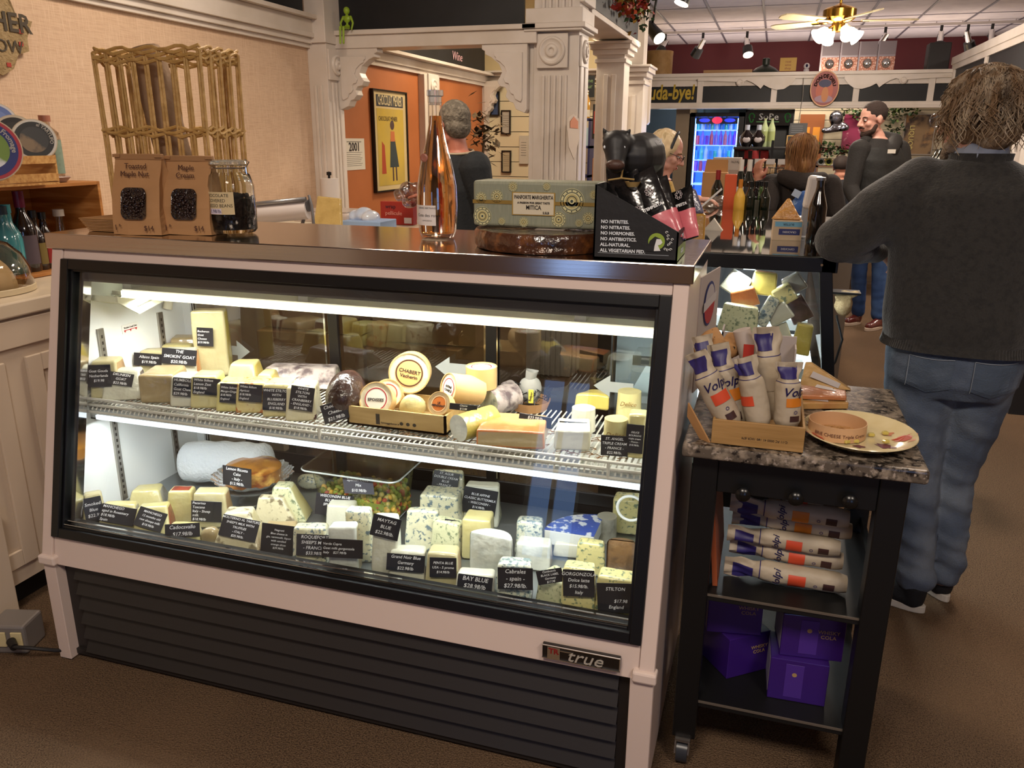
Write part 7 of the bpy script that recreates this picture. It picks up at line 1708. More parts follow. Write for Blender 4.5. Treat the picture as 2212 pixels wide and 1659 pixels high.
o=blob('plastic_bag',[('s',(-2.03,4.46,1.27),(.08,.05,.055)),('s',(-2.10,4.50,1.25),(.05,.04,.04)),('s',(-2.05,4.47,1.21),(.05,.04,.04))],thinglass('clear_film','#d9cfd2',.15,3.0),None,voxel=.008,smooth=1,disp=lambda co:.02*mnoise.noise(co*25)); tag(o,'crumpled clear plastic bag held by the grey-haired man','plastic bag')
# ---- 6: stooping figure behind the vest man
q=at(1822,333,y=9.2)
T,pf,M,tpo=figure('person in black coat stooping behind the man in the vest, mostly hidden','x' and (q.x,9.2,0),(q.x,9.2,q.z-.14),(.5,.8,-.3),1.0,{'yaw':0,'pts':[[(q.x-.2,9.2,q.z-.34),(q.x-.24,9.15,q.z-.6),(q.x-.18,9.0,q.z-.8)],[(q.x+.2,9.2,q.z-.34),(q.x+.22,9.15,q.z-.6),(q.x+.18,9.0,q.z-.8)]]},[[(q.x-.08,9.2,.7),(q.x-.1,9.2,.4),(q.x-.1,9.2,.08)],[(q.x+.08,9.2,.7),(q.x+.1,9.2,.4),(q.x+.1,9.2,.08)]],(q.x,9.2,.75),(q.x,9.2,q.z-.42),(q.x,9.2,q.z-.24),m_('#15151a',.8),m_('#15151a',.8),SKIN,[],tw=.22,td=.16)
blob('hair',[('s',pf(0,-.022,.038),(.084,.10,.088),M)],mat('dark_hair','#2a201c',.8),T,voxel=.01,smooth=1)
# ------------------------------------------------------------------ alcove and wall things
def onwall(name,label,cat,corners,x,th,m,frame=None,fm=None,inset=.02):
    "flat piece hung on a wall x=const; corners are picture points TL,TR,BR,BL"
    P=[at(a,b,x=x+th) for a,b in corners]; ys=sorted(p.y for p in P); zs=sorted(p.z for p in P)
    y0,y1=(ys[0]+ys[1])/2,(ys[2]+ys[3])/2; z0,z1=(zs[0]+zs[1])/2,(zs[2]+zs[3])/2
    t=thing(name,label,cat,(x,(y0+y1)/2,z0)); w=(y1-y0)/2; h=z1-z0
    if frame: 
        f=MB().box((0,-w,0),(th,-w+frame,h)).box((0,w-frame,0),(th,w,h)).box((0,-w+frame,0),(th,w-frame,frame)).box((0,-w+frame,h-frame),(th,w-frame,h)); f.build('frame',fm,t,loc=(0,0,0)); MB().box((0,-w+frame,frame),(th*.6,w-frame,h-frame)).build('print',m,t,loc=(0,0,0))
    else: MB().box((0,-w,0),(th,w,h)).build('sheet',m,t,loc=(0,0,0))
    return t,w,h
def TX(y,z,off): return Matrix.Translation((off,y,z))@Matrix.Rotation(R(90),4,'Z')@Matrix.Rotation(R(90),4,'X')
def wtext(s,size,m,t,y,z,off,**k):
    o=text('lettering',s,size,m,t,M=TX(y,z,off),**k); o.location=(0,0,0); return o
t,w,h=onwall('framed_poster','framed narrow yellow poster with dark title band on the orange wall','poster',((803,190),(880,200),(885,411),(817,413)),-3,.03,m_('#c7b284',.4),.012,m_('#17100c',.3))
o=.0185
MB().box((o,-w*.78,h*.84),(o+.001,w*.78,h*.95)).build('header_band',m_('#2a2f3c',.5),t,loc=(0,0,0)); wtext('CHOCOLAT MENIER',.11,m_('#d8c69a',.6),t,0,h*.895,o+.002,width=w*1.4,bold=.0008)
MB().box((o,-w*.78,h*.06),(o+.0008,w*.78,h*.82)).build('yellow_field',mat('poster_yellow','#c2a544',.4,mix=('#b39a4e',5,.4,.7)),t,loc=(0,0,0))
wtext('CHOCOLAT MENIER',.05,m_('#5a4b30',.7),t,-w*.15,h*.72,o+.002,width=w*1.1)
m=MB(); m.prism([(-w*.05,h*.52),(w*.22,h*.52),(w*.42,h*.24),(-w*.12,h*.24)],'x',o,o+.0016); m.build('dark_shape',m_('#2f3a3c',.5),t,loc=(0,0,0))
m=MB(); m.prism([(-w*.02,h*.60),(w*.20,h*.60),(w*.22,h*.50),(-w*.05,h*.50)],'x',o,o+.0018); m.build('orange_shape',m_('#b8683a',.5),t,loc=(0,0,0))
m=MB(); m.ell((o,w*.08,h*.66),(.002,w*.14,h*.05)); m.prism([(w*.02,h*.24),(w*.1,h*.24),(w*.1,h*.1),(w*.02,h*.1)],'x',o,o+.0016); m.prism([(w*.2,h*.24),(w*.28,h*.24),(w*.3,h*.1),(w*.22,h*.1)],'x',o,o+.0016); m.build('brown_shape',m_('#4a3434',.5),t,loc=(0,0,0))
m=MB(); m.prism([(-w*.6,h*.18),(-w*.35,h*.18),(-w*.4,h*.46),(-w*.55,h*.5)],'x',o,o+.0016); m.build('red_shape',m_('#a8452c',.5),t,loc=(0,0,0))
t,w,h=onwall('paper_notice','white paper notice headed 2001 taped to the orange wall','notice',((742,298),(786,300),(790,368),(744,366)),-3,.003,m_('#cfc8ba',.7))
wtext('2001',.085,INK,t,0,h*.72,.004,bold=.002)
for k in range(8): MB().box((.003,-w*.75,h*(.55-.06*k)),(.0036,w*(.75-.1*(k%3)),h*(.565-.06*k))).build('print_line',m_('#7b756c',.7),t,loc=(0,0,0))
MB().box((.003,-w*.7,h*.88),(.0036,w*.7,h*.91)).build('print_line',m_('#7b756c',.7),t,loc=(0,0,0))
def onback(name,label,cat,x0,y0,x1,y1,Y,th,m,frame=0,fm=None):
    a=at(x0,y0,y=Y-th); b=at(x1,y1,y=Y-th); xs=sorted((a.x,b.x)); zs=sorted((a.z,b.z)); t=thing(name,label,cat,((xs[0]+xs[1])/2,Y,zs[0])); w=(xs[1]-xs[0])/2; h=zs[1]-zs[0]
    if frame:
        MB().box((-w,-th,0),(-w+frame,0,h)).box((w-frame,-th,0),(w,0,h)).box((-w+frame,-th,0),(w-frame,0,frame)).box((-w+frame,-th,h-frame),(w-frame,0,h)).build('frame',fm,t,loc=(0,0,0)); MB().box((-w+frame,-th*.6,frame),(w-frame,0,h-frame)).build('print',m,t,loc=(0,0,0))
    else: MB().box((-w,-th,0),(w,0,h)).build('panel',m,t,loc=(0,0,0))
    return t,w,h
def btext(s,size,m,t,x,z,off,**k):
    o=text('lettering',s,size,m,t,M=Matrix.Translation((x,-off,z))@Matrix.Rotation(R(90),4,'X'),**k); o.location=(0,0,0); return o
PP=m_('#b9b2a6',.6); FRM=m_('#15100e',.4)
for (x0,y0,x1,y1,lb,c) in ((1058,198,1078,250,'blue-black framed picture with a banknote, topmost on the alcove slats','#46557a'),(1082,238,1102,290,'black-framed white document at middle height on the alcove slats','#b9b2a6'),(1083,325,1103,373,'black-framed certificate lowest on the alcove slats','#b8a98a'),(1122,293,1140,354,'unframed white menu sheet on the slats beside the pillar','#c4bcae')):
    t,w,h=onback('wall_frame' if c!='#c4bcae' else 'menu_sheet',lb,'framed picture' if c!='#c4bcae' else 'sheet',x0,y0,x1,y1,8.6,.03,m_(c,.5),.012 if c!='#c4bcae' else 0,FRM)
    for k in range(6): MB().box((-w*.6,-.0315 if c=='#c4bcae' else -.019,h*(.75-.09*k)),(w*.6,-.030 if c=='#c4bcae' else -.018,h*(.765-.09*k))).build('print_line',m_('#6d675f',.7),t,loc=(0,0,0))
# paper shield on the pillar
m=MB(); P=[at(a,b,x=-1.196) for a,b in ((1229,254),(1238,246),(1250,256),(1251,300),(1240,345),(1229,318),(1226,280))]
m.prism([(p.y,p.z) for p in P],'x',-1.199,-1.196); o=m.build('paper_shield',m_('#c9b9a8',.7)); tag(o,'cream paper shield with orange top pinned to the side of the fluted pillar','paper sign')
m=MB(); P=[at(a,b,x=-1.1955) for a,b in ((1231,262),(1239,252),(1248,262),(1248,278),(1231,276))]; m.prism([(p.y-o.location.y,p.z-o.location.z) for p in P],'x',.0035,.0045); m.build('orange_print',m_('#c47038',.6),o,loc=(0,0,0))
# back counter things
ZC=1.052
def lathe_thing(name,label,cat,loc,prof,m,seg=24,grp=None,M=None): 
    o=MB().lathe(prof,seg=seg,M=M).build(name,m,loc=loc); return tag(o,label,cat,grp)
t=thing('paper_towel_roll','white paper towel roll on a black holder against the orange wall','paper towel',(-2.8,5.24,ZC-.05) if 0 else (-2.80,4.86,ZC))
MB().lathe([(0,.01),(.06,.01),(.06,.26),(0,.26)],seg=28).build('roll',m_('#cfc8c4',.8),t,loc=(0,0,0)); MB().cyl((0,0,0),(0,0,.295),.008).lathe([(.07,0),(.07,.008),(0,.008)]).lathe([(.016,.28),(.016,.30),(0,.305)]).build('holder',BLACKM,t,loc=(0,0,0))
t=thing('counter_scale','flat white counter scale with grey tray in front of the paper towels','scale',(-2.58,4.50,ZC))
MB().rbox((-.19,-.16,.02),(.19,.16,.085),.02,3).build('body',m_('#c2b6b0',.4),t,loc=(0,0,0)); MB().rbox((-.17,-.14,.085),(.17,.14,.092),.003).build('plate',m_('#b2a69f',.3),t,loc=(0,0,0))
for x in (-.15,.15): MB().cyl((x,-.1,0),(x,-.1,.02),.015).build('foot',m_('#6d6864',.5),t,loc=(0,0,0))
o=blob('plastic_packages',[('s',(-2.33,4.43,ZC+.07),(.055,.08,.05)),('s',(-2.27,4.40,ZC+.06),(.05,.08,.045)),('s',(-2.38,4.42,ZC+.06),(.04,.07,.045))],mat('blue_white_film','#aebdd6',.25,coat=.6,mix=('#d5d6da',8,.4,.7)),None,voxel=.008,smooth=2); tag(o,'bundle of blue-white plastic wrapped rolls right of the scale','rolls')
MB().rbox((-2.40,4.28,ZC-.0),(-2.15,4.50,ZC+.05),.004).build('x',m_('#8fa9cf',.5)).name='blue_carton'
tag(bpy.data.objects['blue_carton'],'flat light blue carton under the plastic wrapped rolls','carton')
t=thing('film_box','red cling film box on the back counter behind the wine bottle','box',(-2.19,4.66,ZC))
MB().rbox((-.13,-.03,0),(.09,.03,.14),.003).build('carton',m_('#9c2c20',.45),t,loc=(0,0,0)); text('lettering','wrap',.035,m_('#2a1a2a',.5),t,loc=(-.06,-.032,.11),rot=(90,0,0)); text('lettering','pellicule',.035,m_('#d8988a',.5),t,loc=(-.04,-.032,.07),rot=(90,0,0)); MB().box((.03,-.032,.01),(.08,-.0305,.045)).build('barcode',m_('#cfc8c4',.5),t,loc=(0,0,0))
t=thing('paper_roll_cutter','white paper roll in a grey metal cutter stand behind the case','paper roll',(-2.30,3.62,ZC))
a=V((-.42,-.05,.115)); b=V((.06,.04,.165))
MB().cyl(a,b,.048,None,26).build('paper_roll',m_('#c9c2c2',.75),t,loc=(0,0,0))
m=MB(); m.tube([a+V((0,-.03,.052)),b+V((.01,-.03,.055))],.012,6); m.build('cutter_bar',m_('#8e8d8f',.3,metal=.7),t,loc=(0,0,0))
m=MB(); m.tube([b+V((.01,0,.07)),b+V((.035,-.02,.02)),b+V((.05,-.04,-.06)),V((.13,.0,.004))],.008,6); m.tube([b+V((-.03,0,-.05)),V((.0,.02,.004))],.010,6); m.lathe([(.03,0),(.03,.006),(0,.006)],b+V((.004,0,.02)),20,M=eul(0,90)); m.build('end_bracket',m_('#6f6f73',.35,metal=.6),t,loc=(0,0,0))
MB().rbox((-.44,-.06,0),(.13,.06,.012),.003).build('base',m_('#6f6f73',.35,metal=.6),t,loc=(0,0,0))
t=thing('cardboard_carton','white carton with teal lettering under the paper roll','carton',(-2.40,3.70,ZC)); MB().rbox((-.2,.07,0),(.05,.17,.08),.003).build('carton',m_('#b7ab98',.6),t,loc=(0,0,0)); text('lettering','CARNATION',.03,m_('#3c8a9c',.5),t,loc=(-.06,.068,.045),rot=(90,0,0),bold=.0006)
m=MB(); m.hexa([(-2.46,4.05,ZC),(-2.28,4.05,ZC),(-2.28,4.08,ZC),(-2.46,4.08,ZC),(-2.445,4.10,ZC+.20),(-2.30,4.10,ZC+.19),(-2.30,4.12,ZC+.19),(-2.445,4.12,ZC+.20)]); tag(m.build('cheese_slab',wrapm('slab_yellow','#b89f62',mix=('#a88f52',20,.45,.7)),bevel=.004),'thin upright yellow cheese slab leaning behind the steel top','cheese')
m=MB(); rs=random.Random(31)
t=thing('leafy_plant','dark-leaved plant behind the grey-haired man, before the alcove corner','plant',(-2.66,7.5,1.05))
m.tube([(0,0,0),(0,.0,.35),(.02,0,.6)],.012,6); m.build('stem',m_('#4a3a2a',.8),t,loc=(0,0,0))
m=MB()
for k in range(120):
    x,y,z=rs.gauss(.0,.09),rs.gauss(0,.07),.35+rs.gauss(.20,.13); a=rs.uniform(0,2*PI); e=rs.uniform(-.6,.8); l=rs.uniform(.09,.14); d=V((math.cos(a)*math.cos(e),math.sin(a)*math.cos(e),math.sin(e))); s_=d.cross(V((0,0,1))).normalized()*l*.22; p=V((x,y,z))
    m.poly([p,p+d*l*.5+s_,p+d*l,p+d*l*.5-s_])
tag(m.build('foliage',mat('dark_leaf','#3d3429',.6,mix=('#5c4a33',20,.4,.6)),t,loc=(0,0,0)),None,kind='stuff')
lathe_thing('plant_pot','dull blue pot holding the dark-leaved plant','pot',(-2.66,7.5,.75),[(0,0),(.09,0),(.12,.28),(.11,.29),(0,.27)],m_('#4d6488',.5))
tag(MB().rbox((-2.9,7.2,0),(-2.4,7.8,.748),.01).build('side_table',m_('#4b382a',.6)),'low dark side table under the potted plant in the alcove','table')
# purple shelf seen between pillar and column
t=thing('bookshelf','narrow purple-blue shelf unit seen between pillar and column','shelf',(-1.9,8.25,0))
PB=m_('#2b2a52',.5)
for x in (-.13,.13): MB().box((x-.01,-.12,0),(x+.01,.12,1.76)).build('side',PB,t,loc=(0,0,0))
for z in (.9,1.22,1.50,1.76): MB().box((-.14,-.12,z-.012),(.14,.12,z+.012)).build('shelf_board',PB,t,loc=(0,0,0))
rs=random.Random(17)
for row,(z,cols) in enumerate(((1.512,('#7a3f6a','#8a5aa0','#3a6a8a','#9ab0b8')),(1.232,('#2c3a5a','#8d8a5f','#9a978a')),(.912,('#5a2f2a','#2c3a3a')))):
    x=-.11
    for c in cols:
        w_=.05; h_=rs.uniform(.16,.2) if row<1 else rs.uniform(.12,.19)
        tag(MB().rbox((-1.9+x,8.16,z),(-1.9+x+w_,8.30,z+h_),.002).build('gift_box',m_(c,.5)),('%s boxed gift on the %s shelf of the purple unit'%({'#7a3f6a':'plum','#8a5aa0':'violet','#3a6a8a':'teal','#9ab0b8':'pale blue','#2c3a5a':'navy','#8d8a5f':'olive','#9a978a':'light grey','#5a2f2a':'maroon','#2c3a3a':'dark green'}[c],('top','middle','lowest')[row])),'box'); x+=w_+.012
GLD=mat('golden_liquid','#b8862a',.08,coat=1)
for k,(px,py) in enumerate(((1240,262),(1253,258),(1267,256))):
    bottle('liqueur_bottle',('left','middle','right')[k]+' of three gold bottles standing on the purple shelf unit','x' and px,py,1.773,.26,.035,GLD,m_('#c8bfae',.5),.05,y=8.2,labz=(.05,.3),capm=m_('#c9c3b4',.5))
t,w,h=onback('chalk_sign','dark scalloped chalk sign with green letters above the gold bottles','sign',1238,164,1283,210,8.42,.015,BOARD); btext('Try One\nOn Our\nDeck',.055,m_('#7f9a6a',.8),t,0,h*.5,.017)
t,w,h=onback('red_banner','narrow dark banner with red letters beside the purple shelf unit','banner',1281,225,1292,300,8.13,.02,m_('#1a1512',.5)); MB().box((-w*.6,-.022,h*.15),(w*.6,-.0205,h*.8)).build('red_print',m_('#8a2a22',.5),t,loc=(0,0,0))
tag(MB().rbox((at(1278,400,y=7.9).x,7.9,0.001),(at(1298,400,y=7.9).x,8.05,1.40),.004).build('wooden_post',m_('#8a5a34',.5)),'orange-brown wooden box unit between purple shelf and column','cabinet')
# autumn garland
rs=random.Random(23); cols=[m_('#8e2318',.6),m_('#b0451d',.6),m_('#6b7326',.6),m_('#23401f',.6),m_('#a8802c',.6)]
t=thing('autumn_garland','autumn leaf garland in red, orange and green hanging on the passage chalkboard','garland',(-1.12,6.2,2.6))
m=MB()
P0,P1=V((-1.15,5.75,2.62)),V((-1.12,7.0,2.58))
for k in range(700):
    u=rs.random(); p=P0.lerp(P1,u)+V((rs.gauss(0,.045),rs.gauss(0,.05),rs.gauss(0,.075)-.0)); m.m(rs.choice((0,0,1,1,2,3,4) if u<.8 else (3,3,3,2,0))); l=rs.uniform(.03,.055)
    d=V((rs.gauss(0,1),rs.gauss(0,1),rs.gauss(-.4,1))).normalized(); s_=d.cross(V((rs.gauss(0,1),rs.gauss(0,1),1))).normalized()*l*.55; n_=d.cross(s_).normalized()*l*.12
    m.poly([p,p+d*l*.35+s_,p+d*l+n_,p+d*l*.35-s_])
tag(m.build('leaves',cols,t),None,kind='stuff')
# little green skeleton sitting on the lintel
t=thing('skeleton_figure','small lime green skeleton figure sitting on the lintel corner','figurine',(-2.74,5.10,2.245)); s=.7
GRN=mat('lime_plastic','#8fae2e',.4)
blob('bones',[('s',(0,0,.075),(.014,.014,.016)),('c',[(0,0,.06),(0,0,.012)],[.005,.005]),('s',(0,0,.042),(.016,.010,.016)),('s',(0,0,.012),(.013,.009,.008)),('c',[(-.018,0,.05),(-.030,-.004,.025),(-.022,-.008,.0)],[.0055,.0045,.004]),('c',[(.018,0,.05),(.030,-.004,.025),(.024,-.008,.0)],[.0055,.0045,.004]),('c',[(-.006,0,.006),(-.008,-.05,.004),(-.008,-.055,-.06)],[.0065,.005,.0045]),('c',[(.006,0,.006),(.008,-.05,.004),(.008,-.055,-.06)],[.0065,.005,.0045]),('c',[(-.018,0,.05),(.018,0,.05)],[.005,.005])],GRN,t,voxel=.0022,smooth=1)
t.children[0].location=(0,0,0); t.scale=(1.5,1.5,1.5); 
# ---- top left: burlap sign, boards
t=thing('burlap_banner','frayed burlap bag sign with dark letters pinned on the linen wall, top left corner','sign',(-2.985,2.62,1.80))
P=[at(a,b,x=-2.975) for a,b in ((-90,-60),(-10,-50),(20,0),(38,40),(68,45),(58,80),(62,112),(38,118),(30,150),(6,165),(-60,130),(-100,40))]
m=MB(); m.prism([(p.y-2.62,p.z-1.80) for p in P],'x',.002,.012); m.jitter(.006,20); m.build('cloth',mat('burlap','#a08a66',.9,bump=(90,.8),mix=('#8a7450',30,.4,.7)),t,loc=(0,0,0))
wtext('CHER',.10,m_('#4a4238',.8),t,at(12,70,x=-2.97).y-2.62,at(12,48,x=-2.97).z-1.80,.016,bold=.002); wtext('NOW',.07,m_('#4a4238',.8),t,at(8,100,x=-2.97).y-2.62,at(8,100,x=-2.97).z-1.80,.016)
for a,b in ((45,68),(46,95),(20,140)):
    q=at(a,b,x=-2.97); MB().box((.013,q.y-2.63,q.z-1.808),(.015,q.y-2.61,q.z-1.792)).build('flag_print',m_('#a23a30',.6),t,loc=(0,0,0))
# crate of oil bottles at the left
cyL,cyR=1.98,2.70
t=thing('wooden_shelf_crate','open-fronted pine crate on the cream counter holding dark bottles','crate',(-2.80,2.4,ZC))
PINE=mat('pine_boards','#a86f36',.5,mix=[('#8c5624',3,.45,.65,(1,1,7)),('#c08c50',5,.5,.72,(1,1,9))])
H_=.325
for nm,lo,hi in (('back_board',(-2.99,1.7,ZC),(-2.98,cyR,ZC+H_)),('top_board',(-2.99,1.7,ZC+H_),(-2.62,cyR,ZC+H_+.014)),('bottom_board',(-2.99,1.7,ZC),(-2.62,cyR,ZC+.014)),('end_board',(-2.99,cyR,ZC),(-2.62,cyR+.014,ZC+H_+.014)),('end_board',(-2.99,1.69,ZC),(-2.62,1.70,ZC+H_+.014))):
    MB().box(lo,hi).build(nm,PINE,t,bevel=.002)
ZB=ZC+.015
BT=[('balsamic_bottle','dark balsamic bottle with magenta foil cap and grey label in the crate',55,570,.30,.045,mat('dark_glass','#120a0c',.08,coat=1),m_('#4a3f48',.5),m_('#5c1030',.3),2.33),
 ('oil_bottle','clear teal-tinted bottle with red ribbon at the left in the crate',14,570,.25,.045,mat('teal_glass','#35767f',.1,coat=1),None,m_('#1a2a36',.4),2.17),
 ('oil_bottle','turquoise bottle behind the ribboned one in the crate',24,560,.255,.04,mat('turq_glass','#3e8f98',.15,coat=1),None,m_('#3e8f98',.4),2.30),
 ('vinegar_bottle','small dark bottle with gold ring, left of the red-labelled one',78,560,.225,.036,mat('dark_glass','',0),m_('#6a5a2c',.5),BLACKM,2.50),
 ('vinegar_bottle','small dark bottle with red label next to the case corner',98,568,.215,.036,mat('dark_glass','',0),m_('#8a1f1c',.5),BLACKM,2.50),
 ('carafe','clear glass carafe with cork stopper at the right of the crate',135,500,.22,.05,thinglass('carafe_glass','#e6e2da',.03,2.2),None,m_('#9a9088',.5),2.68)]
for nm,lb,px,py,h_,r_2,gm,lm,cm,Y_ in BT:
    q=at(px,py,y=Y_); q2=at(px,(py+430)/2,x=-2.70); x_=-2.70
    d_=ray(px,520); tt=-2.70/d_.x; yy=CAM.y+d_.y*tt
    c=V((-2.70,yy,ZB)); t=thing(nm,lb,'bottle',c)
    r=r_2
    m=MB(); m.lathe([(0,0),(r*.92,0),(r,.01),(r,h_*.5),(r*.85,h_*.60),(r*.4,h_*.74),(r*.34,h_*.90),(r*.38,h_*.91),(r*.38,h_*.96),(0,h_*.96)] if nm!='carafe' else [(0,0),(r,0),(r,.01),(r*.4,h_*.5),(r*.26,h_*.8),(r*.3,h_*.86),(r*.3,h_*.9),(0,h_*.9)],seg=26); m.build('glass_body',gm,t,loc=(0,0,0))
    m=MB(); m.lathe([(r*.42,h_*(.80 if nm[0]=='b' else .88)),(r*.42,h_),(0,h_)],seg=18); m.build('cap',cm,t,loc=(0,0,0))
    if lm: m=MB(); m.grid(lambda u,v:V((r*1.02*math.cos(R(-80+100*u)),r*1.02*math.sin(R(-80+100*u)),h_*(.10+.36*v))),10,1); m.build('label',lm,t,loc=(0,0,0))
ZK=ZC+H_+.016
# round cheese lids and small crate on top of the shelf crate
def lid(label,px,py,X,rpx,yaw,tip,edge,mid_,inner,txt,col='#d8d3ca',roll=0,th=.02):
    c=at(px,py,x=X); r=rpx*mpp(c); t=thing('round_cheese_package',label,'cheese box',c); Mq=(eul(tip,0,yaw)@eul(90)).to_4x4()
    def L(r1,z0,z1,m,n,par=t): 
        o=MB().lathe([(0,z0),(r1,z0),(r1,z1),(0,z1)],seg=44,M=Mq.to_3x3()).build(n,m,par,loc=(0,0,0)); return o
    L(r,-th,0,m_('#bfae94',.6),'rim'); L(r*.96,0,.001,m_(edge,.45),'outer_print'); L(r*.86,.001,.0018,m_(mid_,.45),'band_print'); L(r*.62,.0018,.0026,inner,'picture')
    o=text('lettering',txt,r*.22,m_(col,.5),t,M=Matrix.Identity(4),bold=r*.006); o.location=(0,0,0); n=max([v.co.x for v in o.data.vertices]+[.01])
    for v in o.data.vertices:
        a=R(90+roll)-v.co.x/(r*.74); rr=r*.68+v.co.y+.06*r; p=V((rr*math.cos(a),rr*math.sin(a),.0045)); v.co=Mq.to_3x3()@p
    return t
lid('round fromage box lid with red and blue rim and cow meadow picture, left edge',-28,322,-2.42,68,58,-10,'#a8303c','#26306f',mat('meadow','#6f8c3a',.4,mix=[('#d4d8dc',6,.5,.56),('#7a3a22',9,.6,.64)]),'Fromage',roll=-70)
lid('black round lid lettered al Tartufo behind the fromage lid',74,302,-2.60,44,48,-10,'#cbc6bd','#12100f',mat('truffle_pic','#1d1a18',.4,mix=('#7a6447',9,.5,.58)),'al TARTUFO',roll=-60)
lid('black and white lid edge above the Tartufo lid',32,290,-2.66,42,40,-16,'#c2b8a6','#241d1c',m_('#2a2420',.4),'')
lid('blue ridged round lid at the very left behind the others',-10,265,-2.72,44,50,-14,'#c5c2c6','#5a6ea6',m_('#6b7fb4',.4),'')
t=thing('slatted_crate','small pale slatted wooden crate on top of the pine crate','crate',(-2.66,2.36,ZK))
for z in (.012,.075): MB().box((.10,-.25,z),(.108,.09,z+.028)).build('slat',WOOD,t,loc=(0,0,0))
MB().box((-.1,.085,.01),(.105,.093,.105)).build('end_panel',WOOD,t,loc=(0,0,0)); MB().box((-.1,-.25,0),(.108,.09,.008)).build('base',WOOD,t,loc=(0,0,0))
GY=at(114,375,x=-2.70).y; t=thing('gin_bottle','clear square-shouldered bottle with sage green painted band beside the small crate','bottle',(-2.70,GY,ZK+.02))
MB().lathe([(0,.0),(.042,.0),(.045,.01),(.045,.14),(.042,.165),(.016,.19),(.016,.215),(0,.215)],seg=28).build('glass_body',thinglass('gin_glass','#e6ddd2',.02,2.0),t,loc=(0,0,0)); MB().lathe([(.0455,.012),(.0455,.138)],seg=28).build('painted_band',mat('sage_paint','#7f9484',.6,mix=('#76897a',60,.4,.7)),t,loc=(0,0,0)); MB().lathe([(0,.205),(.021,.205),(.021,.228),(0,.228)],seg=18).build('cap',m_('#9c6450',.4),t,loc=(0,0,0))
MB().ell((.040,-.026,.085),(.008,.012,.03)).build('dark_print',m_('#3d3230',.6),t,loc=(0,0,0))
lathe_thing('saucer_candle','pale wax saucer under the green-banded bottle','saucer',(-2.70,GY,ZK),[(0,0),(.045,0),(.062,.018),(.060,.021),(.042,.012),(0,.0115)],m_('#a58f86',.4))
# cream dome cover and clear dome at the left on the counter
t=thing('domed_container','cream plastic domed container with clear lid on the cream counter, left edge','container',(-2.52,2.02,ZC))
MB().ell((0,0,.0),(.10,.13,.14),None,28,14).build('x',m_('#d0c09c',.35),t,loc=(0,0,0)).name='cream_dome'
for o in list(t.children):
    for v in o.data.vertices: v.co.z=max(0,v.co.z)
MB().lathe([(.155,0),(.158,.02),(.15,.075),(.13,.12),(.09,.16),(.04,.18),(0,.185)],(.0,.03,.004),36,sc=(.8,1)).build('clear_cover',thinglass('dome_clear','#e6dccf',.03,2.2),t,loc=(0,0,0)); MB().lathe([(.158,0),(.162,.0),(.162,.018),(.158,.02)],(0,.03,.001),36,sc=(.8,1)).build('cover_rim',m_('#c9b999',.4),t,loc=(0,0,0))
# cardboard boxes behind the case
for i,(x,y,z,w,d,h_,yw) in enumerate(((-1.75,2.95,.55,.46,.36,.26,6),(-1.28,2.98,.55,.44,.36,.24,-8),(-1.72,2.97,.815,.46,.36,.26,-4),(-1.26,2.98,.795,.42,.34,.26,5))):
    m=MB().rbox((-w/2,-d/2,0),(w/2,d/2,h_),.004); o=m.build('cardboard_box',CARDB,loc=(x,y,z),rot=(0,0,R(yw))); tag(o,['brown carton, lower left of the four behind the case','brown carton, lower right of the four behind the case','brown carton, upper left of the four behind the case','brown carton, upper right of the four behind the case'][i],'carton')
m=MB().box((-2.1,2.75,.51),(-.4,3.15,.548))
for x in (-2.08,-.44): m.box((x,2.77,0),(x+.04,2.81,.51)).box((x,3.09,0),(x+.04,3.13,.51))
t=thing('back_bench','low dark work bench behind the cheese case carrying cartons','bench',(-1.2,2.95,0)); m.build('bench_frame',m_('#2c2622',.6),t)
# ------------------------------------------------------------------ far room
# ceiling fan with lamps
fc=V((.435,8.5,0)); t=thing('ceiling_fan','brass ceiling fan with cream blades and four glowing tulip shades','ceiling fan',(fc.x,fc.y,3.05))
def FL(x,y,z): return (x,y,z-3.05)
MB().lathe([(.0,0),(.07,-.0),(.075,-.05),(.03,-.09),(.012,-.1),(.012,-.28),(.05,-.30),(.13,-.325),(.145,-.34),(.145,-.405),(.13,-.42),(.10,-.44),(.06,-.45),(.05,-.52),(.0,-.53)],seg=36).build('motor_housing',BRASS,t,loc=(0,0,0))
BLD=mat('fan_blade_cream','#d2c49c',.4)
for k in range(5):
    a=R(6+72*k); Mz=Matrix.Rotation(a,4,'Z')@Matrix.Rotation(R(12),4,'X'); m=MB(); P=[(.20,-.05),(.60,-.068),(.66,-.05),(.68,0),(.66,.05),(.60,.068),(.20,.05)]
    m.prism(P,'z',-.005,.005); 
    for v in m.b.verts: v.co=Mz@v.co+V((0,0,-.43))
    b=m.build('fan_blade',BLD,t,loc=(0,0,0)); m=MB(); m.box((.11,-.02,-.012),(.26,.02,-.006)); 
    for v in m.b.verts: v.co=Mz@v.co+V((0,0,-.43))
    m.build('blade_arm',BRASS,b,loc=(0,0,0))
SHD=mat('glowing_shade','#fff4e6',.4,emit=('#ffe4c4',9))
for k in range(4):
    a=R(25+90*k); d=V((math.cos(a),math.sin(a),0)); q=eul(0,0,math.degrees(a))@eul(0,125,0)
    m=MB(); m.tube([V((0,0,-.50)),d*.06+V((0,0,-.475)),d*.10+V((0,0,-.50))],.008,6); m.build('lamp_arm',BRASS,t,loc=(0,0,0))
    m=MB(); pr=[(.018,0),(.035,.02),(.045,.05),(.05,.08),(.072,.12)]; m.lathe(pr,d*.10+V((0,0,-.50)),20,M=q)
    for v in m.b.verts: pass
    m.build('tulip_shade',SHD,t,loc=(0,0,0))
point('fan_lamp',(fc.x,fc.y,2.33),85,(1,.87,.72),.12)
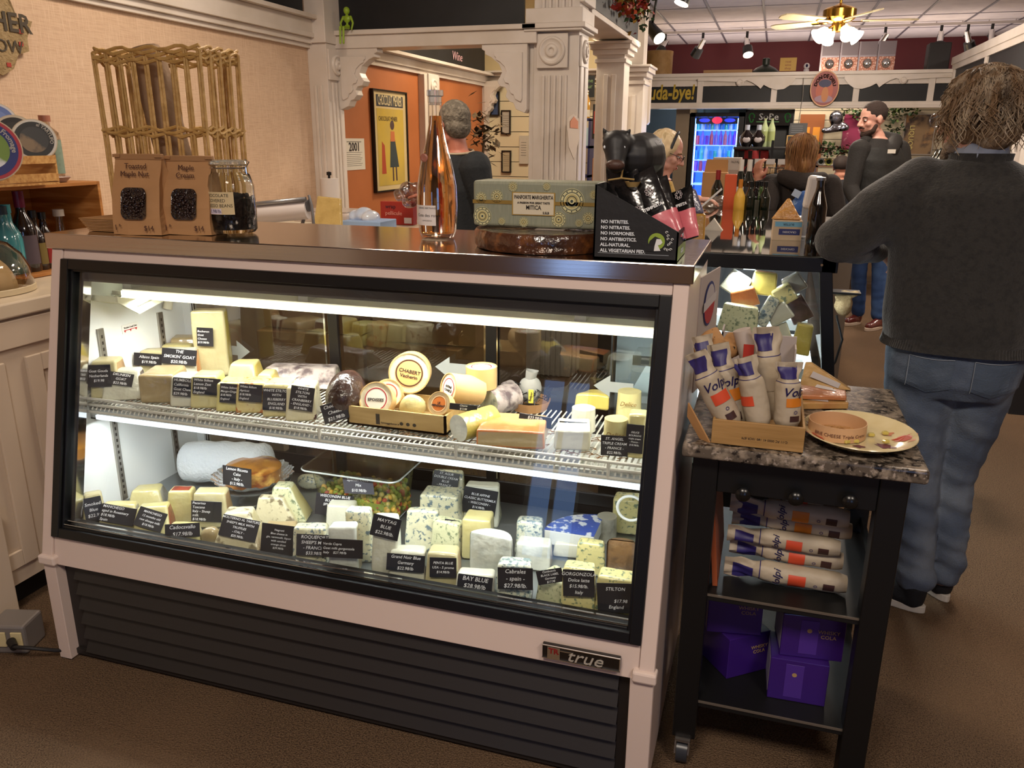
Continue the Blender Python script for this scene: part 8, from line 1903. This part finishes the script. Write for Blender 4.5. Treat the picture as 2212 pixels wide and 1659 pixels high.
# track with spots
YT_=12.3
tz=3.0; m=MB().box((-1.9,YT_-.015,tz),(3.2,YT_+.015,tz+.03)); 
m.m(1)
for k in range(16): m.box((-1.8+k*.3,YT_-.006,tz+.03),(-1.79+k*.3,YT_+.006,3.046))
tr=m.build('track_rail',[m_('#b9b0ac',.4),m_('#b9b0ac',.4)]); tag(tr,'long pale lighting track under the far ceiling','track')
LENS=mat('lit_lens','#fff0d8',.3,emit=('#ffe9c8',14)); OFFL=m_('#3a3632',.3)
def tspot(px,py,ang,lean,lit,label,Y=YT_,sz=1):
    x=at(px,90,y=Y).x; t=thing('track_spot',label,'track light',(x,Y,tz)); 
    MB().cyl((0,0,0),(0,0,-.09),.018,None,12).build('adapter',BLACKM,t,loc=(0,0,0))
    d=(eul(lean,0,0)@eul(0,ang,0)@V((0,0,-1))).normalized(); p=V((0,0,-.10))
    m=MB(); m.tube([p+V((-.03,0,0)),p+V((-.04,0,-.06))],.005,5); m.tube([p+V((.03,0,0)),p+V((.04,0,-.06))],.005,5); m.tube([p+V((-.03,0,0)),p+V((.03,0,0))],.005,5); m.build('yoke',BLACKM,t,loc=(0,0,0))
    MB().cyl(p+V((0,0,-.02))-d*.05,p+V((0,0,-.02))+d*.10,.033,.036,18).build('chrome_body',CHROME,t,loc=(0,0,0)); MB().cyl(p+V((0,0,-.02))+d*.10,p+V((0,0,-.02))+d*.22,.065,.072,22).build('black_shroud',BLACKM,t,loc=(0,0,0))
    MB().cyl(p+V((0,0,-.02))+d*.221,p+V((0,0,-.02))+d*.224,.066,None,22).build('lens',LENS if lit else OFFL,t,loc=(0,0,0))
    if lit: spot('track_spot_light',V((x,Y,tz))+p+d*.26,V((x,Y,tz))+p+d*2,28,(1,.86,.66),70)
    return t
tspot(1437,95,18,-38,True,'lit track spot at the left end of the far track, above the basket'); tspot(1518,100,28,30,False,'unlit track spot second from left, tipped down right over the plank')
tspot(1613,100,-10,-30,True,'brightly lit track spot over the dark lampshade'); tspot(1910,100,26,20,False,'unlit track spot right of the fan, before the metal artwork')
tspot(2030,100,2,-20,True,'lit track spot over the black speaker'); tspot(2087,95,-22,24,False,'unlit track spot near the right partition'); tspot(2139,85,-4,-10,False,'track spot farthest right, half hidden by the partition')
def nearspot(px,py,Y,label,lit,dirv):
    c=at(px,py,y=Y); t=thing('track_spot',label,'track light',(c.x,Y,3.04)); d=V(dirv).normalized(); p=V((0,0,c.z-3.04))-d*.1
    MB().cyl((0,0,0),p,.012,None,8).build('stem',BLACKM,t,loc=(0,0,0)); MB().cyl(p-d*.06,p+d*.16,.05,.065,20).build('black_shroud',BLACKM,t,loc=(0,0,0)); MB().cyl(p+d*.161,p+d*.164,.06,None,20).build('lens',LENS if lit else OFFL,t,loc=(0,0,0))
    if lit: spot('near_spot_light',V((c.x,Y,3.04))+p+d*.2,V((c.x,Y,3.04))+p+d*2,26,(1,.86,.66),80)
nearspot(1418,75,8.6,'track spot beside the autumn garland with its lens towards the right',True,(.55,-.5,-.6)); nearspot(1478,-8,7.4,'lit spot cut off by the top edge of the picture',True,(-.3,-.2,-.9))
# things on the valance ledge
ZL=2.376; YL=11.02
c=at(1416,155,y=YL); t=lathe_thing('lidded_basket','round tan lidded basket at the left end of the far ledge','basket',(c.x+.02,YL+.15,ZL),[(0,0),(.165,0),(.17,.02),(.172,.24),(.175,.245),(.175,.285),(.16,.29),(0,.292)],mat('tan_cane','#a07c4c',.6,bump=(60,.4),mix=('#8c6a3c',12,.4,.7)))
a,b=at(1520,150,y=YL).x,at(1625,150,y=YL).x; tag(MB().box((a,YL,ZL),(b,YL+.12,ZL+.04)).build('wooden_plank',m_('#9c7850',.6)),'plain wooden plank lying on the far ledge','plank')
c=at(1653,150,y=YL); lathe_thing('dark_lampshade','dark green enamel lampshade standing on the far ledge','lampshade',(c.x,YL+.15,ZL),[(.17,0),(.165,.02),(.12,.06),(.06,.09),(.045,.10),(.045,.17),(.03,.18),(0,.18)],m_('#1c241d',.35))
t,w,h=onback('tin_sign','yellow tin sign with red print leaning on the far ledge','sign',1686,125,1719,153,YL+.08,.012,m_('#b8923c',.5)); btext('rosé\nwine\nshop',h*.25,m_('#7c2018',.5),t,0,h*.45,.013)
c=at(1742,150,y=YL); t=thing('security_camera','small white ball security camera on the far ledge','camera',(c.x,YL,ZL)); MB().lathe([(.035,0),(.03,.03),(.02,.035),(0,.035)]).build('foot',m_('#b9b2b6',.4),t,loc=(0,0,0)); MB().ell((0,0,.065),.036).build('ball',m_('#c8c2c6',.3),t,loc=(0,0,0)); MB().ell((0,-.026,.067),(.016,.014,.02)).build('lens',m_('#18163a',.1),t,loc=(0,0,0))
xs=[at(p,150,y=YL).x for p in (1770,1812,1852,1893,1933)]
for k in range(4):
    a,b=xs[k]+.008,xs[k+1]-.008; t=thing('framed_dome','silver framed panel with round mirror dome, number %s from the left on the far ledge'%('one','two','three','four')[k],'wall ornament',((a+b)/2,YL+.05,ZL)); w=(b-a)/2; MB().box((-w,0,0),(w,.02,.16)).build('copper_panel',mat('copper_foil','#9c6450',.35,metal=.5,mix=('#d0b0a0',60,.5,.6)),t,loc=(0,0,0)); MB().ell((0,-.005,.085),(.052,.03,.055),None,20,12).build('dome',CHROME,t,loc=(0,0,0)); MB().box((-w-.01,-.004,0),(-w+.008,.024,.33)).box((-w,.0,.16),(w,.02,.18)).build('frame',m_('#8b8286',.3,metal=.6),t,loc=(0,0,0)); MB().box((-w,.004,.18),(w,.018,.33)).build('upper_panel',m_('#7c7074',.35,metal=.3),t,loc=(0,0,0))
a,b=at(2010,100,y=YL).x,at(2058,100,y=YL).x; tag(MB().rbox((a,YL+.05,ZL),(b,YL+.3,ZL+.30),.01).build('loudspeaker',m_('#1f1b1c',.6)),'black loudspeaker box at the right of the far ledge','speaker')
# oval plaque
c=at(1781,191,y=10.9); t=thing('oval_plaque','oval plaque with an orange and blue picture hung on the valance','plaque',(c.x,10.92,c.z)); ra,rb_=.162,.205
Mo=eul(90)
MB().lathe([(0,0),(1,0),(1,.03),(0,.03)],seg=48,M=Matrix(((ra,0,0),(0,0,-1),(0,rb_,0)))).build('rim',m_('#c98f5a',.4),t,loc=(0,0,0))
def oval(k,z,m,n,dx=0,dz=0,kx=1,kz=1): MB().lathe([(0,z),(k,z),(k,z+.002),(0,z+.002)],(dx,0,dz),40,M=Matrix(((ra*kx,0,0),(0,0,-1),(0,rb_*kz,0)))).build(n,m,t,loc=(0,0,0))
oval(.93,.031,m_('#9c5450',.5),'field'); oval(.60,.034,m_('#b8604a',.5),'picture_red',0,-.03); oval(.36,.037,m_('#2c2c52',.5),'picture_hat',0,.055,1.2,.6); oval(.3,.04,m_('#c07c4a',.5),'picture_body',.01,-.07,.8,1.4); oval(.42,.0375,m_('#a08090',.5),'picture_ground',0,-.12,1.5,.5)
o=text('lettering','DON·DE·DIEU',.062,m_('#e6b878',.5),t,M=Matrix.Identity(4),bold=.002); o.location=(0,0,0)
for v in o.data.vertices:
    a=R(90)-v.co.x/.14; k=1+(v.co.y-.02)/.16; v.co=V((ra*.76*k*math.cos(a),-.046,rb_*.76*k*math.sin(a)))
m=MB(); q0=at(1736,168,y=10.93); q1=at(1728,245,y=10.93); m.tube([q0,(q0+q1)/2+V((.012,0,0)),q1,q1+V((-.01,0,-.15))],.004,5); tag(m.build('cable',m_('#8f8a84',.6)),'thin pale cable hanging down the chalkboard left of the plaque','cable')
# drinks fridge
fx0,fx1=-1.11,-.43; t=thing('drinks_fridge','black upright drinks fridge glowing blue with bottles and cans','fridge',((fx0+fx1)/2,11.6,0)); fz=1.92
MB().box((fx0,11.3,0),(fx0+.06,11.95,fz)).box((fx1-.07,11.3,0),(fx1,11.95,fz)).box((fx0,11.3,fz-.05),(fx1,11.95,fz)).box((fx0,11.3,0),(fx1,11.95,.18)).box((fx0,11.9,0),(fx1,11.95,fz)).build('cabinet',BLACKM,t)
MB().box((fx0+.06,11.88,.18),(fx1-.07,11.9,fz-.05)).build('lit_back',mat('fridge_glow','#3f6ff0',.4,emit=('#2a62ff',1.6)),t)
for x in (fx0+.065,fx1-.085): MB().box((x,11.34,.2),(x+.012,11.37,fz-.07)).build('light_strip',mat('strip_glow','#bcd8ff',.4,emit=('#9cc6ff',6)),t)
zsf=[at(1550,p,y=11.4).z for p in (399,371,346,314,281)]
for z in zsf: MB().box((fx0+.06,11.33,z-.008),(fx1-.07,11.86,z+.004)).build('shelf',mat('fridge_shelf','#c8dcf4',.3,emit=('#9cc8ff',.9)),t)
MB().box((fx0+.07,11.315,fz-.14),(fx1-.08,11.32,fz-.06)).build('header',m_('#141b3a',.4),t)
m=MB(); m.lathe([(0,0),(.055,0),(.055,.004),(0,.004)],((fx0+fx1)/2+.0,11.314,fz-.095),24,M=eul(90),sc=(1.2,.8)); m.build('red_badge',mat('badge_lit','#d02c4a',.4,emit=('#ff3a5a',1)),t)
for s_ in (-1,1): MB().ell(((fx0+fx1)/2+s_*.16,11.313,fz-.095),(.07,.004,.025)).build('blue_badge',mat('badge_lit2','#2a3ad0',.4,emit=('#3a4aff',1)),t)
MB().poly([(fx0+.06,11.305,.18),(fx1-.07,11.305,.18),(fx1-.07,11.305,fz-.05),(fx0+.06,11.305,fz-.05)]).build('glass_door',thinglass('fridge_glass','#e8f0ff',0,.8),t)
area('fridge_light',(-.76,11.36,1.1),.5,10,(.45,.65,1),rot=(-90,0,0),sy=1.4)
rs=random.Random(41); dcols=[('#cfe0ff','pale'),('#7a3ad0','violet'),('#3a8ad8','blue'),('#d04a6a','pink'),('#4fc8c0','turquoise'),('#8a6ad8','lilac')]
rown=['lowest','fourth','third','second','top']
cache={}
for r,z in enumerate(zsf):
    if r==0: continue
    n=9
    for k in range(n):
        c_,cn=dcols[(k*2+r)%6]; tall=rs.random()<.6; key=(c_,tall)
        if key not in cache:
            h_=.19 if tall else .12; rr=.026; m=MB(); m.lathe([(0,0),(rr,0),(rr,h_*.6),(rr*.45,h_*.8),(rr*.42,h_),(0,h_)] if tall else [(0,0),(rr,.004),(rr,h_-.004),(rr*.8,h_),(0,h_)],seg=12); o=m.build('drink_bottle' if tall else 'drink_can',m_(c_,.25,coat=.5),loc=(0,0,0)); cache[key]=o
        else: o=cache[key].copy(); COL.objects.link(o)
        o.location=(fx0+.10+k*.059,11.40+rs.uniform(0,.03),z+.005); tag(o,'%s %s on the %s shelf of the drinks fridge'%(cn,'bottle' if tall else 'can',rown[r]),'drink','%s drinks on the %s fridge shelf'%(cn,rown[r]))
# second cooler with sign
t=thing('drinks_cooler','black cooler with green lizard header sign right of the glowing fridge','cooler',(-.11,11.65,0)); x0,x1=-.42,.18
MB().box((x0,11.35,0),(x0+.05,11.95,1.95)).box((x1-.05,11.35,0),(x1,11.95,1.95)).box((x0,11.35,0),(x1,11.95,.5)).box((x0,11.9,0),(x1,11.95,1.95)).box((x0,11.35,1.93),(x1,11.95,1.96)).build('cabinet',BLACKM,t)
hd_=MB().box((x0+.02,11.32,1.76),(x1-.01,11.37,1.94)).build('header_sign',mat('gloss_black','#0b0d0e',.08,coat=1),t)
o=text('lettering','SoBe',.11,m_('#b9b9b9',.4),hd_,M=Matrix.Translation((-.13,11.318,1.865))@Matrix.Rotation(R(90),4,'X'),width=.24,bold=.001)
for x in (-.34,.10):
    m=MB(); m.tube([(x+.03*math.cos(a)*(1+.3*math.sin(3*a)),11.317,1.855+.055*math.sin(a)) for a in (k*.6 for k in range(11))],.008,5); m.build('lizard_mark',m_('#2c7a3c',.4),hd_)
    hd_.children[-1].location=-parent_abs(hd_)
MB().box((-.28,11.318,1.80),(0,11.32,1.812)).build('green_bar',m_('#3c7a3a',.4),hd_); hd_.children[-1].location=-parent_abs(hd_)
MB().box((x0+.05,11.6,.5),(x1-.05,11.62,1.75)).build('interior',m_('#25282c',.4),t); 
for z in (1.35,1.0): MB().box((x0+.05,11.4,z),(x1-.05,11.85,z+.01)).build('shelf',m_('#3a3e42',.4),t)
# wall things on the slats
t,w,h=onback('shutter_panel','orange wooden louvre shutter hanging on the cream slats','shutter',1730,247,1772,345,12.2,.03,m_('#7a4420',.5)); MB().box((-w*.7,-.034,h*.05),(-.02,-.03,h*.72)).box((.02,-.034,h*.05),(w*.7,-.03,h*.72)).build('yellow_inset',m_('#b8761c',.5),t,loc=(0,0,0))
t,w,h=onback('menu_screen','dark grey menu screen with white lines above the hooded woman','screen',1707,266,1742,293,10.4,.03,m_('#3b3d40',.4)); 
for k in range(4): MB().box((-w*.8,-.032,h*(.75-.17*k)),(w*.5,-.0305,h*(.78-.17*k))).build('print_line',m_('#8b8d90',.5),t,loc=(0,0,0))
MB().box((-w,0,-t.location.z),(-w+.02,.02,0)).build('pole',BLACKM,t,loc=(0,0,0))
t,w,h=onback('framed_chalkboard','gold-framed chalkboard behind the hooded woman','chalkboard',1700,292,1760,335,9.8,.02,BOARD,.012,m_('#9c7c44',.5)); MB().box((-.02,-.0,-t.location.z),(.02,.02,0)).build('easel_leg',m_('#6a5230',.6),t,loc=(0,0,0))
o=blob('skull_ornament',[('s',at(1806,255,y=12.05),(.09,.06,.10)),('s',at(1803,275,y=12.05),(.055,.05,.06)),('c',[at(1785,282,y=12.05),at(1828,276,y=12.05)],[.04,.04]),('s',at(1782,282,y=12.05),(.05,.04,.04)),('s',at(1822,272,y=12.05),(.05,.04,.045))],mat('foil_silver','#8e8c98',.15,metal=.9,mix=('#25242c',14,.5,.6),bump=(14,.6)),None,voxel=.014,smooth=1); tag(o,'silver and black foil skull and crossbones hung on the slats','ornament')
t,w,h=onback('magenta_poster','magenta poster with pale bottles and grapes on the slats, beside the vest man','poster',1825,247,1863,327,12.19,.01,mat('magenta_print','#7c1c42',.5,mix=('#b8808c',9,.6,.66)))
t,w,h=onback('liquor_poster','tall brown poster with vertical letters Liquor left of the large man','poster',1957,246,2012,335,12.19,.02,mat('brown_poster','#7c6244',.45,mix=[('#3a2a22',5,.5,.6),('#a8763c',4,.55,.65)]),.012,m_('#8a8078',.4)); o=btext('LIQUOR',.085,m_('#c9b870',.5),t,0,0,.022); 
for v in o.data.vertices: v.co=V((-.08+v.co.z*1.0-.0+w*-.05,v.co.y,h*.42-v.co.x))
def garland(label,pts,n,seed,cols_,sp=.05,l0=.05,name='leaf_garland'):
    rs=random.Random(seed); m=MB(); 
    for k in range(n):
        u=rs.random()*(len(pts)-1); i=int(u); p=V(pts[i]).lerp(V(pts[i+1]),u-i)+V((rs.gauss(0,sp),rs.gauss(0,sp*.5),rs.gauss(0,sp))); m.m(rs.randrange(len(cols_))); l=l0*rs.uniform(.7,1.3); d=V((rs.gauss(0,1),rs.gauss(0,1),rs.gauss(0,1))).normalized(); s_=d.cross(V((0,.3,1))).normalized()*l*.4; m.poly([p,p+d*l*.5+s_,p+d*l,p+d*l*.5-s_])
    return tag(m.build(name,cols_),label,'garland')
g1=m_('#39512c',.6);g2=m_('#22351f',.6);g3=m_('#5c6b3a',.6);g4=m_('#7c3a3a',.6)
garland('green ivy garland under the valance above the magenta poster',[at(a,b,y=12.1) for a,b in ((1820,240),(1860,245),(1900,240),(1950,236),(1980,240))],260,51,[g1,g2,g3],.045)
garland('ivy trailing down beside the vest man\'s shoulder',[at(a,b,y=12.1) for a,b in ((1925,262),(1935,280),(1925,300))],90,52,[g2,g1],.05)
garland('green garland with dusky red berries along the wine shelf top',[at(a,b,y=9.9) for a,b in ((1762,322),(1800,325),(1850,327),(1900,326))],320,53,[g1,g2,g3,g4],.035,.045)
# wine rack beyond with bottle ends
wx0,wx1=at(1765,345,y=10).x,at(1900,345,y=10).x; zt=at(1800,350,y=10).z
t=thing('wine_shelf','wooden wine shelf holding bottles under the green garland','shelf',((wx0+wx1)/2,10.2,0)); WD=m_('#6a4a34',.6)
for z in (zt-.04,zt-.30,zt-.56,.3): MB().box((wx0,10,z-.02),(wx1+1.2,10.4,z)).build('shelf_board',WD,t)
for x in (wx0,wx1+1.18): MB().box((x,10,0),(x+.02,10.4,zt)).build('side_panel',WD,t)
for k,px in enumerate((1775,1792,1809,1826)):
    c=at(px,337,y=9.98); t=thing('wine_bottle','%s from the left of four wine bottles lying end-out under the garland'%('first','second','third','fourth')[k],'bottle',(c.x,10.0,zt-.04+.042),'wine bottles lying on the far shelf'); MB().lathe([(0,0),(.04,0),(.04,.2),(.015,.26),(.015,.3),(0,.3)],seg=14,M=eul(-90)).build('glass_body',DKG,t,loc=(0,0,0)); MB().lathe([(.041,.0),(.0405,.002),(.025,.002),(.025,0)],seg=14,M=eul(90)).build('end_ring',m_('#8a8a3c' if k%2 else '#6b6a68',.5),t,loc=(0,0,0))
rs=random.Random(61)
for k in range(6):
    c=at(1998+k*9,347-k*2,y=9.3); t=thing('wine_bottle','wine bottle with %s label leaning in the row before the Liquor poster'%('white','cream','yellow','grey','red','dark')[k],'bottle',(c.x,9.3,c.z-.16),'leaning wine bottles',(0,20,0)); MB().lathe([(0,0),(.036,0),(.038,.01),(.038,.17),(.014,.23),(.014,.29),(0,.29)],seg=14).build('glass_body',DKG,t,loc=(0,0,0)); MB().lathe([(.039,.05),(.039,.14)],seg=14).build('label',m_(('#cfcbc0','#c8b890','#b8983c','#8d8a84','#8a2c22','#2c2622')[k],.5),t,loc=(0,0,0))
c=at(2010,345,y=9.3); tag(MB().box((c.x-.25,9.2,0),(c.x+.6,9.5,c.z-.17)).build('wine_counter',WD),'low wooden display under the leaning wine bottles','display')
# till counter beyond the end case, goods on it
ct=MB().box((-.52,5.75,0),(.55,6.95,1.02)); o=ct.build('till_counter',m_('#6f6152',.5)); tag(o,'till counter beyond the end case carrying boxes and bottles','counter')
zt2=1.021
t=thing('kraft_box','kraft cardboard wine box with open flap on the till counter','box',(at(1543,410,y=5.95).x,5.95,zt2)); hh=at(1545,372,y=5.95).z-zt2; MB().rbox((-.085,-.05,0),(.085,.05,hh),.003).build('carton',KRAFT,t,loc=(0,0,0)); MB().hexa([(-.08,.04,hh),(.08,.04,hh),(.08,.045,hh),(-.08,.045,hh),(-.07,.06,hh+.085),(.075,.06,hh+.085),(.075,.065,hh+.085),(-.07,.065,hh+.085)]).build('flap',CARDB,t,loc=(0,0,0))
t=thing('white_wine_carton','tall white carton printed 12 x 750 ml behind the kraft box','carton',(at(1567,410,y=6.3).x,6.3,zt2)); hh=at(1567,340,y=6.3).z-zt2; MB().rbox((-.10,-.06,0),(.10,.06,hh),.003).build('carton',m_('#b3aaa2',.5),t,loc=(0,0,0)); text('lettering','12 x 750 ml   16,3 Kg',.022,INK,t,loc=(0,-.062,hh-.03),rot=(90,0,0),width=.17); text('lettering','H',.05,INK,t,loc=(.04,-.062,hh*.45),rot=(90,0,0))
MB().box((.015,-.0615,hh*.35),(.085,-.0605,hh*.8)).build('outline_print',m_('#a08f86',.5),t,loc=(0,0,0))
def gb(name,label,px,Y,h,r,gm,lm,cm,z=zt2,cap=.12,**k): return bottle(name,label,px,400,z,h,r,gm,lm,cap,y=Y,capm=cm,**k)
tag(MB().rbox((-.36,5.06,0),(-.13,5.2,1.148),.004).build('bottle_stand',m_('#3c332c',.5)),'narrow dark stand under the pair of white-capped wine bottles','stand')
gb('wine_bottle','dark wine bottle with white capsule and blue print label, left of the till pair',1598,5.13,.31,.037,DKG,m_('#b9bcc4',.5),m_('#c9c3bb',.5),z=1.149,cap=.26)
gb('wine_bottle','dark wine bottle with white capsule, right of the pair at the till',1616,5.13,.31,.037,DKG,m_('#2a2a2c',.5),m_('#c9c3bb',.5),z=1.149,cap=.26)
gb('wine_bottle','dark bottle with red capsule by the blonde woman\'s hand',1550,4.95,.25,.035,DKG,None,m_('#7c1a1c',.4),z=1.152,cap=.25)
gb('liqueur_bottle','yellow cream liqueur bottle with orange cap by the end case',1600,4.72,.21,.030,m_('#c69a3c',.35),None,m_('#b06a1c',.4),z=1.152,cap=.2,shoulder=.6)
o=MB().rbox((at(1578,400,y=4.8).x-.032,4.78,1.152),(at(1578,400,y=4.8).x+.032,4.84,1.385),.003).build('orange_carton',m_('#b84a24',.45)); tag(o,'tall orange gift carton left of the yellow liqueur bottle','carton')
tag(MB().rbox((-.5,4.66,.0),(.35,5.04,1.150),.005).build('side_counter',m_('#5a5048',.5)),'narrow counter directly beyond the end case','counter')
for k,(px,gm) in enumerate(((1622,DKG),(1634,mat('dark_glass','',0)),(1655,DKG),(1645,mat('green_glass','#3c5226',.08,coat=1)))):
    gb('wine_bottle','dark bottle %s of the row beyond the end case top'%('one','two','three','four')[k],px,4.74+.04*(k%2),.20,.03,gm,m_('#6d6a5a',.5) if k%2 else None,BLACKM,z=1.152)
o=blob('paper_bag_heap',[('s',at(1545,448,y=4.85),(.07,.05,.05)),('s',at(1552,440,y=4.88),(.05,.04,.04))],mat('shiny_bag','#6d6258',.25,coat=.7,bump=(16,.9)),None,voxel=.008,smooth=1,disp=lambda co:.012*mnoise.noise(co*30)); o.location.z=1.152; tag(o,'crumpled shiny bag heap behind the tablet','bag')
# plaid cloth, snack rack, flask bottles
rx=at(1665,350,y=6.5).x
t=thing('snack_rack','black wire snack rack with bagged crackers beside the hooded woman','rack',(rx,6.75,1.022)); zr=[1.30,1.44]
for z in (1.10,1.20,1.32):
    m=MB(); 
    for zz in (z,z+.05): m.tube([(-.13,-.08,zz-1.022),(.13,-.08,zz-1.022),(.13,.08,zz-1.022),(-.13,.08,zz-1.022)],.003,4,closed=True)
    for k in range(9): m.tube([(-.13+.0325*k,-.08,z-1.022),(-.13+.0325*k,-.08,z+.05-1.022)],.0022,4)
    m.build('wire_basket',BLACKM,t,loc=(0,0,0))
MB().box((-.01,.06,0),(.01,.08,.55)).build('post',BLACKM,t,loc=(0,0,0)); MB().box((-.12,-.08,0),(.12,.08,.008)).build('base',BLACKM,t,loc=(0,0,0))
rs=random.Random(71)
for k in range(9):
    z=(1.105,1.205,1.325)[k//3]; x=-.085+.085*(k%3); m=MB(); m.rbox((x-.036,-.04,z-1.022),(x+.036,.0,z-1.022+.085),.012,2); m.jitter(.006,30,k)
    o=m.build('cracker_bag',wrapm('cracker_bag%d'%(k%3),('#9a7a4c','#b59a72','#7c4a2c')[k%3],mix=('#c9b494',40,.5,.6)),loc=(rx,6.75,1.022)); recentre_off=None
    tag(o,'bagged crackers, %s basket of the wire rack, %s'%(('lowest','middle','top')[k//3],('left','middle','right')[k%3]),'snack bag')
    if k>5: MB().box((x-.035,-.044,z-1.022+.07),(x+.03,-.041,z-1.022+.11)).build('card_header',m_('#b9b4b0',.5),o,loc=(0,0,0))
m=MB()
def cloth(u,v): return V((rx-.27+.24*u+.02*math.sin(v*5),7.0+.03*math.sin(u*9+v*2),1.50-.32*v))
m.grid(cloth,16,16); PLD=mat('red_plaid','#7c1a1c',.8); nt=PLD.node_tree; N=nt.nodes; L_=nt.links; tc=N.new('ShaderNodeTexCoord'); ck=N.new('ShaderNodeTexChecker'); ck.inputs['Scale'].default_value=16; ck.inputs[1].default_value=lin('#7c1a1c'); ck.inputs[2].default_value=lin('#161012'); L_.new(tc.outputs['Object'],ck.inputs[0]); L_.new(ck.outputs[0],N['Principled BSDF'].inputs['Base Color'])
tag(m.build('plaid_cloth',PLD),'red and black plaid cloth hanging under the round black flasks','cloth')
tag(MB().rbox((rx-.3,6.98,1.50),(rx+.16,7.2,1.52),.003).box((rx-.3,7.1,0),(rx-.27,7.15,1.5)).box((rx+.13,7.1,0),(rx+.16,7.15,1.5)).build('display_shelf',m_('#1c1a1a',.5)),'black display shelf carrying two round flasks and tall bottles','shelf')
for k,px in enumerate((1612,1637)):
    x=at(px,310,y=7.08).x; t=thing('flask_bottle',('left','right')[k]+' of two round black flask bottles with pale oval label','bottle',(x,7.08,1.521)); MB().lathe([(0,0),(.035,0),(.055,.04),(.055,.08),(.018,.125),(.016,.155),(0,.155)],seg=22).build('glass_body',mat('dark_glass','',0),t,loc=(0,0,0)); MB().lathe([(.019,.13),(.019,.17),(0,.17)],seg=14).build('cap',m_('#b4bccb',.3),t,loc=(0,0,0)); MB().ell((0,-.05,.055),(.03,.006,.024)).build('label',m_('#b5aeb0',.5),t,loc=(0,0,0))
for k,px in enumerate((1650,1665)):
    x=at(px,300,y=7.1).x; t=bottle('tall_bottle',('left','right')[k]+' of two tall pale green glass bottles beside the flasks',px,300,1.521,.24,.03,mat('pale_green_glass','#a9b88a',.08,coat=1),m_('#9aa66a',.5),.06,y=7.12)
# burlap sack and cord hanging at the end case, far floor
t=thing('burlap_sack','small tan burlap sack hanging behind the end case','sack',(.40,4.35,.72)); blob('sack',[('s',(.40,4.35,.77),(.045,.04,.06)),('c',[(.38,4.35,.81),(.45,4.33,.835)],[.03,.014])],mat('burlap','',.9),t,voxel=.008,smooth=2,disp=lambda co:.006*mnoise.noise(co*30))
m=MB(); m.tube([(.37,4.32,.72),(.41,4.30,.60),(.39,4.3,.48),(.345,4.3,.40),(.33,4.32,.3)],.006,6); tag(m.build('black_cord',BLACKM),'black cord looping down behind the end case','cord')
m=MB().box((.33,4.3,.83),(.47,4.4,.84)); tag(m.build('side_ledge',BLACKM),'small black ledge on the customer side of the end case','ledge')
# bench in the far right with boxes
t,w,h=onback('display_rack','low shelf with bright packets at the right edge beyond the large man','rack',2196,800,2240,900,3.9,.3,m_('#2a2420',.6))
tag(MB().rbox((t.location.x-.05,3.65,t.location.z+h),(t.location.x+.1,3.75,t.location.z+h+.04),.01).build('orange_packet',m_('#b8702c',.5)),'orange packet on the low shelf at the right edge','packet')
